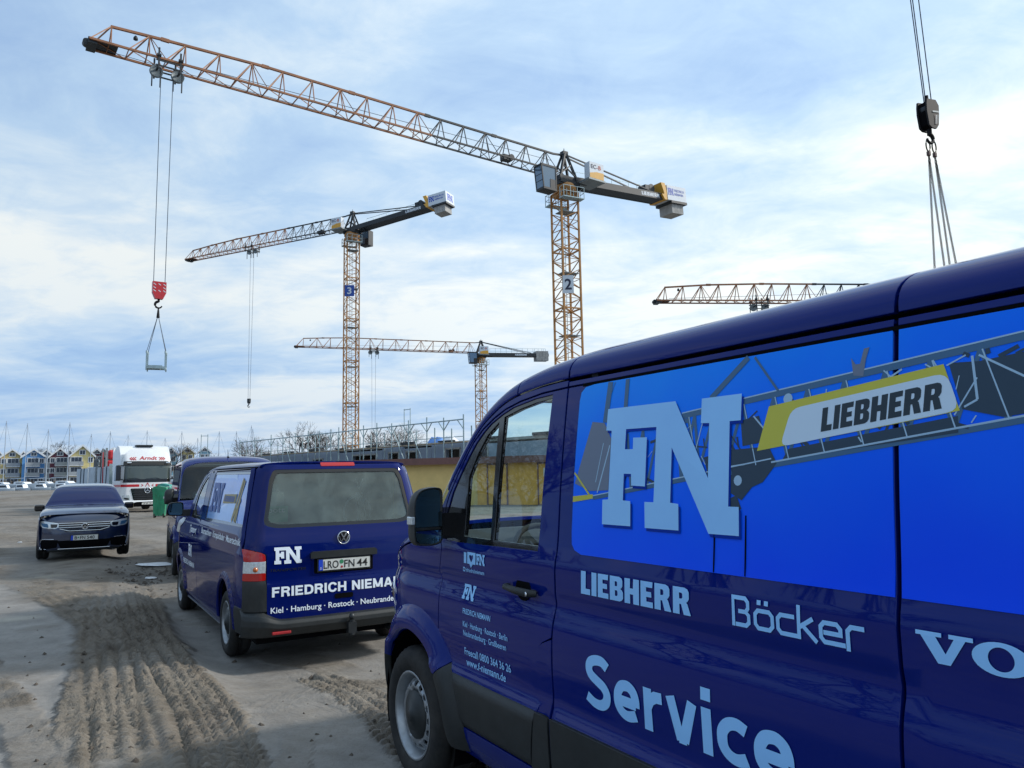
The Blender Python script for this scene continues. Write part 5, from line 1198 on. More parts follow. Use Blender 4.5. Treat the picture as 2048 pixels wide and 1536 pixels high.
    lampb = MB(); lampb.lathe([(0, -.22), (.14, -.14), (.13, 0), (.05, .12), (0, .14)], (L-2.6, 0, tp(L-2.6)-.35), 'z', 10); lampb.build('warning_lamp', M['dark_metal'], root)
    # counter jib
    cj = empty('counter_jib'); cj.parent = root; cj.location = (-1.0, 0, H-.35); cj.rotation_euler = (0, counter_tilt, 0)
    g = MB(); ch = .62
    for y in (-jw*.52, jw*.52):
        g.box((-Lc, y-.09, -.35), (.2, y+.09, -.35+ch))
    for k in range(int(Lc)):
        g.bar((-k-.3, -jw*.5, -.25), (-k-1.2, jw*.5, -.25), .07)
    g.box((-Lc+.5, -jw*.5, -.33), (-1.5, jw*.5, -.25)); g.build('beam', M['crane_black'], cj)
    dk = MB(); dk.box((-Lc+1, -jw*.5, ch-.33), (-.5, jw*.5, ch-.28)); dk.build('deck', M['crane_grey'], cj)
    rl = MB()
    for y in (-jw*.55,):
        for k in range(int(Lc/1.15)): rl.bar((-1.2-k*1.15, y, ch-.3), (-1.2-k*1.15, y, ch+.85), .045)
        for zz in (.25, .85): rl.bar((-1.2, y, ch+zz), (-Lc+1.2, y, ch+zz), .04)
    rl.build('railing', M['galvanised'], cj)
    for y in (-jw*.4, jw*.4):
        rr = MB(); rr.bar((T.x+1.0, y*.3, T.z-H+.35), (-Lc*.72, y, ch-.25), .11); rr.build('tie_bar', M['crane_black'], cj)
    bx = -Lc; cw = MB(); nb = 5 if not simple else 8
    if not simple:
        for k in range(4):
            cb_ = MB(); cb_.box((bx+.10+k*.42, -jw*.62, -1.55), (bx+.50+k*.42, jw*.62, -.38)); cb_.build('counterweight', M['concrete_grey'], cj)
        pn = MB(); pn.box((bx-.28, -jw*.78, -.35), (bx+2.5, jw*.78, 1.15)); pno = pn.build('counterweight_box', M['crane_white'], cj)
        ye = MB(); ye.prism([(bx+2.52,-.38),(bx+2.9,-.38),(bx+3.25,.15),(bx+2.95,.15),(bx+2.95,.35),(bx+3.3,1.30),(bx+2.75,1.30),(bx+2.52,.3)], 'y', -jw*.76, jw*.76); ye.build('yellow_fairing', M['crane_yellow'], cj)
        sk = MB(); sk.box((bx-.30, -jw*.80, -.60), (bx+2.0, jw*.80, -.36)); sk.build('skirt', M['crane_black'], cj)
        wn_ = MB(); wn_.tube((bx+4.1, -.5, ch+.15), (bx+4.1, .5, ch+.15), .42, 14); wn_.cbox((bx+4.7, 0, ch+.05), (.6, 1.0, .7)); wn_.build('hoist_winch', M['dark_metal'], cj)
        for sg in (1, -1):
            mp = (lambda sg: lambda u, v: np.stack([-u if sg > 0 else u, 0*u+sg*(jw*.78+.01), v], 1))(sg)
            ox = (-(bx+2.40)) if sg > 0 else (bx-.18)
            fn_logo('logo', mp, M['sign_blue'], cj, ox, .15, .72, .82)
            text_on('sign_lettering', 'FRIEDRICH', mp, M['sign_blue'], cj, ox+.92, .55, .26, 1.45, .01); text_on('sign_lettering', 'NIEMANN', mp, M['sign_blue'], cj, ox+.92, .18, .26, 1.30, .01)
            bt = (lambda sg: lambda u, v: np.stack([-u if sg > 0 else u, 0*u+sg*(jw*.52+.10), v], 1))(sg)
            block_on('maker_lettering', 'LIEBHERR', bt, M['crane_white'], cj, (Lc*.58 if sg > 0 else -Lc*.58-2.5), -.22, .36, 2.5)
        fn_logo('logo', lambda u, v: np.stack([0*u+bx-.29, -u, v], 1), M['sign_blue'], cj, -.72, -.05, .95, 1.44)
    else:
        for k in range(8):
            cb_ = MB(); cb_.box((bx+.1+k*.33, -jw*.6, -1.2), (bx+.38+k*.33, jw*.6, .75)); cb_.build('counterweight', M['concrete_grey'], cj)
        rf_ = MB()
        for k in range(4): rf_.bar((bx+k*.8, -jw*.65, .5), (bx+k*.8, -jw*.65, 1.5), .05)
        rf_.bar((bx, -jw*.65, 1.5), (bx+2.4, -jw*.65, 1.5), .05); rf_.build('railing', M['galvanised'], cj)
        btt = lambda u, v: np.stack([-u, 0*u+jw*.52+.10, v], 1); block_on('maker_lettering', 'LIEBHERR', btt, M['crane_white'], cj, Lc*.45, -.22, .36, 2.5)
    # cabinet with the type sign
    bx0, by0 = box; cbn = MB(); cbn.box((bx0-.85, by0-.35, H-.45), (bx0+.85, by0+.35, H+1.05)); cbo = cbn.build('switch_cabinet', M['crane_white'], root)
    flr = MB(); flr.box((bx0-1.0, min(by0-1.6, 0) if by0 > 0 else by0-.4, H-.62), (bx0+1.0, by0+.4 if by0 > 0 else 0, H-.47)); flr.build('cabinet_floor', M['crane_grey'], root)
    sd = 1 if by0 > 0 else -1; mp = lambda u, v: np.stack([-sd*u, 0*u+by0+sd*.36, v], 1); u0 = -sd*bx0-.8
    V, Fc = polys2d([[(u0-.04,H-.44),(u0+1.64,H-.44),(u0+1.64,H+.22),(u0+.75,H+.18),(u0-.04,H-.02)]]); flat_on('sign_stripe', V, Fc, mp, M['crane_yellow'], cbo)
    mp2 = lambda u, v: np.stack([-sd*u, 0*u+by0+sd*.37, v], 1)
    text_on('sign_lettering', 'EC', mp2, M['sign_dark'], cbo, u0+.12, H+.45, .38, .62, .015); text_on('sign_lettering', '-', mp2, M['sign_orange'], cbo, u0+.80, H+.45, .38, .14, .01); text_on('sign_lettering', 'B', mp2, M['sign_orange'], cbo, u0+1.02, H+.45, .38, .30, .015)
    # operator's cab: glazed front, side door panel, floor
    kx, ky = cab; kb = empty('operator_cab'); kb.parent = root; kb.location = (kx, ky, H-2.15)
    fr = MB()
    for x, y in ((-.75, -.5), (-.75, .5), (.62, -.5), (.62, .5)):
        fr.bar((x, y, 0), (x+(.22 if x > 0 else 0), y, 1.95), .09)
    for z in (0, 1.95):
        dx = .22 if z else 0
        for y in (-.5, .5): fr.bar((-.75, y, z), (.62+dx, y, z), .09)
        fr.bar((.62+dx, -.5, z), (.62+dx, .5, z), .09)
    for z in (.65, 1.2): fr.bar((.62+.11*z, -.5, z), (.62+.11*z, .5, z), .05)
    fr.box((-.80, -.55, -.14), (.66, .55, -.02)); fr.box((-.80, -.55, 1.97), (.88, .55, 2.08)); fr.box((-.80, -.52, 0), (-.74, .52, 1.95)); fr.box((-.74, .47, 0), (-.1, .53, .85)); fr.build('frame', M['crane_black'], kb)
    for sg in (1, -1):
        gp = MB(); gp.prism([(-.70,.06),(.58,.06),(.80,1.9),(-.70,1.9)], 'y', sg*.49, sg*.495); gp.build('side_glass', M['cab_glass'], kb)
    gf = MB(); gf.add([(.635, -.46, .05), (.635, .46, .05), (.845, .46, 1.9), (.845, -.46, 1.9)], [(0, 1, 2, 3)]); gf.build('front_glass', M['cab_glass'], kb)
    se = MB(); se.rbox((-.45, -.25, .3), (.05, .25, .5), .04); se.rbox((-.5, -.25, .5), (-.35, .25, 1.2), .04); se.build('seat', M['interior'], kb)
    # number board on the mast
    if sign:
        num, col, zc_, ang, sz = sign; sb = MB(); a = Vector((math.cos(ang), math.sin(ang), 0)); nrm = Vector((a.y, -a.x, 0)); c = nrm*(w*.80)+Vector((0, 0, zc_))
        q = [c-a*sz[0]/2-Vector((0, 0, sz[1]/2)), c+a*sz[0]/2-Vector((0, 0, sz[1]/2)), c+a*sz[0]/2+Vector((0, 0, sz[1]/2)), c-a*sz[0]/2+Vector((0, 0, sz[1]/2))]
        sb.add(q+[p-nrm*.04 for p in q], [(0,1,2,3),(7,6,5,4),(0,4,5,1),(1,5,6,2),(2,6,7,3),(3,7,4,0)]); so = sb.build('number_board', M['banner_blue'] if col == 'blue' else M['crane_white'], ms)
        c2 = c+nrm*.02
        text_on('number', num, lambda u, v: np.array([tuple(c2+a*x+Vector((0, 0, y))) for x, y in zip(u, v)]), M['crane_white'] if col == 'blue' else M['sign_dark'], ms, -sz[1]*.19, -sz[1]*.30, sz[1]*.6, sz[1]*.38, .02)
        lm = MB()
        for k in (-.35, .35): lm.bar(c+Vector((0, 0, k)), Vector((0, 0, zc_+k)), .06)
        lm.build('board_bracket', M['dark_metal'], ms)
        bb = MB(); bb.box((-w*.4, -w*.4, zc_-.9), (w*.1, w*.3, zc_+.4)); 
    # trolley, ropes and hook block
    if trolley:
        TX = .64; tr_ = empty('trolley'); tr_.parent = root; tr_.location = (trolley, 0, H)
        g = MB()
        for x in (-TX, TX):
            for y in (-jw*.56, jw*.56):
                g.bar((x, y, -.75), (x, y, .62), .10); g.tube((x-.12, y, .12), (x+.12, y, .12), .12, 8)
        for y in (-jw*.56, jw*.56):
            g.bar((-.8, y, -.2), (.8, y, -.2), .08); g.bar((-.8, y, -.55), (.8, y, -.55), .08)
        for x in (-TX, TX): g.bar((x, -jw*.56, -.55), (x, jw*.56, -.55), .1)
        g.build('frame', M['crane_black'], tr_)
        for x in (-TX, TX):
            pu = MB(); pu.lathe([(0, -.06), (.34, -.06), (.38, -.09), (.40, -.09), (.36, -.03), (.36, .03), (.40, .09), (.38, .09), (.34, .06), (0, .06)], (x, .0, -.62), 'y', 20); pu.build('pulley', M['crane_grey'], tr_)
            lg_ = MB(); lg_.bar((x-.15, jw*.4, -.6), (x-.15, jw*.4, -1.9), .07); lg_.build('rope_guard', M['crane_black'], tr_); lg_ = MB(); lg_.bar((x+.15, -jw*.4, -.6), (x+.15, -jw*.4, -1.4), .07); lg_.build('rope_guard', M['crane_black'], tr_)
        hz, hw, hh = hook
        for x in (-1, 1):
            rp_ = MB(); rp_.tube((x*.36, 0, -.7), (x*hw*.42, 0, hz-H+hh*.95), .022, 5); rp_.build('hoist_rope', M['rope'], tr_)
        hk_ = empty('hook_block'); hk_.parent = root; hk_.location = (trolley, 0, hz)
        hb_ = MB(); hb_.prism([(-hw/2,hh),(hw/2,hh),(hw/2,hh*.36),(hw*.28,0),(-hw*.28,0),(-hw/2,hh*.36)], 'y', -.16, .16); hbo = hb_.build('block', M['red_paint'] if hookcol == 'red' else M['dark_metal'], hk_)
        if hookcol == 'red':
            st_ = []
            for x in (-.36, 0, .36):
                for zz in (.42, .60, .80):
                    if x == 0 and zz == .60: continue
                    st_.append([(x*hw-.09*hw, zz*hh-.03*hh), (x*hw+.09*hw, zz*hh+.05*hh), (x*hw+.09*hw, zz*hh+.10*hh), (x*hw-.09*hw, zz*hh+.02*hh)])
            for sy in (-1, 1):
                V, Fc = polys2d(st_); flat_on('stripes', V, Fc, (lambda sy: lambda u, v: np.stack([u, 0*u+sy*.165, v], 1))(sy), M['crane_white'], hk_)
        hc = MB(); n = 14; hc.path([(0, 0, .05), (0, 0, -.15)]+[(.20*math.sin(a)*1.0, 0, -.36+.20*math.cos(a)) for a in np.linspace(.3, 4.4, n)], [.07, .07]+[.085-.05*k/n for k in range(n)], 8); hc.build('hook', M['hook_black'], hk_)
    return root

c2_dir = rad(-143.8)
crane2 = crane('tower_crane', (5.06, 65.2), c2_dir, rad(-143.8)*-1+rad(27), 'nearest tower crane with number 2 board and long rust orange jib across the sky', 28.2, 1.75, 37.8, 14.1, 1.9, 1.35, 17, 4, rad(4.2), (-2.1, 1.75), (2.9, .95), 33.3, (12.8, .78, 1.08), ('2', 'white', 17.9, rad(-27), (.95, 1.6)))
crane3 = crane('tower_crane', (-22.6, 104.5), rad(153.98), rad(-153.98+27), 'tower crane with blue number 3 banner and short jib left of it', 37.2, 1.75, 33.2, 15.2, 1.9, 1.4, 18, 6, rad(5.0), (1.15, 1.75), (-.9, -2.2), 19.2, (12.9, .45, .75), ('3', 'blue', 27.6, rad(-27), (1.35, 1.6)), hookcol='dark')
crane4 = crane('tower_crane', (-6.1, 146.5), rad(-160.9), rad(160.9+38), 'small far tower crane low behind the scaffolding', 25.4, 1.6, 35.2, 13.2, 2.0, 1.4, 14, 0, rad(1.5), (-.2, 1.6), (1.9, .9), 21.0, (2.6, .6, .9), None, simple=True, hookcol='dark')
crane5 = crane('tower_crane', (46.3, 81.5), math.atan2(-3.0, -30.8), rad(20), 'right hand tower crane whose jib end shows above the van roof', 19.55, 1.75, 31.0, 13, 2.0, 1.4, 15, 4, 0, (-2, 1.7), (2.8, .9), 19.5, (4.0, .8, 1.0), None, simple=True, hookcol='dark')
# lifting frame hanging on the red hook of the near crane
jib2 = Vector((math.cos(c2_dir), math.sin(c2_dir), 0)); hp = Vector((5.06, 65.2, 0))+jib2*33.3+Vector((0, 0, 12.8-.56))
lf_ = empty('lifting_frame', hp-Vector((0, 0, 3.82)), rad(20), 'grey steel lifting frame with four corner posts hanging from the red crane hook', 'lifting frame')
sw_ = MB(); sw_.tube((0, 0, 3.80), (0, 0, 3.2), .04, 8, .10); sw_.build('swivel', M['hook_black'], lf_)
for x, y in ((-.52, -.34), (.52, -.34), (.52, .34), (-.52, .34)):
    po = MB(); po.bar((x, y, -.12), (x, y, .95), .07); po.tube((x, y, .93), (x, y, 1.08), .06, 6); po.build('post', M['galvanised'], lf_)
    sg2 = MB(); sg2.tube((x*.06, y*.06, 3.25), (x, y, 1.04), .018, 5); sg2.build('sling', M['rope'], lf_)
bs = MB()
for y in (-.34, .34): bs.bar((-.52, y, .06), (.52, y, .06), .08, .14)
for x in (-.52, -.2, .2, .52): bs.bar((x, -.34, .04), (x, .34, .04), .08, .1)
bs.box((-.45, -.32, .10), (.35, .28, .20)); bs.build('base', M['galvanised'], lf_)

# mobile crane hook hanging behind the near van
mk = at(1856, 232, 13.5); mh = empty('crane_hook_block', (mk.x, mk.y, mk.z), rad(25), 'black mobile crane hook block with chain slings hanging above the van roof', 'hook')
px_m = 13.5*1.0/1500*1.05
sp_ = [(-.145,.27),(.10,.29),(.175,.19),(.165,.02),(.13,-.20),(.06,-.285),(-.06,-.285),(-.135,-.24),(-.17,.02),(-.165,.17)]
for y0, y1, nm in ((-.11, -.075, 'cheek_plate'), (.075, .11, 'cheek_plate')):
    b = MB(); b.prism(sp_, 'y', y0, y1); b.build(nm, M['hook_black'], mh)
b = MB(); b.prism([(u*.86, v*.86) for u, v in sp_], 'y', -.074, .074); b.build('block_body', M['gap_black'], mh)
b = MB(); b.lathe([(0, -.072), (.15, -.072), (.15, .072), (0, .072)], (0, 0, .10), 'y', 24); b.build('sheave', M['dark_metal'], mh)
V, Fc = polys2d([[(.02,-.02),(.13,.0),(.10,-.19),(.03,-.21)]]); flat_on('warning_patch', V, Fc, lambda u, v: np.stack([u, 0*u-.113, v], 1), M['hook_rust'], mh)
V, Fc = polys2d([[(.06,-.02),(.09,-.015),(.05,-.20),(.03,-.21)], [(.11,-.01),(.13,.0),(.10,-.17),(.085,-.19)]]); flat_on('warning_stripes', V, Fc, lambda u, v: np.stack([u, 0*u-.115, v], 1), M['crane_grey'], mh)
V, Fc = polys2d([[(-.02,.055),(.155,.075),(.155,.045),(-.02,.025)]]); flat_on('maker_plate', V, Fc, lambda u, v: np.stack([u, 0*u-.115, v], 1), M['crane_grey'], mh)
b = MB(); b.tube((0, 0, .28), (0, 0, .40), .035, 10); b.build('rope_anchor', M['hook_black'], mh)
b = MB(); b.tube((0, 0, -.27), (0, 0, -.38), .045, 10); n = 14
b.path([(.0, 0, -.36)]+[(.085*math.sin(a), 0, -.45+.085*math.cos(a)) for a in np.linspace(.2, 4.6, n)], [.035]+[.04-.02*k/n for k in range(n)], 8); b.build('hook', M['hook_black'], mh)
for x, y in ((-.12, -.02), (.0, .02), (.12, -.02)):
    b = MB(); b.tube((x*.9, y, .24), (x*.9-.42+x*.35, y, 7.6), .011, 6); b.build('hoist_rope', M['rope'], mh)
def chain(name, p, q, parent, r=.013, link_=.06):
    p = Vector(p); q = Vector(q); d = (q-p); L = d.length; d.normalize(); a = d.cross(Vector((0, 1, 0))).normalized(); b2 = d.cross(a); k = int(L/(link_*.72)); g = MB()
    for i in range(k):
        c = p+d*(i+.5)*L/k; s = a if i % 2 else b2; n = 8
        g.path([c+d*(link_/2*math.cos(2*math.pi*j/n))+s*(.018*math.sin(2*math.pi*j/n)) for j in range(n+1)], r*.55, 4)
    return g.build(name, M['hook_black'], parent)
for x in (-.075, .095):
    b = MB(); n = 16; b.path([(x+.055*math.sin(2*math.pi*k/n), 0, -.60+.115*math.cos(2*math.pi*k/n)) for k in range(n+1)], .014, 6); b.build('ring', M['hook_black'], mh)
    b = MB(); b.rbox((x-.03, -.03, -.80), (x+.03, .03, -.71), .01); b.build('shackle', M['hook_rust'], mh)
for (x, dx, dy) in ((-.075, -.03, -.15), (-.075, .07, .15), (.095, .26, -.10), (.095, .33, .10)):
    chain('chain', (x, 0, -.78), (x+dx, dy, -3.4), mh)
# ---------------------------------------------------------------- second large van, facing us
_w3 = np.array([-6.27, 14.05]); _o3 = _w3-np.array([-math.cos(rad(26)), -math.sin(rad(26))])*.98
crafter2 = make_crafter((_o3[0], _o3[1], -.10), -math.pi/2+rad(26.0), 'large navy blue van parked nose towards us behind the delivery van', False)
st = MB(); st.box((-.30, -.62, 1.555), (-.29, -.50, 1.60)); 
V, Fc = polys2d([circle(0, 0, .045, 16)]); flat_on('windscreen_sticker', V, Fc, lambda u, v: np.stack([.02-.0*u-.75*v, -.60+u, 1.46+.66*v], 1), M['sticker_teal'], crafter2)
# ---------------------------------------------------------------- dark SUV driving towards us
sv_a = rad(29.9); suv = empty('suv', (-9.95, 17.60, gz(-9.95, 17.60)), -math.pi/2+sv_a, 'dark blue SUV with chrome grille facing us on the mud left of the vans', 'car')
PS = M['suv_paint']; FX = (1, 0, 0)
sv_y = curve1([(.18,.82),(.3,.87),(.45,.905),(.65,.92),(.85,.918),(.95,.90),(1.02,.87),(1.1,.835),(1.3,.745),(1.5,.655),(1.62,.56)], 400)
def sv_tap(x): x = np.asarray(x, float); return .22*np.maximum(0, x-.25)**2+.08*np.maximum(0, -2.6-x)**2
def sv_side(sg): return lambda x, z: np.stack([np.asarray(x, float), sg*(sv_y(z)-sv_tap(x)), np.asarray(z, float)], 1)
sv_xf = curve1([(.18,.78),(.28,.86),(.40,.885),(.55,.885),(.72,.875),(.86,.835),(.94,.775),(1.0,.68),(1.04,.56)], 300)
def sv_nose(y, z): y = np.asarray(y, float); z = np.asarray(z, float); return np.stack([sv_xf(z)-.10*(y/.9)**2-.26*np.maximum(0, (np.abs(y)-.45)/.47)**2.4, y, z], 1)
sv_zs = curve1([(-3.7,.95),(-3.45,1.20),(-3.1,1.40),(-2.6,1.515),(-2.0,1.55),(-1.5,1.545),(-1.2,1.50),(-.95,1.40),(-.6,1.20),(-.42,1.07),(-.3,1.05),(.1,1.03),(.5,.985),(.72,.945)], 400)
sv_zc = curve1([(-3.7,1.0),(-3.45,1.30),(-3.1,1.52),(-2.6,1.635),(-2.0,1.665),(-1.5,1.645),(-1.2,1.595),(-.95,1.50),(-.6,1.315),(-.38,1.185),(-.25,1.165),(.1,1.14),(.5,1.08),(.72,1.005)], 400)
def sv_shell(sg):
    def f(x, v):
        x = np.asarray(x, float); v = np.clip(np.asarray(v, float), 0, 1); zs = sv_zs(x); zc = sv_zc(x); ye = sv_y(zs)-sv_tap(x); th = v*math.pi/2; c = np.maximum(np.cos(th), 0)
        return np.stack([x, sg*ye*c**.52, zs+(zc-zs)*np.sin(th)**.52], 1)
    return f
for sg in (1, -1):
    S = sv_side(sg); o = (0, sg, 0)
    top = [(x, float(sv_zs(x))) for x in np.linspace(-.42, -3.55, 26)]
    win = [(-.72,1.06),(-1.15,1.40),(-1.5,1.48),(-2.4,1.48),(-3.0,1.36),(-3.2,1.10)]
    body = cut_arch(cut_arch([(.66,.30),(.64,.92)]+[(.4,.985),(0,1.03)]+top+[(-3.6,.30)], (0,.36), .40), (-2.68,.36), .40)
    b = panel('side', body, S, PS, suv, o, .08, [win], .02); panel('side_window', win, S, M['glass_dark'], b, o, .15, (), .003, lift=-.01, rim=False)
    panel('bonnet', [(-.32,.02),(.70,.02),(.70,1),(-.27,1),(-.29,.5)], sv_shell(sg), PS, suv, (0, 0, 1), .06, (), .01)
    panel('windscreen', [(-.40,.10),(-.34,.5),(-.32,1),(-1.20,1),(-1.19,.5),(-1.12,.12),(-.75,.07)], sv_shell(sg), M['suv_glass'], suv, (.3, 0, 1), .08, (), .003, rim=False)
    panel('roof', [(-1.14,.05),(-1.23,.5),(-1.24,1),(-3.0,1),(-3.0,.0),(-1.5,.0),(-.45,.0),(-.5,.06)], sv_shell(sg), PS, suv, (0, 0, 1), .08, (), .01)
    panel('tail', [(-3.02,0),(-3.02,1),(-3.68,1),(-3.68,0)], sv_shell(sg), PS, suv, (-.3, 0, 1), .1, (), .01)
    rr = MB(); rr.path([(x, sg*(float(sv_y(float(sv_zs(x))))-.02), float(sv_zs(x))+.055+.0*x) for x in np.linspace(-1.4, -2.9, 7)], .016, 6); rr.build('roof_rail', M['chrome'], suv)
    for cx in (0, -2.68):
        make_wheel(suv, cx, sg*.80, .355, sg, .355, .24, .235, 'alloy', 'wheel', detail=False)
        ww = MB(); n = 16; vs = []
        for k in range(n+1):
            a = rad(-15)+rad(210)*k/n
            for y in (.90, .5): vs.append((cx+.40*math.cos(a), sg*y, .36+.40*math.sin(a)))
        ww.add(vs, [(2*k, 2*k+2, 2*k+3, 2*k+1) for k in range(n)], True); ww.build('wheel_well', M['gap_black'], suv)
    # nose pieces of this half
    ny = lambda y, z, sg=sg: sv_nose(sg*np.asarray(y, float), z)
    hl = panel('headlight', smooth_poly([(.50,.735),(.56,.70),(.80,.725),(.875,.800),(.885,.875),(.80,.868),(.50,.815)], .02, 2), ny, M['lens_clear'], suv, FX, .04, (), .02, lift=.004)
    panel('headlight_mask', smooth_poly([(.54,.725),(.64,.725),(.66,.80),(.52,.795)], .015, 2), ny, M['gloss_black'], hl, FX, .04, (), .002, .001, lift=.007); panel('headlight_mask', smooth_poly([(.69,.73),(.79,.745),(.84,.825),(.71,.81)], .015, 2), ny, M['print_steel'], hl, FX, .04, (), .002, .001, lift=.007)
    br = [(.58,.475),(.80,.480),(.835,.445),(.845,.30),(.83,.265),(.72,.262)]
    cr_ = MB(); pts = [sv_nose(np.array([sg*y]), np.array([z]))[0]+np.array([.012, 0, 0]) for y, z in br]; cr_.path(pts, .009, 6); cr_.build('intake_trim', M['chrome'], suv)
    panel('intake_side', smooth_poly([(.52,.30),(.50,.455),(.79,.465),(.82,.43),(.83,.285),(.68,.275)], .02, 2), ny, M['gap_black'], suv, FX, .06, (), .004, lift=.004)
    mr_ = empty('door_mirror'); mr_.parent = suv; mr_.location = (-.60, sg*.93, 1.12)
    a = MB(); a.rbox((-.06, -.10, -.07), (.08, .10, .08), .035); a.build('shell', M['gloss_black'], mr_); a = MB(); a.bar((0, -sg*.16, -.06), (0, -sg*.05, -.03), .06); a.build('arm', M['gloss_black'], mr_)
panel('front_skin', [(-.88,.25),(-.60,.215),(.60,.215),(.88,.25),(.91,.6),(.90,.89),(.70,.975),(.40,1.01),(-.40,1.01),(-.70,.975),(-.90,.89),(-.91,.6)], sv_nose, PS, suv, FX, .05, (), .01)
panel('grille', smooth_poly([(-.50,.805),(-.50,.725),(-.36,.625),(.36,.625),(.50,.725),(.50,.805),(.30,.83),(-.30,.83)], .02, 2), sv_nose, M['gloss_black'], suv, FX, .05, (), .004, lift=.004)
panel('lower_intake', smooth_poly([(-.44,.27),(-.52,.44),(.52,.44),(.44,.27)], .02, 2), sv_nose, M['gap_black'], suv, FX, .05, (), .004, lift=.004)
panel('lip', [(-.70,.20),(.70,.20),(.66,.235),(-.66,.235)], sv_nose, M['black_plastic'], suv, FX, .06, (), .01, lift=.006)
for z, w in ((.812, .52), (.768, .50), (.722, .49), (.645, .38)):
    c = MB(); c.path([sv_nose(np.array([y]), np.array([z+(.055*(abs(y)-.3)/.2 if z < .66 and abs(y) > .3 else 0)]))[0]+np.array([.012, 0, 0]) for y in np.linspace(-w-(.1 if z < .66 else 0), w+(.1 if z < .66 else 0), 22)], .0085, 6); c.build('grille_bar', M['chrome'], suv)
c = MB(); c.path([sv_nose(np.array([y]), np.array([.262]))[0]+np.array([.012, 0, 0]) for y in np.linspace(-.5, .5, 12)], .009, 6); c.build('chrome_strip', M['chrome'], suv)
ex_ = float(sv_xf(.735))+.02; c = MB(); c.lathe([(.068, -.01), (.068, .006), (.06, .010), (.054, .006), (.054, -.01)], (ex_, 0, .735), 'x', 28); em = c.build('badge', M['chrome'], suv)
c = MB(); c.lathe([(0, 0), (.056, 0)], (ex_, 0, .735), 'x', 20); c.build('badge_field', M['gloss_black'], em); V, Fc = union2d(vw); flat_on('badge_letters', V*1.05+[0, .735], Fc, lambda u, v: np.stack([0*u+ex_+.008, u, v], 1), M['chrome'], em)
c = MB(); c.box((.895, -.217, .442), (.905, .26, .545)); np_ = c.build('number_plate', M['plate_white'], suv); c = MB(); c.box((.895, -.26, .442), (.9055, -.218, .545)); c.build('plate_band', M['plate_blue'], np_)
c = MB(); c.box((.85, -.275, .430), (.893, .275, .557)); c.build('plate_holder', M['black_plastic'], suv)
nm = lambda u, v: np.stack([0*u+.908, u, v], 1); nmx = lambda u, v: np.stack([0*u+.908, u, v], 1)
# from the front, y left of the car is on the right of the picture: text runs along +y
text_on('plate_lettering', 'B', nmx, M['plate_black'], np_, -.190, .458, .07, .05, .015); text_on('plate_lettering', 'FN', nmx, M['plate_black'], np_, -.085, .458, .07, .10, .015); text_on('plate_lettering', '540', nmx, M['plate_black'], np_, .045, .458, .07, .15, .015)
c = MB(); c.lathe([(0, 0), (.016, 0)], (.9085, -.118, .50), 'x', 12); c.build('seal', M['seal_green'], np_)
np_.location = (0, 0, 0)
fl = MB(); fl.box((-3.5, -.80, .22), (.7, .80, .30)); fl.build('floor', M['gap_black'], suv)
ins = MB(); ins.box((-3.0, -.72, .9), (-1.5, .72, 1.1)); ins.build('interior', M['interior'], suv)
# ---------------------------------------------------------------- articulated lorry with concrete wall panels
tk_p = onz(293, 1024, 0); TK_A = rad(39.5); trk = empty('lorry', (tk_p.x, tk_p.y, 0), -math.pi/2+TK_A, 'white lorry with red stripe hauling grey concrete panels, facing us', 'lorry')
WP = M['white_paint']; HW = 1.25; TH = 3.52
def tk_front(y, z): y = np.asarray(y, float); z = np.asarray(z, float); return np.stack([-.10*(y/HW)**2-.16*np.maximum(0, (np.abs(y)-.95)/.30)**2-.42*np.maximum(0, z-2.35)**1.4-.06*np.maximum(0, 1.9-z)*0, y, z], 1)
def tk_pan(name, poly, m, lift=.0, par=None, depth=.02): return panel(name, poly, tk_front, M[m], par or trk, FX, .12, (), depth, .006, lift=lift)
body = MB(); body.prism([(-2.25,.85),(-.28,.85),(-.28,2.35),(-.62,3.05),(-.95,TH-.08),(-1.4,TH),(-2.25,TH-.35)], 'y', -HW+.02, HW-.02); body.build('cab_body', WP, trk)
cf = tk_pan('cab_front', smooth_poly([(-HW,.62),(HW,.62),(HW,2.45),(1.10,3.02),(.80,3.30),(-.80,3.30),(-1.10,3.02),(-HW,2.45)], .10, 3), 'white_paint')
tk_pan('windscreen', smooth_poly([(-1.12,1.72),(1.12,1.72),(1.10,2.46),(-1.10,2.46)], .06, 3), 'truck_glass', .012); tk_pan('windscreen_base', [(-1.16,1.56),(1.16,1.56),(1.13,1.72),(-1.13,1.72)], 'gloss_black', .014)
tk_pan('sun_visor', [(-1.14,2.44),(1.14,2.44),(1.12,2.64),(-1.12,2.64)], 'gloss_black', .07, None, .08)
for y in (-.95, .95): b = MB(); b.rbox((.10, y-.10, 2.56), (.14, y+.10, 2.62), .01); b.build('visor_lamp', M['lens_clear'], trk)
dsh = MB(); dsh.box((-1.2, -1.1, 1.5), (-.25, 1.1, 1.72)); dsh.build('dashboard', M['interior'], trk)
tk_pan('stripe', [(-HW+.01,1.33),(-.40,1.33),(-.40,1.45),(-HW+.01,1.45)], 'red_paint', .006, cf, .002); tk_pan('stripe', [(.40,1.33),(HW-.01,1.33),(HW-.01,1.45),(.40,1.45)], 'red_paint', .006, cf, .002)
tf = lambda u, v: tk_front(np.asarray(u, float), np.asarray(v, float))+np.array([.012, 0, 0])
V, Fc = union2d(stroke([(-.10,1.33),(0,1.52),(.10,1.33)], .03)+stroke([(-.30,1.34),(-.22,1.40),(-.30,1.46)], .03)+stroke([(.30,1.34),(.22,1.40),(.30,1.46)], .03)); flat_on('nose_mark', V, Fc, tf, M['red_paint'], cf)
text_on('roof_lettering', 'Arndt', tf, M['red_paint'], cf, -.42, 2.74, .19, .86, .02, .25)
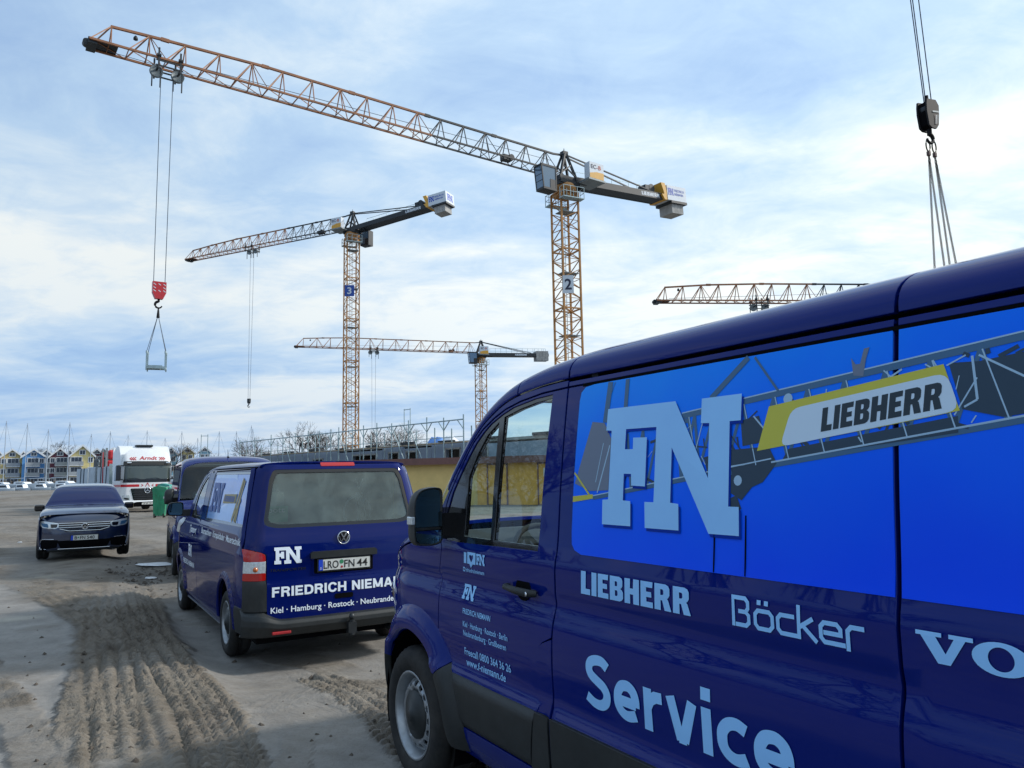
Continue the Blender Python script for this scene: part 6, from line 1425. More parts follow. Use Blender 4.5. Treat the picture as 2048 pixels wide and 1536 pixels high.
for sg in (1, -1):
    V, Fc = union2d(stroke([(sg*.56,2.72),(sg*.66,2.80),(sg*.56,2.88)], .04)+stroke([(sg*.66,2.72),(sg*.76,2.80),(sg*.66,2.88)], .04)+stroke([(sg*.76,2.72),(sg*.86,2.80),(sg*.76,2.88)], .04)); flat_on('roof_chevron', V, Fc, tf, M['red_paint'], cf)
g = tk_pan('grille', smooth_poly([(-.80,1.24),(.80,1.24),(.66,.66),(.50,.58),(-.50,.58),(-.66,.66)], .05, 3), 'gloss_black', .010)
for k in range(5):
    z = 1.17-k*.115; w = .76-.035*k; b = MB(); b.bar(tuple(tk_front(np.array([-w]), np.array([z]))[0]+np.array([.02, 0, 0])), (0.02, 0, z), .035, .05); b.bar((.02, 0, z), tuple(tk_front(np.array([w]), np.array([z]))[0]+np.array([.02, 0, 0])), .035, .05); b.build('grille_bar', M['dark_metal'], g)
b = MB(); b.lathe([(.155, 0), (.155, .03), (.13, .03), (.13, 0)], (.03, 0, 1.14), 'x', 28)
for k in range(3): a = rad(90+120*k); b.bar((.05, 0, 1.14), (.05, .14*math.cos(a), 1.14+.14*math.sin(a)), .03)
b.build('badge', M['chrome'], trk)
bp_ = MB(); bp_.prism([(-1.6,.30),(.02,.34),(.06,.55),(.0,.62),(-1.6,.70)], 'y', -HW, HW); bp_.build('bumper', WP, trk)
tk_pan('bumper_intake', smooth_poly([(-.66,.30),(.66,.30),(.72,.42),(.60,.54),(-.60,.54),(-.72,.42)], .05, 3), 'gap_black', .075)
for sg in (1, -1):
    f = lambda y, z, sg=sg: tk_front(sg*np.asarray(y, float), z)
    h = panel('headlight', smooth_poly([(.80,.62),(1.10,.66),(1.16,.88),(.86,.92)], .04, 3), f, M['lens_clear'], trk, FX, .08, (), .01, lift=.05); panel('headlight_mask', smooth_poly([(.86,.66),(1.05,.68),(1.08,.78),(.88,.76)], .03, 3), f, M['dark_metal'], h, FX, .08, (), .002, lift=.055)
    panel('fog_lamp', smooth_poly([(.84,.36),(1.08,.38),(1.10,.50),(.90,.52)], .03, 2), f, M['gloss_black'], trk, FX, .08, (), .01, lift=.085)
    b = MB(); b.prism([(-1.75,1.66),(-.45,1.66),(-.40,2.42),(-1.6,2.42)], 'y', sg*(HW-.022), sg*(HW+.004)); b.build('door_window', M['glass_dark'], trk)
    b = MB(); b.box((-2.2, sg*(HW-.021), 1.33), (-.15, sg*(HW+.003), 1.45)); b.build('side_stripe', M['red_paint'], trk)
    mr_ = empty('truck_mirror'); mr_.parent = trk; mr_.location = (-.05, sg*1.42, 2.08); b = MB(); b.rbox((-.12, -.12, -.42), (.10, .12, .38), .05); b.build('shell', M['gloss_black'], mr_); b = MB(); b.bar((-.1, -sg*.25, .36), (-.1, 0, .36), .06); b.bar((-.1, -sg*.25, -.36), (-.1, 0, -.36), .06); b.build('arm', M['gloss_black'], mr_)
    make_wheel(trk, -1.25, sg*1.05, .50, sg, .50, .30, .30, 'steel', 'wheel', 10, detail=False)
    for x in (-4.6, -9.2, -10.5, -11.8): make_wheel(trk, x, sg*1.05, .50, sg, .50, .30, .34, 'steel', 'wheel', 10, detail=False)
    b = MB(); b.lathe([(.55, -.16), (.62, -.16), (.62, .16), (.55, .16)], (-1.25, sg*1.06, .52), 'y', 24); b.build('wheel_arch', M['black_plastic'], trk)
    b = MB(); b.box((-2.4, sg*1.0, 2.2), (-2.28, sg*1.22, 3.45)); b.build('wind_deflector', WP, trk)
b = MB(); b.box((.02, -.26, .40), (.10, .26, .50)); tp_ = b.build('number_plate', M['plate_white'], trk); text_on('plate_lettering', 'LB AR 190', lambda u, v: np.stack([0*u+.103, u, v], 1), M['plate_black'], tp_, -.21, .415, .065, .42, .01)
for sy in (-.55, .45):
    b = MB(); q = lambda y, z: Vector(tk_front(np.array([y]), np.array([z]))[0])+Vector((.035, 0, 0)); b.bar(q(sy+.5, 1.62), q(sy-.05, 1.78), .025); b.bar(q(sy-.05, 1.78), q(sy-.55, 1.74), .018); b.build('wiper', M['gloss_black'], trk)
for y in (-.7, -.35, .35, .7): b = MB(); b.rbox((-.62, y-.06, 3.14), (-.52, y+.06, 3.20), .01); b.build('roof_lamp', M['dark_metal'], trk)
b = MB(); b.rbox((-1.25, -.42, 3.46), (-.85, .42, 3.56), .02); b.build('roof_hatch', M['dark_metal'], trk)
b = MB(); b.box((-5.4, -.45, .75), (-2.2, .45, 1.0)); b.box((-13.2, -.5, .95), (-3.2, .5, 1.15)); b.build('chassis', M['dark_metal'], trk)
b = MB(); b.box((-13.3, -1.25, 1.15), (-3.0, 1.25, 1.30)); b.build('trailer_bed', M['dark_metal'], trk)
b = MB(); b.box((-3.05, -1.25, 1.30), (-2.95, 1.25, 2.6)); b.build('headboard', M['galvanised'], trk)
for x0, x1 in ((-6.6, -3.3), (-9.8, -7.6), (-13.1, -10.0)):
    pn_ = tag(MB(), None) if False else None
def wall_panel(x0, x1, y0, y1, h, label):
    b = MB(); Mx = Matrix.Translation(trk.location) @ Matrix.Rotation(trk.rotation_euler.z, 4, 'Z')
    b.rbox((x0, y0, 1.305), (x1, y1, 1.305+h), .02); o = b.build('concrete_wall_element', M['concrete_panel']); o.matrix_world = Mx
    return tag(o, label, 'concrete panel', 'concrete panels on the lorry')
wall_panel(-6.7, -3.2, -1.15, -.55, 1.15, 'pale grey concrete panel on the lorry right behind its cab')
wall_panel(-9.2, -7.4, -1.15, -.70, 1.20, 'warm grey upright element in the middle of the lorry load')
wall_panel(-13.0, -9.5, -1.15, -.55, 1.15, 'pale grey concrete panel at the tail of the lorry')
wall_panel(-12.5, -3.6, .2, 1.1, 1.05, 'far row of grey concrete panels on the lorry bed')
for x in (-4.2, -5.6, -10.6, -11.6):
    b = MB(); b.bar((x, -1.17, 1.2), (x+.12, -1.17, 2.47), .05, .02); b.bar((x+.12, -1.17, 2.47), (x+.1, -.2, 2.55), .05, .02); b.build('lashing_strap', M['rope'], trk)
b = MB(); b.bar((-4.9, -1.19, 1.2), (-5.05, -1.19, 3.3), .05, .02); b.build('red_strap', M['red_dark'], trk)
lc_ = empty('loader_crane'); lc_.parent = trk; lc_.location = (-8.0, -.6, .7)
b = MB(); b.rbox((-.45, -.45, .9), (.75, .45, 2.3), .08); b.bar((0, 0, 0), (0, 0, 1.2), .4); b.build('column', M['crane_black'], lc_)
b = MB(); b.path([(.2, .0, 2.2), (.5, -.1, 2.7), (1.0, -.2, 2.75), (1.2, -.2, 2.3)], .12, 6); b.path([(-.3, 0, 1.6), (.2, -.3, 2.0), (.1, -.3, 1.3), (.6, -.3, 1.5), (.5, -.3, .9)], .07, 6); b.build('hoses', M['crane_black'], lc_)
b = MB()
for k in range(5): b.path([(.7+.12*math.cos(a)+.1*k, -.45, 1.2+.22*k+.14*math.sin(a)) for a in np.linspace(0, 6.28, 9)], .04, 5)
b.build('coiled_pipe', M['crane_grey'], lc_)
rp_o = empty('red_pump'); rp_o.parent = trk; rp_o.location = (-5.6, -.6, 1.75); b = MB(); b.rbox((-.25, -.3, .2), (.25, .3, 1.1), .1); b.rbox((-.2, -.25, 1.15), (.2, .25, 1.7), .12); b.build('casing', M['red_paint'], rp_o); b = MB(); b.box((-.6, -.5, -.05), (.6, .5, .12)); b.bar((-.5, -.4, -1.2), (-.5, -.4, 1.8), .1); b.bar((.5, -.4, -1.2), (.5, -.4, 1.8), .1); b.build('stand', M['crane_grey'], rp_o)
# ---------------------------------------------------------------- green bins beside the lorry
def bin_(px, py, dep, lab, m, h=1.35, rz=.2):
    p = at(px, py, dep); r = empty('waste_bin', (p.x, p.y, 0), rz, lab, 'bin', 'green waste bins beside the lorry')
    r.scale = (.62, .62, 1); b = MB(); vs = [(-.36,-.30,.10),(.36,-.30,.10),(.36,.30,.10),(-.36,.30,.10),(-.44,-.40,h*.86),(.44,-.40,h*.86),(.44,.40,h*.86),(-.44,.40,h*.86)]
    b.add(vs, [(0,3,2,1),(0,1,5,4),(1,2,6,5),(2,3,7,6),(3,0,4,7)])
    for x in (-.2, 0, .2): b.bar((x*.8, -.31, .15), (x, -.405, h*.8), .04, .03)
    b.box((-.46, -.42, h*.84), (.46, .42, h*.88)); b.build('body', m, r)
    b = MB(); b.prism([(-.46,h*.89),(.46,h*.89),(.42,h*.95),(-.10,h),(-.40,h*.97)], 'y', -.44, .44); b.build('lid', m, r)
    for x in (-.3, .3):
        b = MB(); b.lathe([(0, -.04), (.09, -.04), (.10, 0), (.09, .04), (0, .04)], (x, .3, .10), 'x', 14); b.build('wheel', M['rubber'], r)
        b = MB(); b.lathe([(0, -.04), (.09, -.04), (.10, 0), (.09, .04), (0, .04)], (x, -.28, .10), 'x', 14); b.build('wheel', M['rubber'], r)
    return r
bin_(319, 1025, 33.5, 'front green waste bin standing by the lorry bumper', M['green_plastic'], 1.40, .3); bin_(329, 1015, 35.2, 'second green waste bin close behind the front one', M['teal_plastic'], 1.5, .1)
# ---------------------------------------------------------------- yellow site building
kl = Vector((-8.6, 43.2, 0)); kr = Vector((4.3, 38.4, 0)); kd = (kr-kl); kL = kd.length; ka = math.atan2(kd.y, kd.x)
ks = empty('site_building', kl, ka, 'low ochre and orange building with brown roof edge behind the vans', 'building')
b = MB(); b.box((0, 0, 0), (7.1, 4.5, 2.22)); b.build('rendered_wall', M['yellow_render'], ks)
b = MB(); b.box((7.1, -.06, 0), (kL, 4.5, 2.22)); b.build('timber_wall', M['orange_wood'], ks)
for k in range(2):
    b = MB(); b.box((-.35+k*(5.75), -.45, 2.20), (5.395 if k == 0 else kL+.4, -.40, 2.56)); b.build('fascia', M['brown_fascia'], ks)
b = MB(); b.box((-.35, -.40, 2.24), (kL+.4, 5.0, 2.50)); b.build('roof', M['roof_felt'], ks)
for x in (7.75, 10.6):
    dr = MB(); dr.box((x, -.10, .05), (x+1.05, -.065, 2.12)); d = dr.build('door', M['orange_wood'], ks)
    f = MB(); f.box((x-.07, -.13, .0), (x, -.062, 2.19)); f.box((x+1.05, -.13, .0), (x+1.12, -.062, 2.19)); f.box((x-.07, -.13, 2.12), (x+1.12, -.062, 2.19)); f.build('door_frame', M['brown_fascia'], d)
    h = MB(); h.tube((x+.95, -.10, 1.05), (x+.95, -.16, 1.05), .02, 8); h.bar((x+.95, -.16, 1.05), (x+.83, -.16, 1.05), .02); h.build('door_handle', M['chrome'], d)
    if x > 9: n_ = MB(); n_.box((x+.27, -.112, 1.45), (x+.80, -.101, 1.90)); n_.build('notice', M['litter_white'], d)
# ---------------------------------------------------------------- shell of the new building and its scaffolding
wr = Vector((-2.7, 62, 0)); wl2 = Vector((-35.2, 97, 0)); wd_ = (wr-wl2); WL = wd_.length+9; wa = math.atan2(wd_.y, wd_.x)
nb_ = empty('unfinished_building', wl2, wa, 'grey concrete shell of a building under construction behind scaffolding', 'building')
WH = 4.35; udir = wd_.normalized(); nrm_ = Vector((udir.y, -udir.x, 0))
def wall_u(px):   # distance along the wall where the ray through photo column px meets it
    d = at(px, 900, 10)-Vector((0, 0, EYE)); d.z = 0; A_ = Matrix(((d.x, -udir.x), (d.y, -udir.y))); s = A_.inverted() @ Vector((wl2.x, wl2.y)); return s.y
ops = []
for x0, x1, zt, zb in ((627, 646, 3.55, 2.6), (706, 752, 3.7, 2.3), (778, 797, 3.75, 1.6), (813, 835, 3.75, 1.6), (892, 920, 3.8, 1.6), (950, 975, 3.8, 1.6)): ops.append((wall_u(x0), wall_u(x1), zb, zt))
def wallf(u, v): return np.stack([np.asarray(u, float), 0*np.asarray(u, float), np.asarray(v, float)], 1)
cuts = [0]+[ (a[1]+b_[0])/2 for a, b_ in zip(ops[:-1], ops[1:])]+[WL]
for i in range(len(cuts)-1):
    h_ = [[(a+.0, zb), (b_, zb), (b_, zt), (a, zt)] for a, b_, zb, zt in ops if a > cuts[i] and b_ < cuts[i+1]]
    panel('wall_panel', [(cuts[i]+.03, 0), (cuts[i+1]-.03, 0), (cuts[i+1]-.03, WH-(.25 if i % 2 else 0)), (cuts[i]+.03, WH-(.25 if i % 2 else 0))], wallf, M['concrete_wall'], nb_, (0, -1, 0), 1.2, h_, .3, .01)
for a, b_, zb, zt in ops:
    f = MB(); f.box((a-.12, -.06, zb), (a, .02, zt+.14)); f.box((b_, -.06, zb), (b_+.12, .02, zt+.14)); f.box((a-.12, -.06, zt), (b_+.12, .02, zt+.14)); f.build('opening_frame', M['concrete_grey'], nb_)
b = MB(); b.box((0, .32, 0), (WL, .5, .1)); b.box((0, 6, 0), (WL, 6.2, WH)); b.box((0, .3, 4.28), (WL, 6, 4.5)); b.build('floor_slab', M['concrete_grey'], nb_)
for k, u in enumerate(np.linspace(6, WL-3, 9)):
    b = MB(); b.box((u, .1, 4.50), (u+2.2, .35, 4.62+.06*(k % 3))); b.build('rebar_bundle', M['dark_metal'], nb_)
sc_ = empty('scaffold', wl2+nrm_*1.3, wa, 'grey tube scaffolding along the unfinished concrete building', 'scaffold')
posts = [wall_u(p) for p in (500, 530, 563, 587, 612, 638, 661, 684, 700, 728, 750, 777, 807, 841, 878, 912, 952)]
G = M['galvanised']
def tube_obj(name, p, q, r, par, m=None):
    b = MB(); b.tube(p, q, r, 6); return b.build(name, m or G, par)
for i, u in enumerate(posts):
    hh = 6.55+.25*((i*7) % 3-1)*.4
    for y in (0, .85): tube_obj('post', (u, y, 0), (u, y, hh-(.9 if y else 0)), .06, sc_)
    if i+1 < len(posts):
        v = posts[i+1]
        tube_obj('ledger', (u, 0, 6.15), (v, 0, 6.15), .06, sc_); tube_obj('ledger', (u, 0, 4.75), (v, 0, 4.75), .035, sc_); tube_obj('ledger', (u, 0, 2.75), (v, 0, 2.75), .04, sc_)
        for s0, s1 in ((u, 1), (v, -1)): tube_obj('knee_brace', (s0, 0, 5.35), (s0+s1*min(.9, (v-u)*.3), 0, 6.13), .045, sc_)
        b = MB(); b.box((u+.05, .05, 4.28), (v-.05, .8, 4.34)); b.build('deck', M['timber'], sc_)
        if i in (3, 8, 12, 13): tube_obj('diagonal_brace', (u+.1, -.05, 6.1), (u+(v-u)*.95, -.05, 2.2), .04, sc_)
b = MB(); g0, g1 = wall_u(779), wall_u(791)
for g_ in (g0, g1): tube_obj('guard_frame', (g_, 3, 4.5), (g_, 3, 8.1), .04, sc_)
tube_obj('guard_frame', (g0, 3, 8.0), (g1, 3, 8.0), .04, sc_)
for k, (px, m_, lab) in enumerate(((846, 'blue_sheet', 'blue plastic sheet on the new concrete wall'), (872, 'snow_white', 'white plastic sheet heaped on the new concrete wall'))):
    u = wall_u(px); s_ = MB(); rr = random.Random(k); n = 7; vs = []; 
    for i in range(n):
        for j in range(4): vs.append((u+i*.28-.8, 1.0+j*.35, 4.52+(.0 if i in (0, n-1) or j in (0, 3) else .35+.3*rr.random())))
    s_.add(vs, [(i*4+j, i*4+j+1, (i+1)*4+j+1, (i+1)*4+j) for i in range(n-1) for j in range(3)], True); o = s_.build('plastic_sheet', M[m_]); o.location = wl2; o.rotation_euler = (0, 0, wa); tag(o, lab, 'sheet')
# ---------------------------------------------------------------- two workers bending on the wall
def skin_body(name, joints, edges, parent, m):
    me = bpy.data.meshes.new(name); me.from_pydata([j[0] for j in joints], edges, []); o = bpy.data.objects.new(name, me); COL.objects.link(o)
    md = o.modifiers.new('s', 'SKIN'); sv = me.skin_vertices[0].data
    for i, j in enumerate(joints): sv[i].radius = (j[1], j[1]*(j[2] if len(j) > 2 else 1)); 
    sv[0].use_root = True
    o.modifiers.new('d', 'SUBSURF').levels = 1; bpy.context.view_layer.update(); dg = bpy.context.evaluated_depsgraph_get()
    nm_ = bpy.data.meshes.new_from_object(o.evaluated_get(dg)); bpy.data.objects.remove(o); nm_.materials.clear(); nm_.materials.append(m)
    nm_.polygons.foreach_set('use_smooth', [True]*len(nm_.polygons)); return link(bpy.data.objects.new(name, nm_), parent)
def worker(px, lab, face):
    u = wall_u(px); p = wl2+udir*u-nrm_*.6; w = empty('person', (p.x, p.y, 4.5), wa+(0 if face > 0 else math.pi), lab, 'person', 'workers on the wall')
    J = [((0,0,.92),.16,.8),((.22,0,1.02),.17,.8),((.46,0,1.05),.18,.8),((.58,0,1.02),.06),((.04,.11,.88),.11),((.10,.12,.48),.075),((-.02,.12,.08),.06),((.12,.12,.04),.05),((.04,-.11,.88),.11),((-.06,-.12,.48),.075),((-.16,-.12,.08),.06),((-.02,-.12,.04),.05),((.46,.2,1.0),.07),((.52,.24,.72),.055),((.60,.18,.48),.045),((.46,-.2,1.0),.07),((.56,-.24,.74),.055),((.66,-.16,.50),.045)]
    E_ = [(0,1),(1,2),(2,3),(0,4),(4,5),(5,6),(6,7),(0,8),(8,9),(9,10),(10,11),(2,12),(12,13),(13,14),(2,15),(15,16),(16,17)]
    skin_body('body', J, E_, w, M['cloth_black'])
    hd = MB(); hd.lathe([(0, -.12), (.06, -.10), (.085, -.02), (.088, .04), (.06, .10), (0, .12)], (.68, 0, 1.0), 'z', 12); hd.build('head', M['skin'], w)
    hl = MB(); hl.lathe([(.125, .02), (.12, .06), (.10, .13), (.05, .17), (0, .18)], (.68, 0, 1.0), 'z', 14); hl.build('helmet', M['cloth_white'], w)
    for sy in (.17, -.16):
        hn = MB(); hn.rbox((.58, sy-.03, .40), (.68, sy+.03, .48), .015)
        for k in range(4): hn.tube((.62+.015*k, sy-.03+.02*k, .41), (.64+.015*k, sy-.03+.02*k, .33), .009, 5)
        hn.tube((.58, sy, .45), (.56, sy, .39), .011, 5); hn.build('hand', M['skin'], w)
worker(592, 'left worker in black bending over on the concrete wall', 1); worker(609, 'right worker in black with white helmet bending towards the other', -1)
# ---------------------------------------------------------------- bare trees
def make_tree_mesh(seed, h, spread=.55, levels=5):
    rr = random.Random(seed); tr = MB(); tw = MB()
    def grow(p, d, L, r, lv):
        q = p+d*L; b = tr if lv < 2 else tw; n = 6 if lv < 2 else 3
        mid = p+d*L*.5+Vector((rr.uniform(-1, 1), rr.uniform(-1, 1), rr.uniform(-.4, .6)))*L*.06
        r = max(r, .016); b.tube(p, mid, r, n, r*.85, False); b.tube(mid, q, r*.85, n, r*.66, False)
        if lv >= levels: return
        k = 3 if lv < 3 else rr.choice((2, 3, 3))
        for i in range(k):
            a = 2*math.pi*(i+rr.random()*.7)/k; s = spread*rr.uniform(.7, 1.25); u = d.orthogonal().normalized(); v = d.cross(u)
            nd = (d+(u*math.cos(a)+v*math.sin(a))*s+Vector((0, 0, .12))).normalized(); grow(q if i else q, nd, L*rr.uniform(.62, .85), r*.62, lv+1)
            if lv > 0 and rr.random() < .5: grow(mid, (d+(u*math.cos(a+1)+v*math.sin(a+1))*.8).normalized(), L*.5, r*.4, lv+2)
    grow(Vector((0, 0, 0)), Vector((0, 0, 1)), h*.30, h*.022, 0); return tr, tw
tree_lib = []
for sd in (3, 8, 15):
    a, b = make_tree_mesh(sd, 10, .58, 6); t_ = empty('bare_tree'); o1 = a.build('trunk', M['tree_bark'], t_); o2 = b.build('crown', M['tree_bark'], t_); tree_lib.append(t_)
used_t = set()
def put_tree(k, loc, s, rz, lab, grp):
    r = tree_lib[k]
    if k in used_t: r = copy_tree(r)
    used_t.add(k); r.location = loc; r.scale = (s*1.15, s*1.15, s); r.rotation_euler = (0, 0, rz); tag(r, lab, 'tree', grp); return r
tg_ = 'bare trees beyond the new building'
for i, (px, dep, h, k, lab) in enumerate(((622, 125, 10.5, 0, 'widest bare tree behind the scaffolding, left of the crane mast'), (655, 128, 9.0, 2, 'lower bare tree between the widest tree and the crane mast'), (768, 118, 9.6, 1, 'bare tree behind the scaffolding right of the number 3 crane mast'), (790, 122, 8.6, 2, 'second bare tree right of the number 3 crane mast'), (497, 150, 9.5, 2, 'bare tree beside the two sailing masts above the van roof'), (436, 190, 8.0, 0, 'low rounded bare tree right of the last gabled house'), (545, 140, 7.0, 1, 'low bare tree at the left end of the scaffolding'), (340, 215, 12.0, 1, 'tall pale bare tree behind the lorry cab'), (97, 240, 14.0, 2, 'bare tree between the blue and the dark red houses'), (575, 140, 7.0, 0, 'low bare tree behind the two workers'))):
    p = at(px, 950, dep); put_tree(k, (p.x, p.y, 0), h/10, i*1.3, lab, tg_)
con = at(552, 950, 130); ct = empty('conifer', (con.x, con.y, 0), 0, 'small dark conifer above the right end of the van roof', 'tree')
b = MB(); b.tube((0, 0, 0), (0, 0, 5), .15, 6, .03); b.build('trunk', M['tree_bark'], ct); b = MB(); rr = random.Random(5)
for k in range(240):
    z = rr.uniform(.8, 5.2); r_ = (5.4-z)*.38; a = rr.uniform(0, 6.28); c = Vector((r_*math.cos(a)*rr.uniform(.4, 1), r_*math.sin(a)*rr.uniform(.4, 1), z)); e = Vector((math.cos(a), math.sin(a), -.35))*.5; s_ = Vector((-math.sin(a), math.cos(a), 0))*.18
    b.add([c-s_, c+s_, c+e], [(0, 1, 2)])
b.build('crown', M['conifer'], ct)
# trees and hedge left of and behind the photographer: they are what the paint and the windows mirror
for i, (x, y, h, k) in enumerate(((-27, 3, 9, 0), (-24, -6, 8, 1), (-30, 10, 10, 2), (-26, 16, 8.5, 1), (-22, -14, 9, 2), (-33, 22, 9, 0), (14, -16, 9, 1), (20, -10, 8, 2), (7, -20, 9, 0))):
    put_tree(k, (x, y, 0), h/10, i*2.1, 'bare tree on the yard edge mirrored in the van windows', 'bare trees mirrored in the vans')
def hedge(name, pts, h, seed, lab):
    b = MB(); rr = random.Random(seed)
    for k in range(len(pts)-1):
        p = Vector(pts[k]); q = Vector(pts[k+1]); L = (q-p).length
        for i in range(int(L*150)):
            c = p.lerp(q, rr.random())+Vector((rr.uniform(-1.2, 1.2), rr.uniform(-1.2, 1.2), h*rr.random()**1.6)); d = Vector((rr.uniform(-1, 1), rr.uniform(-1, 1), rr.uniform(-.2, 1.2)))*.45; s_ = Vector((rr.uniform(-1, 1), rr.uniform(-1, 1), 0))*.10
            b.add([c-s_, c+s_, c+d], [(0, 1, 2)])
    o = b.build(name, M['bush_brown']); o['kind'] = 'stuff'; tag(o, lab, 'bushes'); return o
hedge('hedge', [(-28, -22, 0), (-29, 8, 0), (-36, 28, 0)], 2.6, 1, 'brown leafless hedge along the yard edge mirrored in the vans')
hedge('hedge', [(2, -24, 0), (26, -12, 0)], 2.6, 2, 'leafless hedge behind the photographer mirrored in the tailgate glass')
# ---------------------------------------------------------------- gabled waterside houses
HG = 'gabled houses across the marina'
def house(px0, px1, y_apex, y_eave, y_base, dep, col, lab, turn=0.0, floors=3, balcony=None, len_=11):
    pc = at((px0+px1)/2, 960, dep); k = dep/FPX; w = (px1-px0)*k; zb = at(px0, y_base, dep).z; ze = at((px0+px1)/2, y_eave, dep).z; za = at((px0+px1)/2, y_apex, dep).z
    az = math.atan2(pc.x, pc.y); r = empty('gabled_house', (pc.x, pc.y, 0), -az+turn, lab, 'house', HG); h = w/2
    b = MB(); b.prism([(-h,0),(h,0),(h,ze),(0,za),(-h,ze)], 'y', 0, len_); wl_ = b.build('wall', M[col], r)
    t = .28
    for sg in (1, -1):
        b = MB(); ov = .45; sl = (za-ze)/h; pts = [(0,za+.02),(sg*(h+ov),ze-ov*sl+.02),(sg*(h+ov),ze-ov*sl+t),(0,za+t)]; b.prism(pts, 'y', -.40, len_+.3); b.build('roof', M['roof_dark'], r)
        b = MB(); pts = [(0,za-.22),(sg*(h+ov),ze-ov*sl-.22),(sg*(h+ov),ze-ov*sl+t+.03),(0,za+t+.03)]; b.prism(pts, 'y', -.50, -.405); b.build('bargeboard', M['trim_white'], r)
    fh = (ze-.6)/floors
    def window(x, z, ww, wh):
        b = MB(); b.box((x-ww/2-.14, -.07, z-.14), (x+ww/2+.14, -.005, z+wh+.14)); f = b.build('window', M['trim_white'], r)
        n = 2 if ww < 1.6 else 3
        for j in range(n):
            b = MB(); b.box((x-ww/2+ww*j/n+.04, -.10, z+.03), (x-ww/2+ww*(j+1)/n-.04, -.072, z+wh-.03)); b.build('pane', M['window_dark'], f)
    bx = balcony if balcony is not None else 0
    for i in range(floors):
        z = .6+i*fh
        if balcony is None: window(-h*.45, z+.9, .9, 1.3); window(h*.45, z+.9, .9, 1.3)
        else:
            window(bx, z+.3, 2.4, 1.9); window(-h*.72 if bx > -.1 else h*.72, z+.9, .95, 1.2)
            if i > 0:
                b = MB(); b.box((bx-1.6, -1.15, z-.05), (bx+1.6, 0, z+.12)); bo = b.build('balcony', M['trim_white'], r)
                b = MB(); b.box((bx-1.6, -1.17, z+.15), (bx+1.6, -1.11, z+1.05))
                for sg in (1, -1): b.box((bx+sg*1.6-.03, -1.10, z+.15), (bx+sg*1.6+.03, -.02, z+1.05))
                b.build('balustrade', M['house_grey'], bo)
    window(0, ze+(za-ze)*.10, 1.2, (za-ze)*.42)
    return r
house(3, 40, 899, 914, 962, 200, 'house_yellow', 'leftmost ochre yellow gabled house with two white balconies', 0, 3, .3)
house(46, 84, 899, 913, 962, 200, 'house_blue', 'sky blue gabled house with white balconies', 0, 3, -.1)
house(101, 134, 897, 912, 962, 200, 'house_red', 'dark red gabled house right of the blue one', 0, 3, .5)
house(142, 183, 891, 911, 962, 196, 'house_cream', 'tallest pale yellow house with steep gable behind the lorry load', 0, 3, -1.3)
house(180, 203, 898, 908, 962, 210, 'house_red', 'dark red gable just right of the tallest yellow house', 0, 3, None)
house(196, 212, 899, 908, 962, 222, 'house_grey', 'small grey gable between the two dark red ones behind the lorry load', 0, 3, None)
house(208, 240, 897, 908, 962, 205, 'house_red', 'dark red gable partly hidden by the lorry cab', 0, 3, None)
house(328, 352, 895, 909, 962, 215, 'house_teal', 'pale blue gable right of the lorry cab', 0, 3, None)
house(360, 386, 894, 905, 962, 218, 'house_cream', 'cream gable above the roof of the parked van', 0, 3, None)
house(398, 418, 894, 903, 962, 220, 'house_teal', 'last small gable right of the cream one above the van roof', 0, 3, None)
for i, (px0, px1, ya) in enumerate(((-16, 2, 901), (78, 102, 900), (128, 146, 900), (36, 52, 903))):
    house(px0, px1, ya, ya+11, 960, 228, 'house_grey', ('grey house half cut off at the left picture edge', 'grey house set back between the blue and dark red ones', 'grey house set back left of the tallest yellow one', 'grey house set back between the yellow and blue ones')[i], 0, 3, None, 9)
# reed and scrub belt at the water's edge
hedge('scrub', [tuple(at(-60, 960, 175).xy)+(0,), tuple(at(160, 960, 178).xy)+(0,), tuple(at(420, 960, 185).xy)+(0,)], 2.0, 7, 'brown reeds and scrub in front of the gabled houses')
hedge('scrub', [tuple(at(380, 960, 170).xy)+(0,), tuple(at(560, 960, 150).xy)+(0,)], 2.0, 9, 'brown scrub between the marina and the new building')
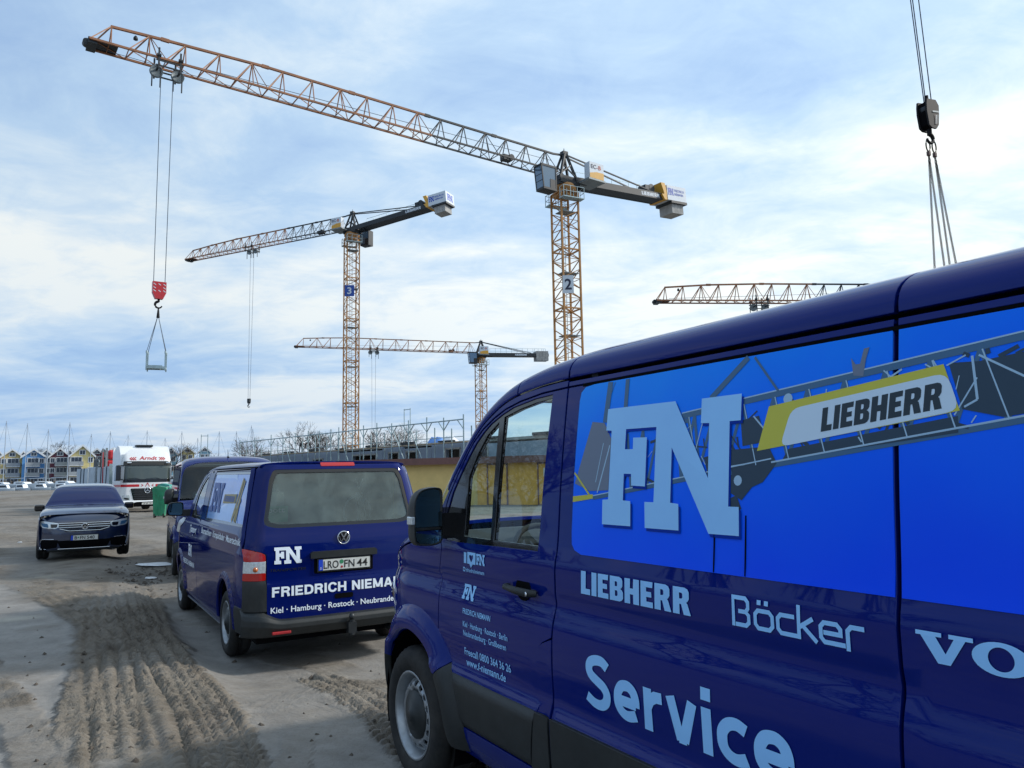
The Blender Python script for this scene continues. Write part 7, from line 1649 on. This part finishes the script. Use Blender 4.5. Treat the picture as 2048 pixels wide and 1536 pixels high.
# ---------------------------------------------------------------- boats laid up with their masts
BG = 'sailing boats in the marina'
def boat(px, y_top, dep, lab, L=7.5, rz=.2, hull_y=None, z0=0.35):
    p = at(px, 960, dep); zt = at(px, y_top, dep).z; r = empty('sailing_boat', (p.x, p.y, z0), rz, lab, 'boat', BG); h = L/2; b = MB(); secs = []
    for s_, w, dz in ((-1, .75, 0), (-.6, 1.05, 0), (0, 1.2, 0), (.5, .9, .1), (.85, .4, .2), (1, .05, .28)): secs.append([(s_*h, -w, 1.0+dz), (s_*h, -w*.75, .35+dz*.5), (s_*h, 0, .05), (s_*h, w*.75, .35+dz*.5), (s_*h, w, 1.0+dz)])
    vs = [v for g in secs for v in g]; b.add(vs, [(i*5+j, i*5+j+1, (i+1)*5+j+1, (i+1)*5+j) for i in range(5) for j in range(4)], True); b.add(vs, [(i*5, (i+1)*5, (i+1)*5+4, i*5+4) for i in range(5)]); b.add(secs[0], [(0, 1, 2, 3, 4)]); b.build('hull', M['boat_white'], r)
    b = MB(); b.prism([(-h*.35,1.0),(h*.45,1.05),(h*.28,1.45),(-h*.30,1.55)], 'y', -.7, .7); cb = b.build('cabin', M['boat_white'], r)
    b = MB(); b.box((-h*.2, -.71, 1.2), (h*.2, -.702, 1.38)); b.build('cabin_window', M['window_dark'], cb)
    b = MB(); b.tube((h*.12, 0, 1.0), (h*.12, 0, zt-z0), .085, 6, .06); b.build('mast', M['mast_alu'], r)
    b = MB(); b.tube((h*.12, 0, 2.2), (-h*.75, 0, 2.1), .07, 6); b.build('boom', M['mast_alu'], r)
    b = MB(); b.bar((h*.12, 0, zt-z0-.2), (h*.98, 0, 1.3), .02); b.bar((h*.12, 0, zt-z0-.2), (-h*.98, 0, 1.0), .02); b.bar((h*.12, 0, (zt-z0)*.62), (h*.12, 0, (zt-z0)*.62), .02); b.build('stay', M['rope'], r)
    return r
bl_ = [(2, 842, 150), (45, 847, 140), (87, 859, 146), (130, 845, 132), (175, 868, 150), (212, 863, 145), (248, 870, 165), (286, 861, 160), (323, 876, 170), (357, 863, 165), (389, 876, 180), (432, 863, 160), (467, 863, 168), (497, 851, 170), (500, 858, 178)]
names = ('at the left picture edge', 'in front of the ochre house', 'in front of the blue house', 'with the tallest mast, right of the dark red house', 'rising before the tallest yellow house', 'rising between the load and the lorry cab', 'rising just left of the lorry cab roof', 'rising straight above the lorry cab roof', 'rising right of the lorry cab beside the bare tree', 'rising above the cream gable', 'rising left of the thin goal shaped frame', 'rising right of the thin goal shaped frame', 'rising right of the van antenna', 'taller of the twin masts near the bare tree', 'shorter of the twin masts near the bare tree')
for (px, yt, dep), nmn in zip(bl_, names): boat(px, yt, dep, 'white sailing boat whose mast shows '+nmn if not nmn.startswith(('taller', 'shorter')) else 'sailing boat with the '+nmn, 8, random.uniform(-.4, .4))
def cabin_boat(px, dep, lab, rz):
    p = at(px, 970, dep); r = empty('motor_boat', (p.x, p.y, .25), rz, lab, 'boat', 'small boats on the bank'); r.scale = (.6, .6, .6); b = MB(); vs = []
    for s_, w, dz in ((-2.2, .9, 0), (0, 1.0, 0), (1.6, .7, .15), (2.4, .08, .3)): vs += [(s_, -w, .9+dz), (s_, -w*.6, .25), (s_, 0, .05), (s_, w*.6, .25), (s_, w, .9+dz)]
    b.add(vs, [(i*5+j, i*5+j+1, (i+1)*5+j+1, (i+1)*5+j) for i in range(3) for j in range(4)], True); b.add(vs, [(i*5, (i+1)*5, (i+1)*5+4, i*5+4) for i in range(3)]); b.add(vs[:5], [(0, 1, 2, 3, 4)]); b.build('hull', M['boat_white'], r)
    b = MB(); b.prism([(-1.5,.9),(1.0,1.0),(.55,1.95),(-1.3,1.95)], 'y', -.75, .75); c = b.build('cabin', M['boat_white'], r); b = MB(); b.prism([(-1.2,1.25),(.7,1.25),(.45,1.78),(-1.1,1.78)], 'y', -.76, -.752); b.build('cabin_window', M['window_dark'], c)
cabin_boat(124, 118, 'white cabin boat just left of the lorry load', .3); cabin_boat(84, 122, 'white motor boat lying below the blue house', .1); cabin_boat(46, 118, 'white motor boat lying below the gap between yellow and blue houses', -.2); cabin_boat(10, 116, 'white motor boat at the left picture edge on the bank', .2)
gf_ = at(407, 950, 75); fr_ = empty('goal_shaped_frame', (gf_.x, gf_.y, 0), 0, 'thin goal shaped steel frame standing above the parked van roof', 'frame'); zt = at(407, 869, 75).z
for x in (-.33, .33): tube_obj('post', (x, 0, 0), (x, 0, zt), .035, fr_)
tube_obj('crossbar', (-.33, 0, zt-.15), (.33, 0, zt-.15), .03, fr_)
wt = MB(); wt.box((-400, 104, .10), (60, 174, .12)); wo_ = wt.build('water', M['water']); wo_['kind'] = 'structure'
# ---------------------------------------------------------------- small things lying about
def puddle_ice(px, py, s, lab):
    p = onz(px, py, -.0); b = MB(); rr = random.Random(int(px)); n = 11; ring = [(s*(1+.35*rr.uniform(-1, 1))*math.cos(2*math.pi*k/n), .6*s*(1+.35*rr.uniform(-1, 1))*math.sin(2*math.pi*k/n), .012) for k in range(n)]
    b.add(ring+[(x*.8, y*.8, .035) for x, y, _ in ring], [tuple(range(n, 2*n))]+[(k, (k+1) % n, n+(k+1) % n, n+k) for k in range(n)]); o = b.build('torn_plastic', M['litter_white']); o.location = (p.x, p.y, gz(p.x, p.y)); return tag(o, lab, 'litter')
puddle_ice(310, 1115, .42, 'flat torn white plastic lying in the mud beside the parked vans'); puddle_ice(302, 1140, .09, 'small white scrap on the mud below the torn plastic'); puddle_ice(40, 1082, .07, 'pale blue white scrap lying left of the SUV')
rr = random.Random(12); cl_ = MB()
for k in range(300):
    if k < 140: p = onz(rr.uniform(-20, 860), 1130+400*rr.random()**1.3, 0)
    else: p = onz(rr.gauss(300, 45), rr.gauss(1135, 16), 0)
    z = gz(p.x, p.y); s_ = rr.uniform(.008, .030)*(1 if k < 140 else 1.6); n = 6; top = [(p.x+s_*rr.uniform(.6, 1.3)*math.cos(2*math.pi*j/n), p.y+s_*rr.uniform(.6, 1.3)*math.sin(2*math.pi*j/n), z-.004) for j in range(n)]
    cl_.add(top+[(p.x+rr.uniform(-.3, .3)*s_, p.y+rr.uniform(-.3, .3)*s_, z+s_*rr.uniform(.5, .9))], [(j, (j+1) % n, n) for j in range(n)])
co_ = cl_.build('mud_clods', M['clod']); co_['kind'] = 'stuff'; tag(co_, 'small dark mud clods scattered over the yard', 'mud')
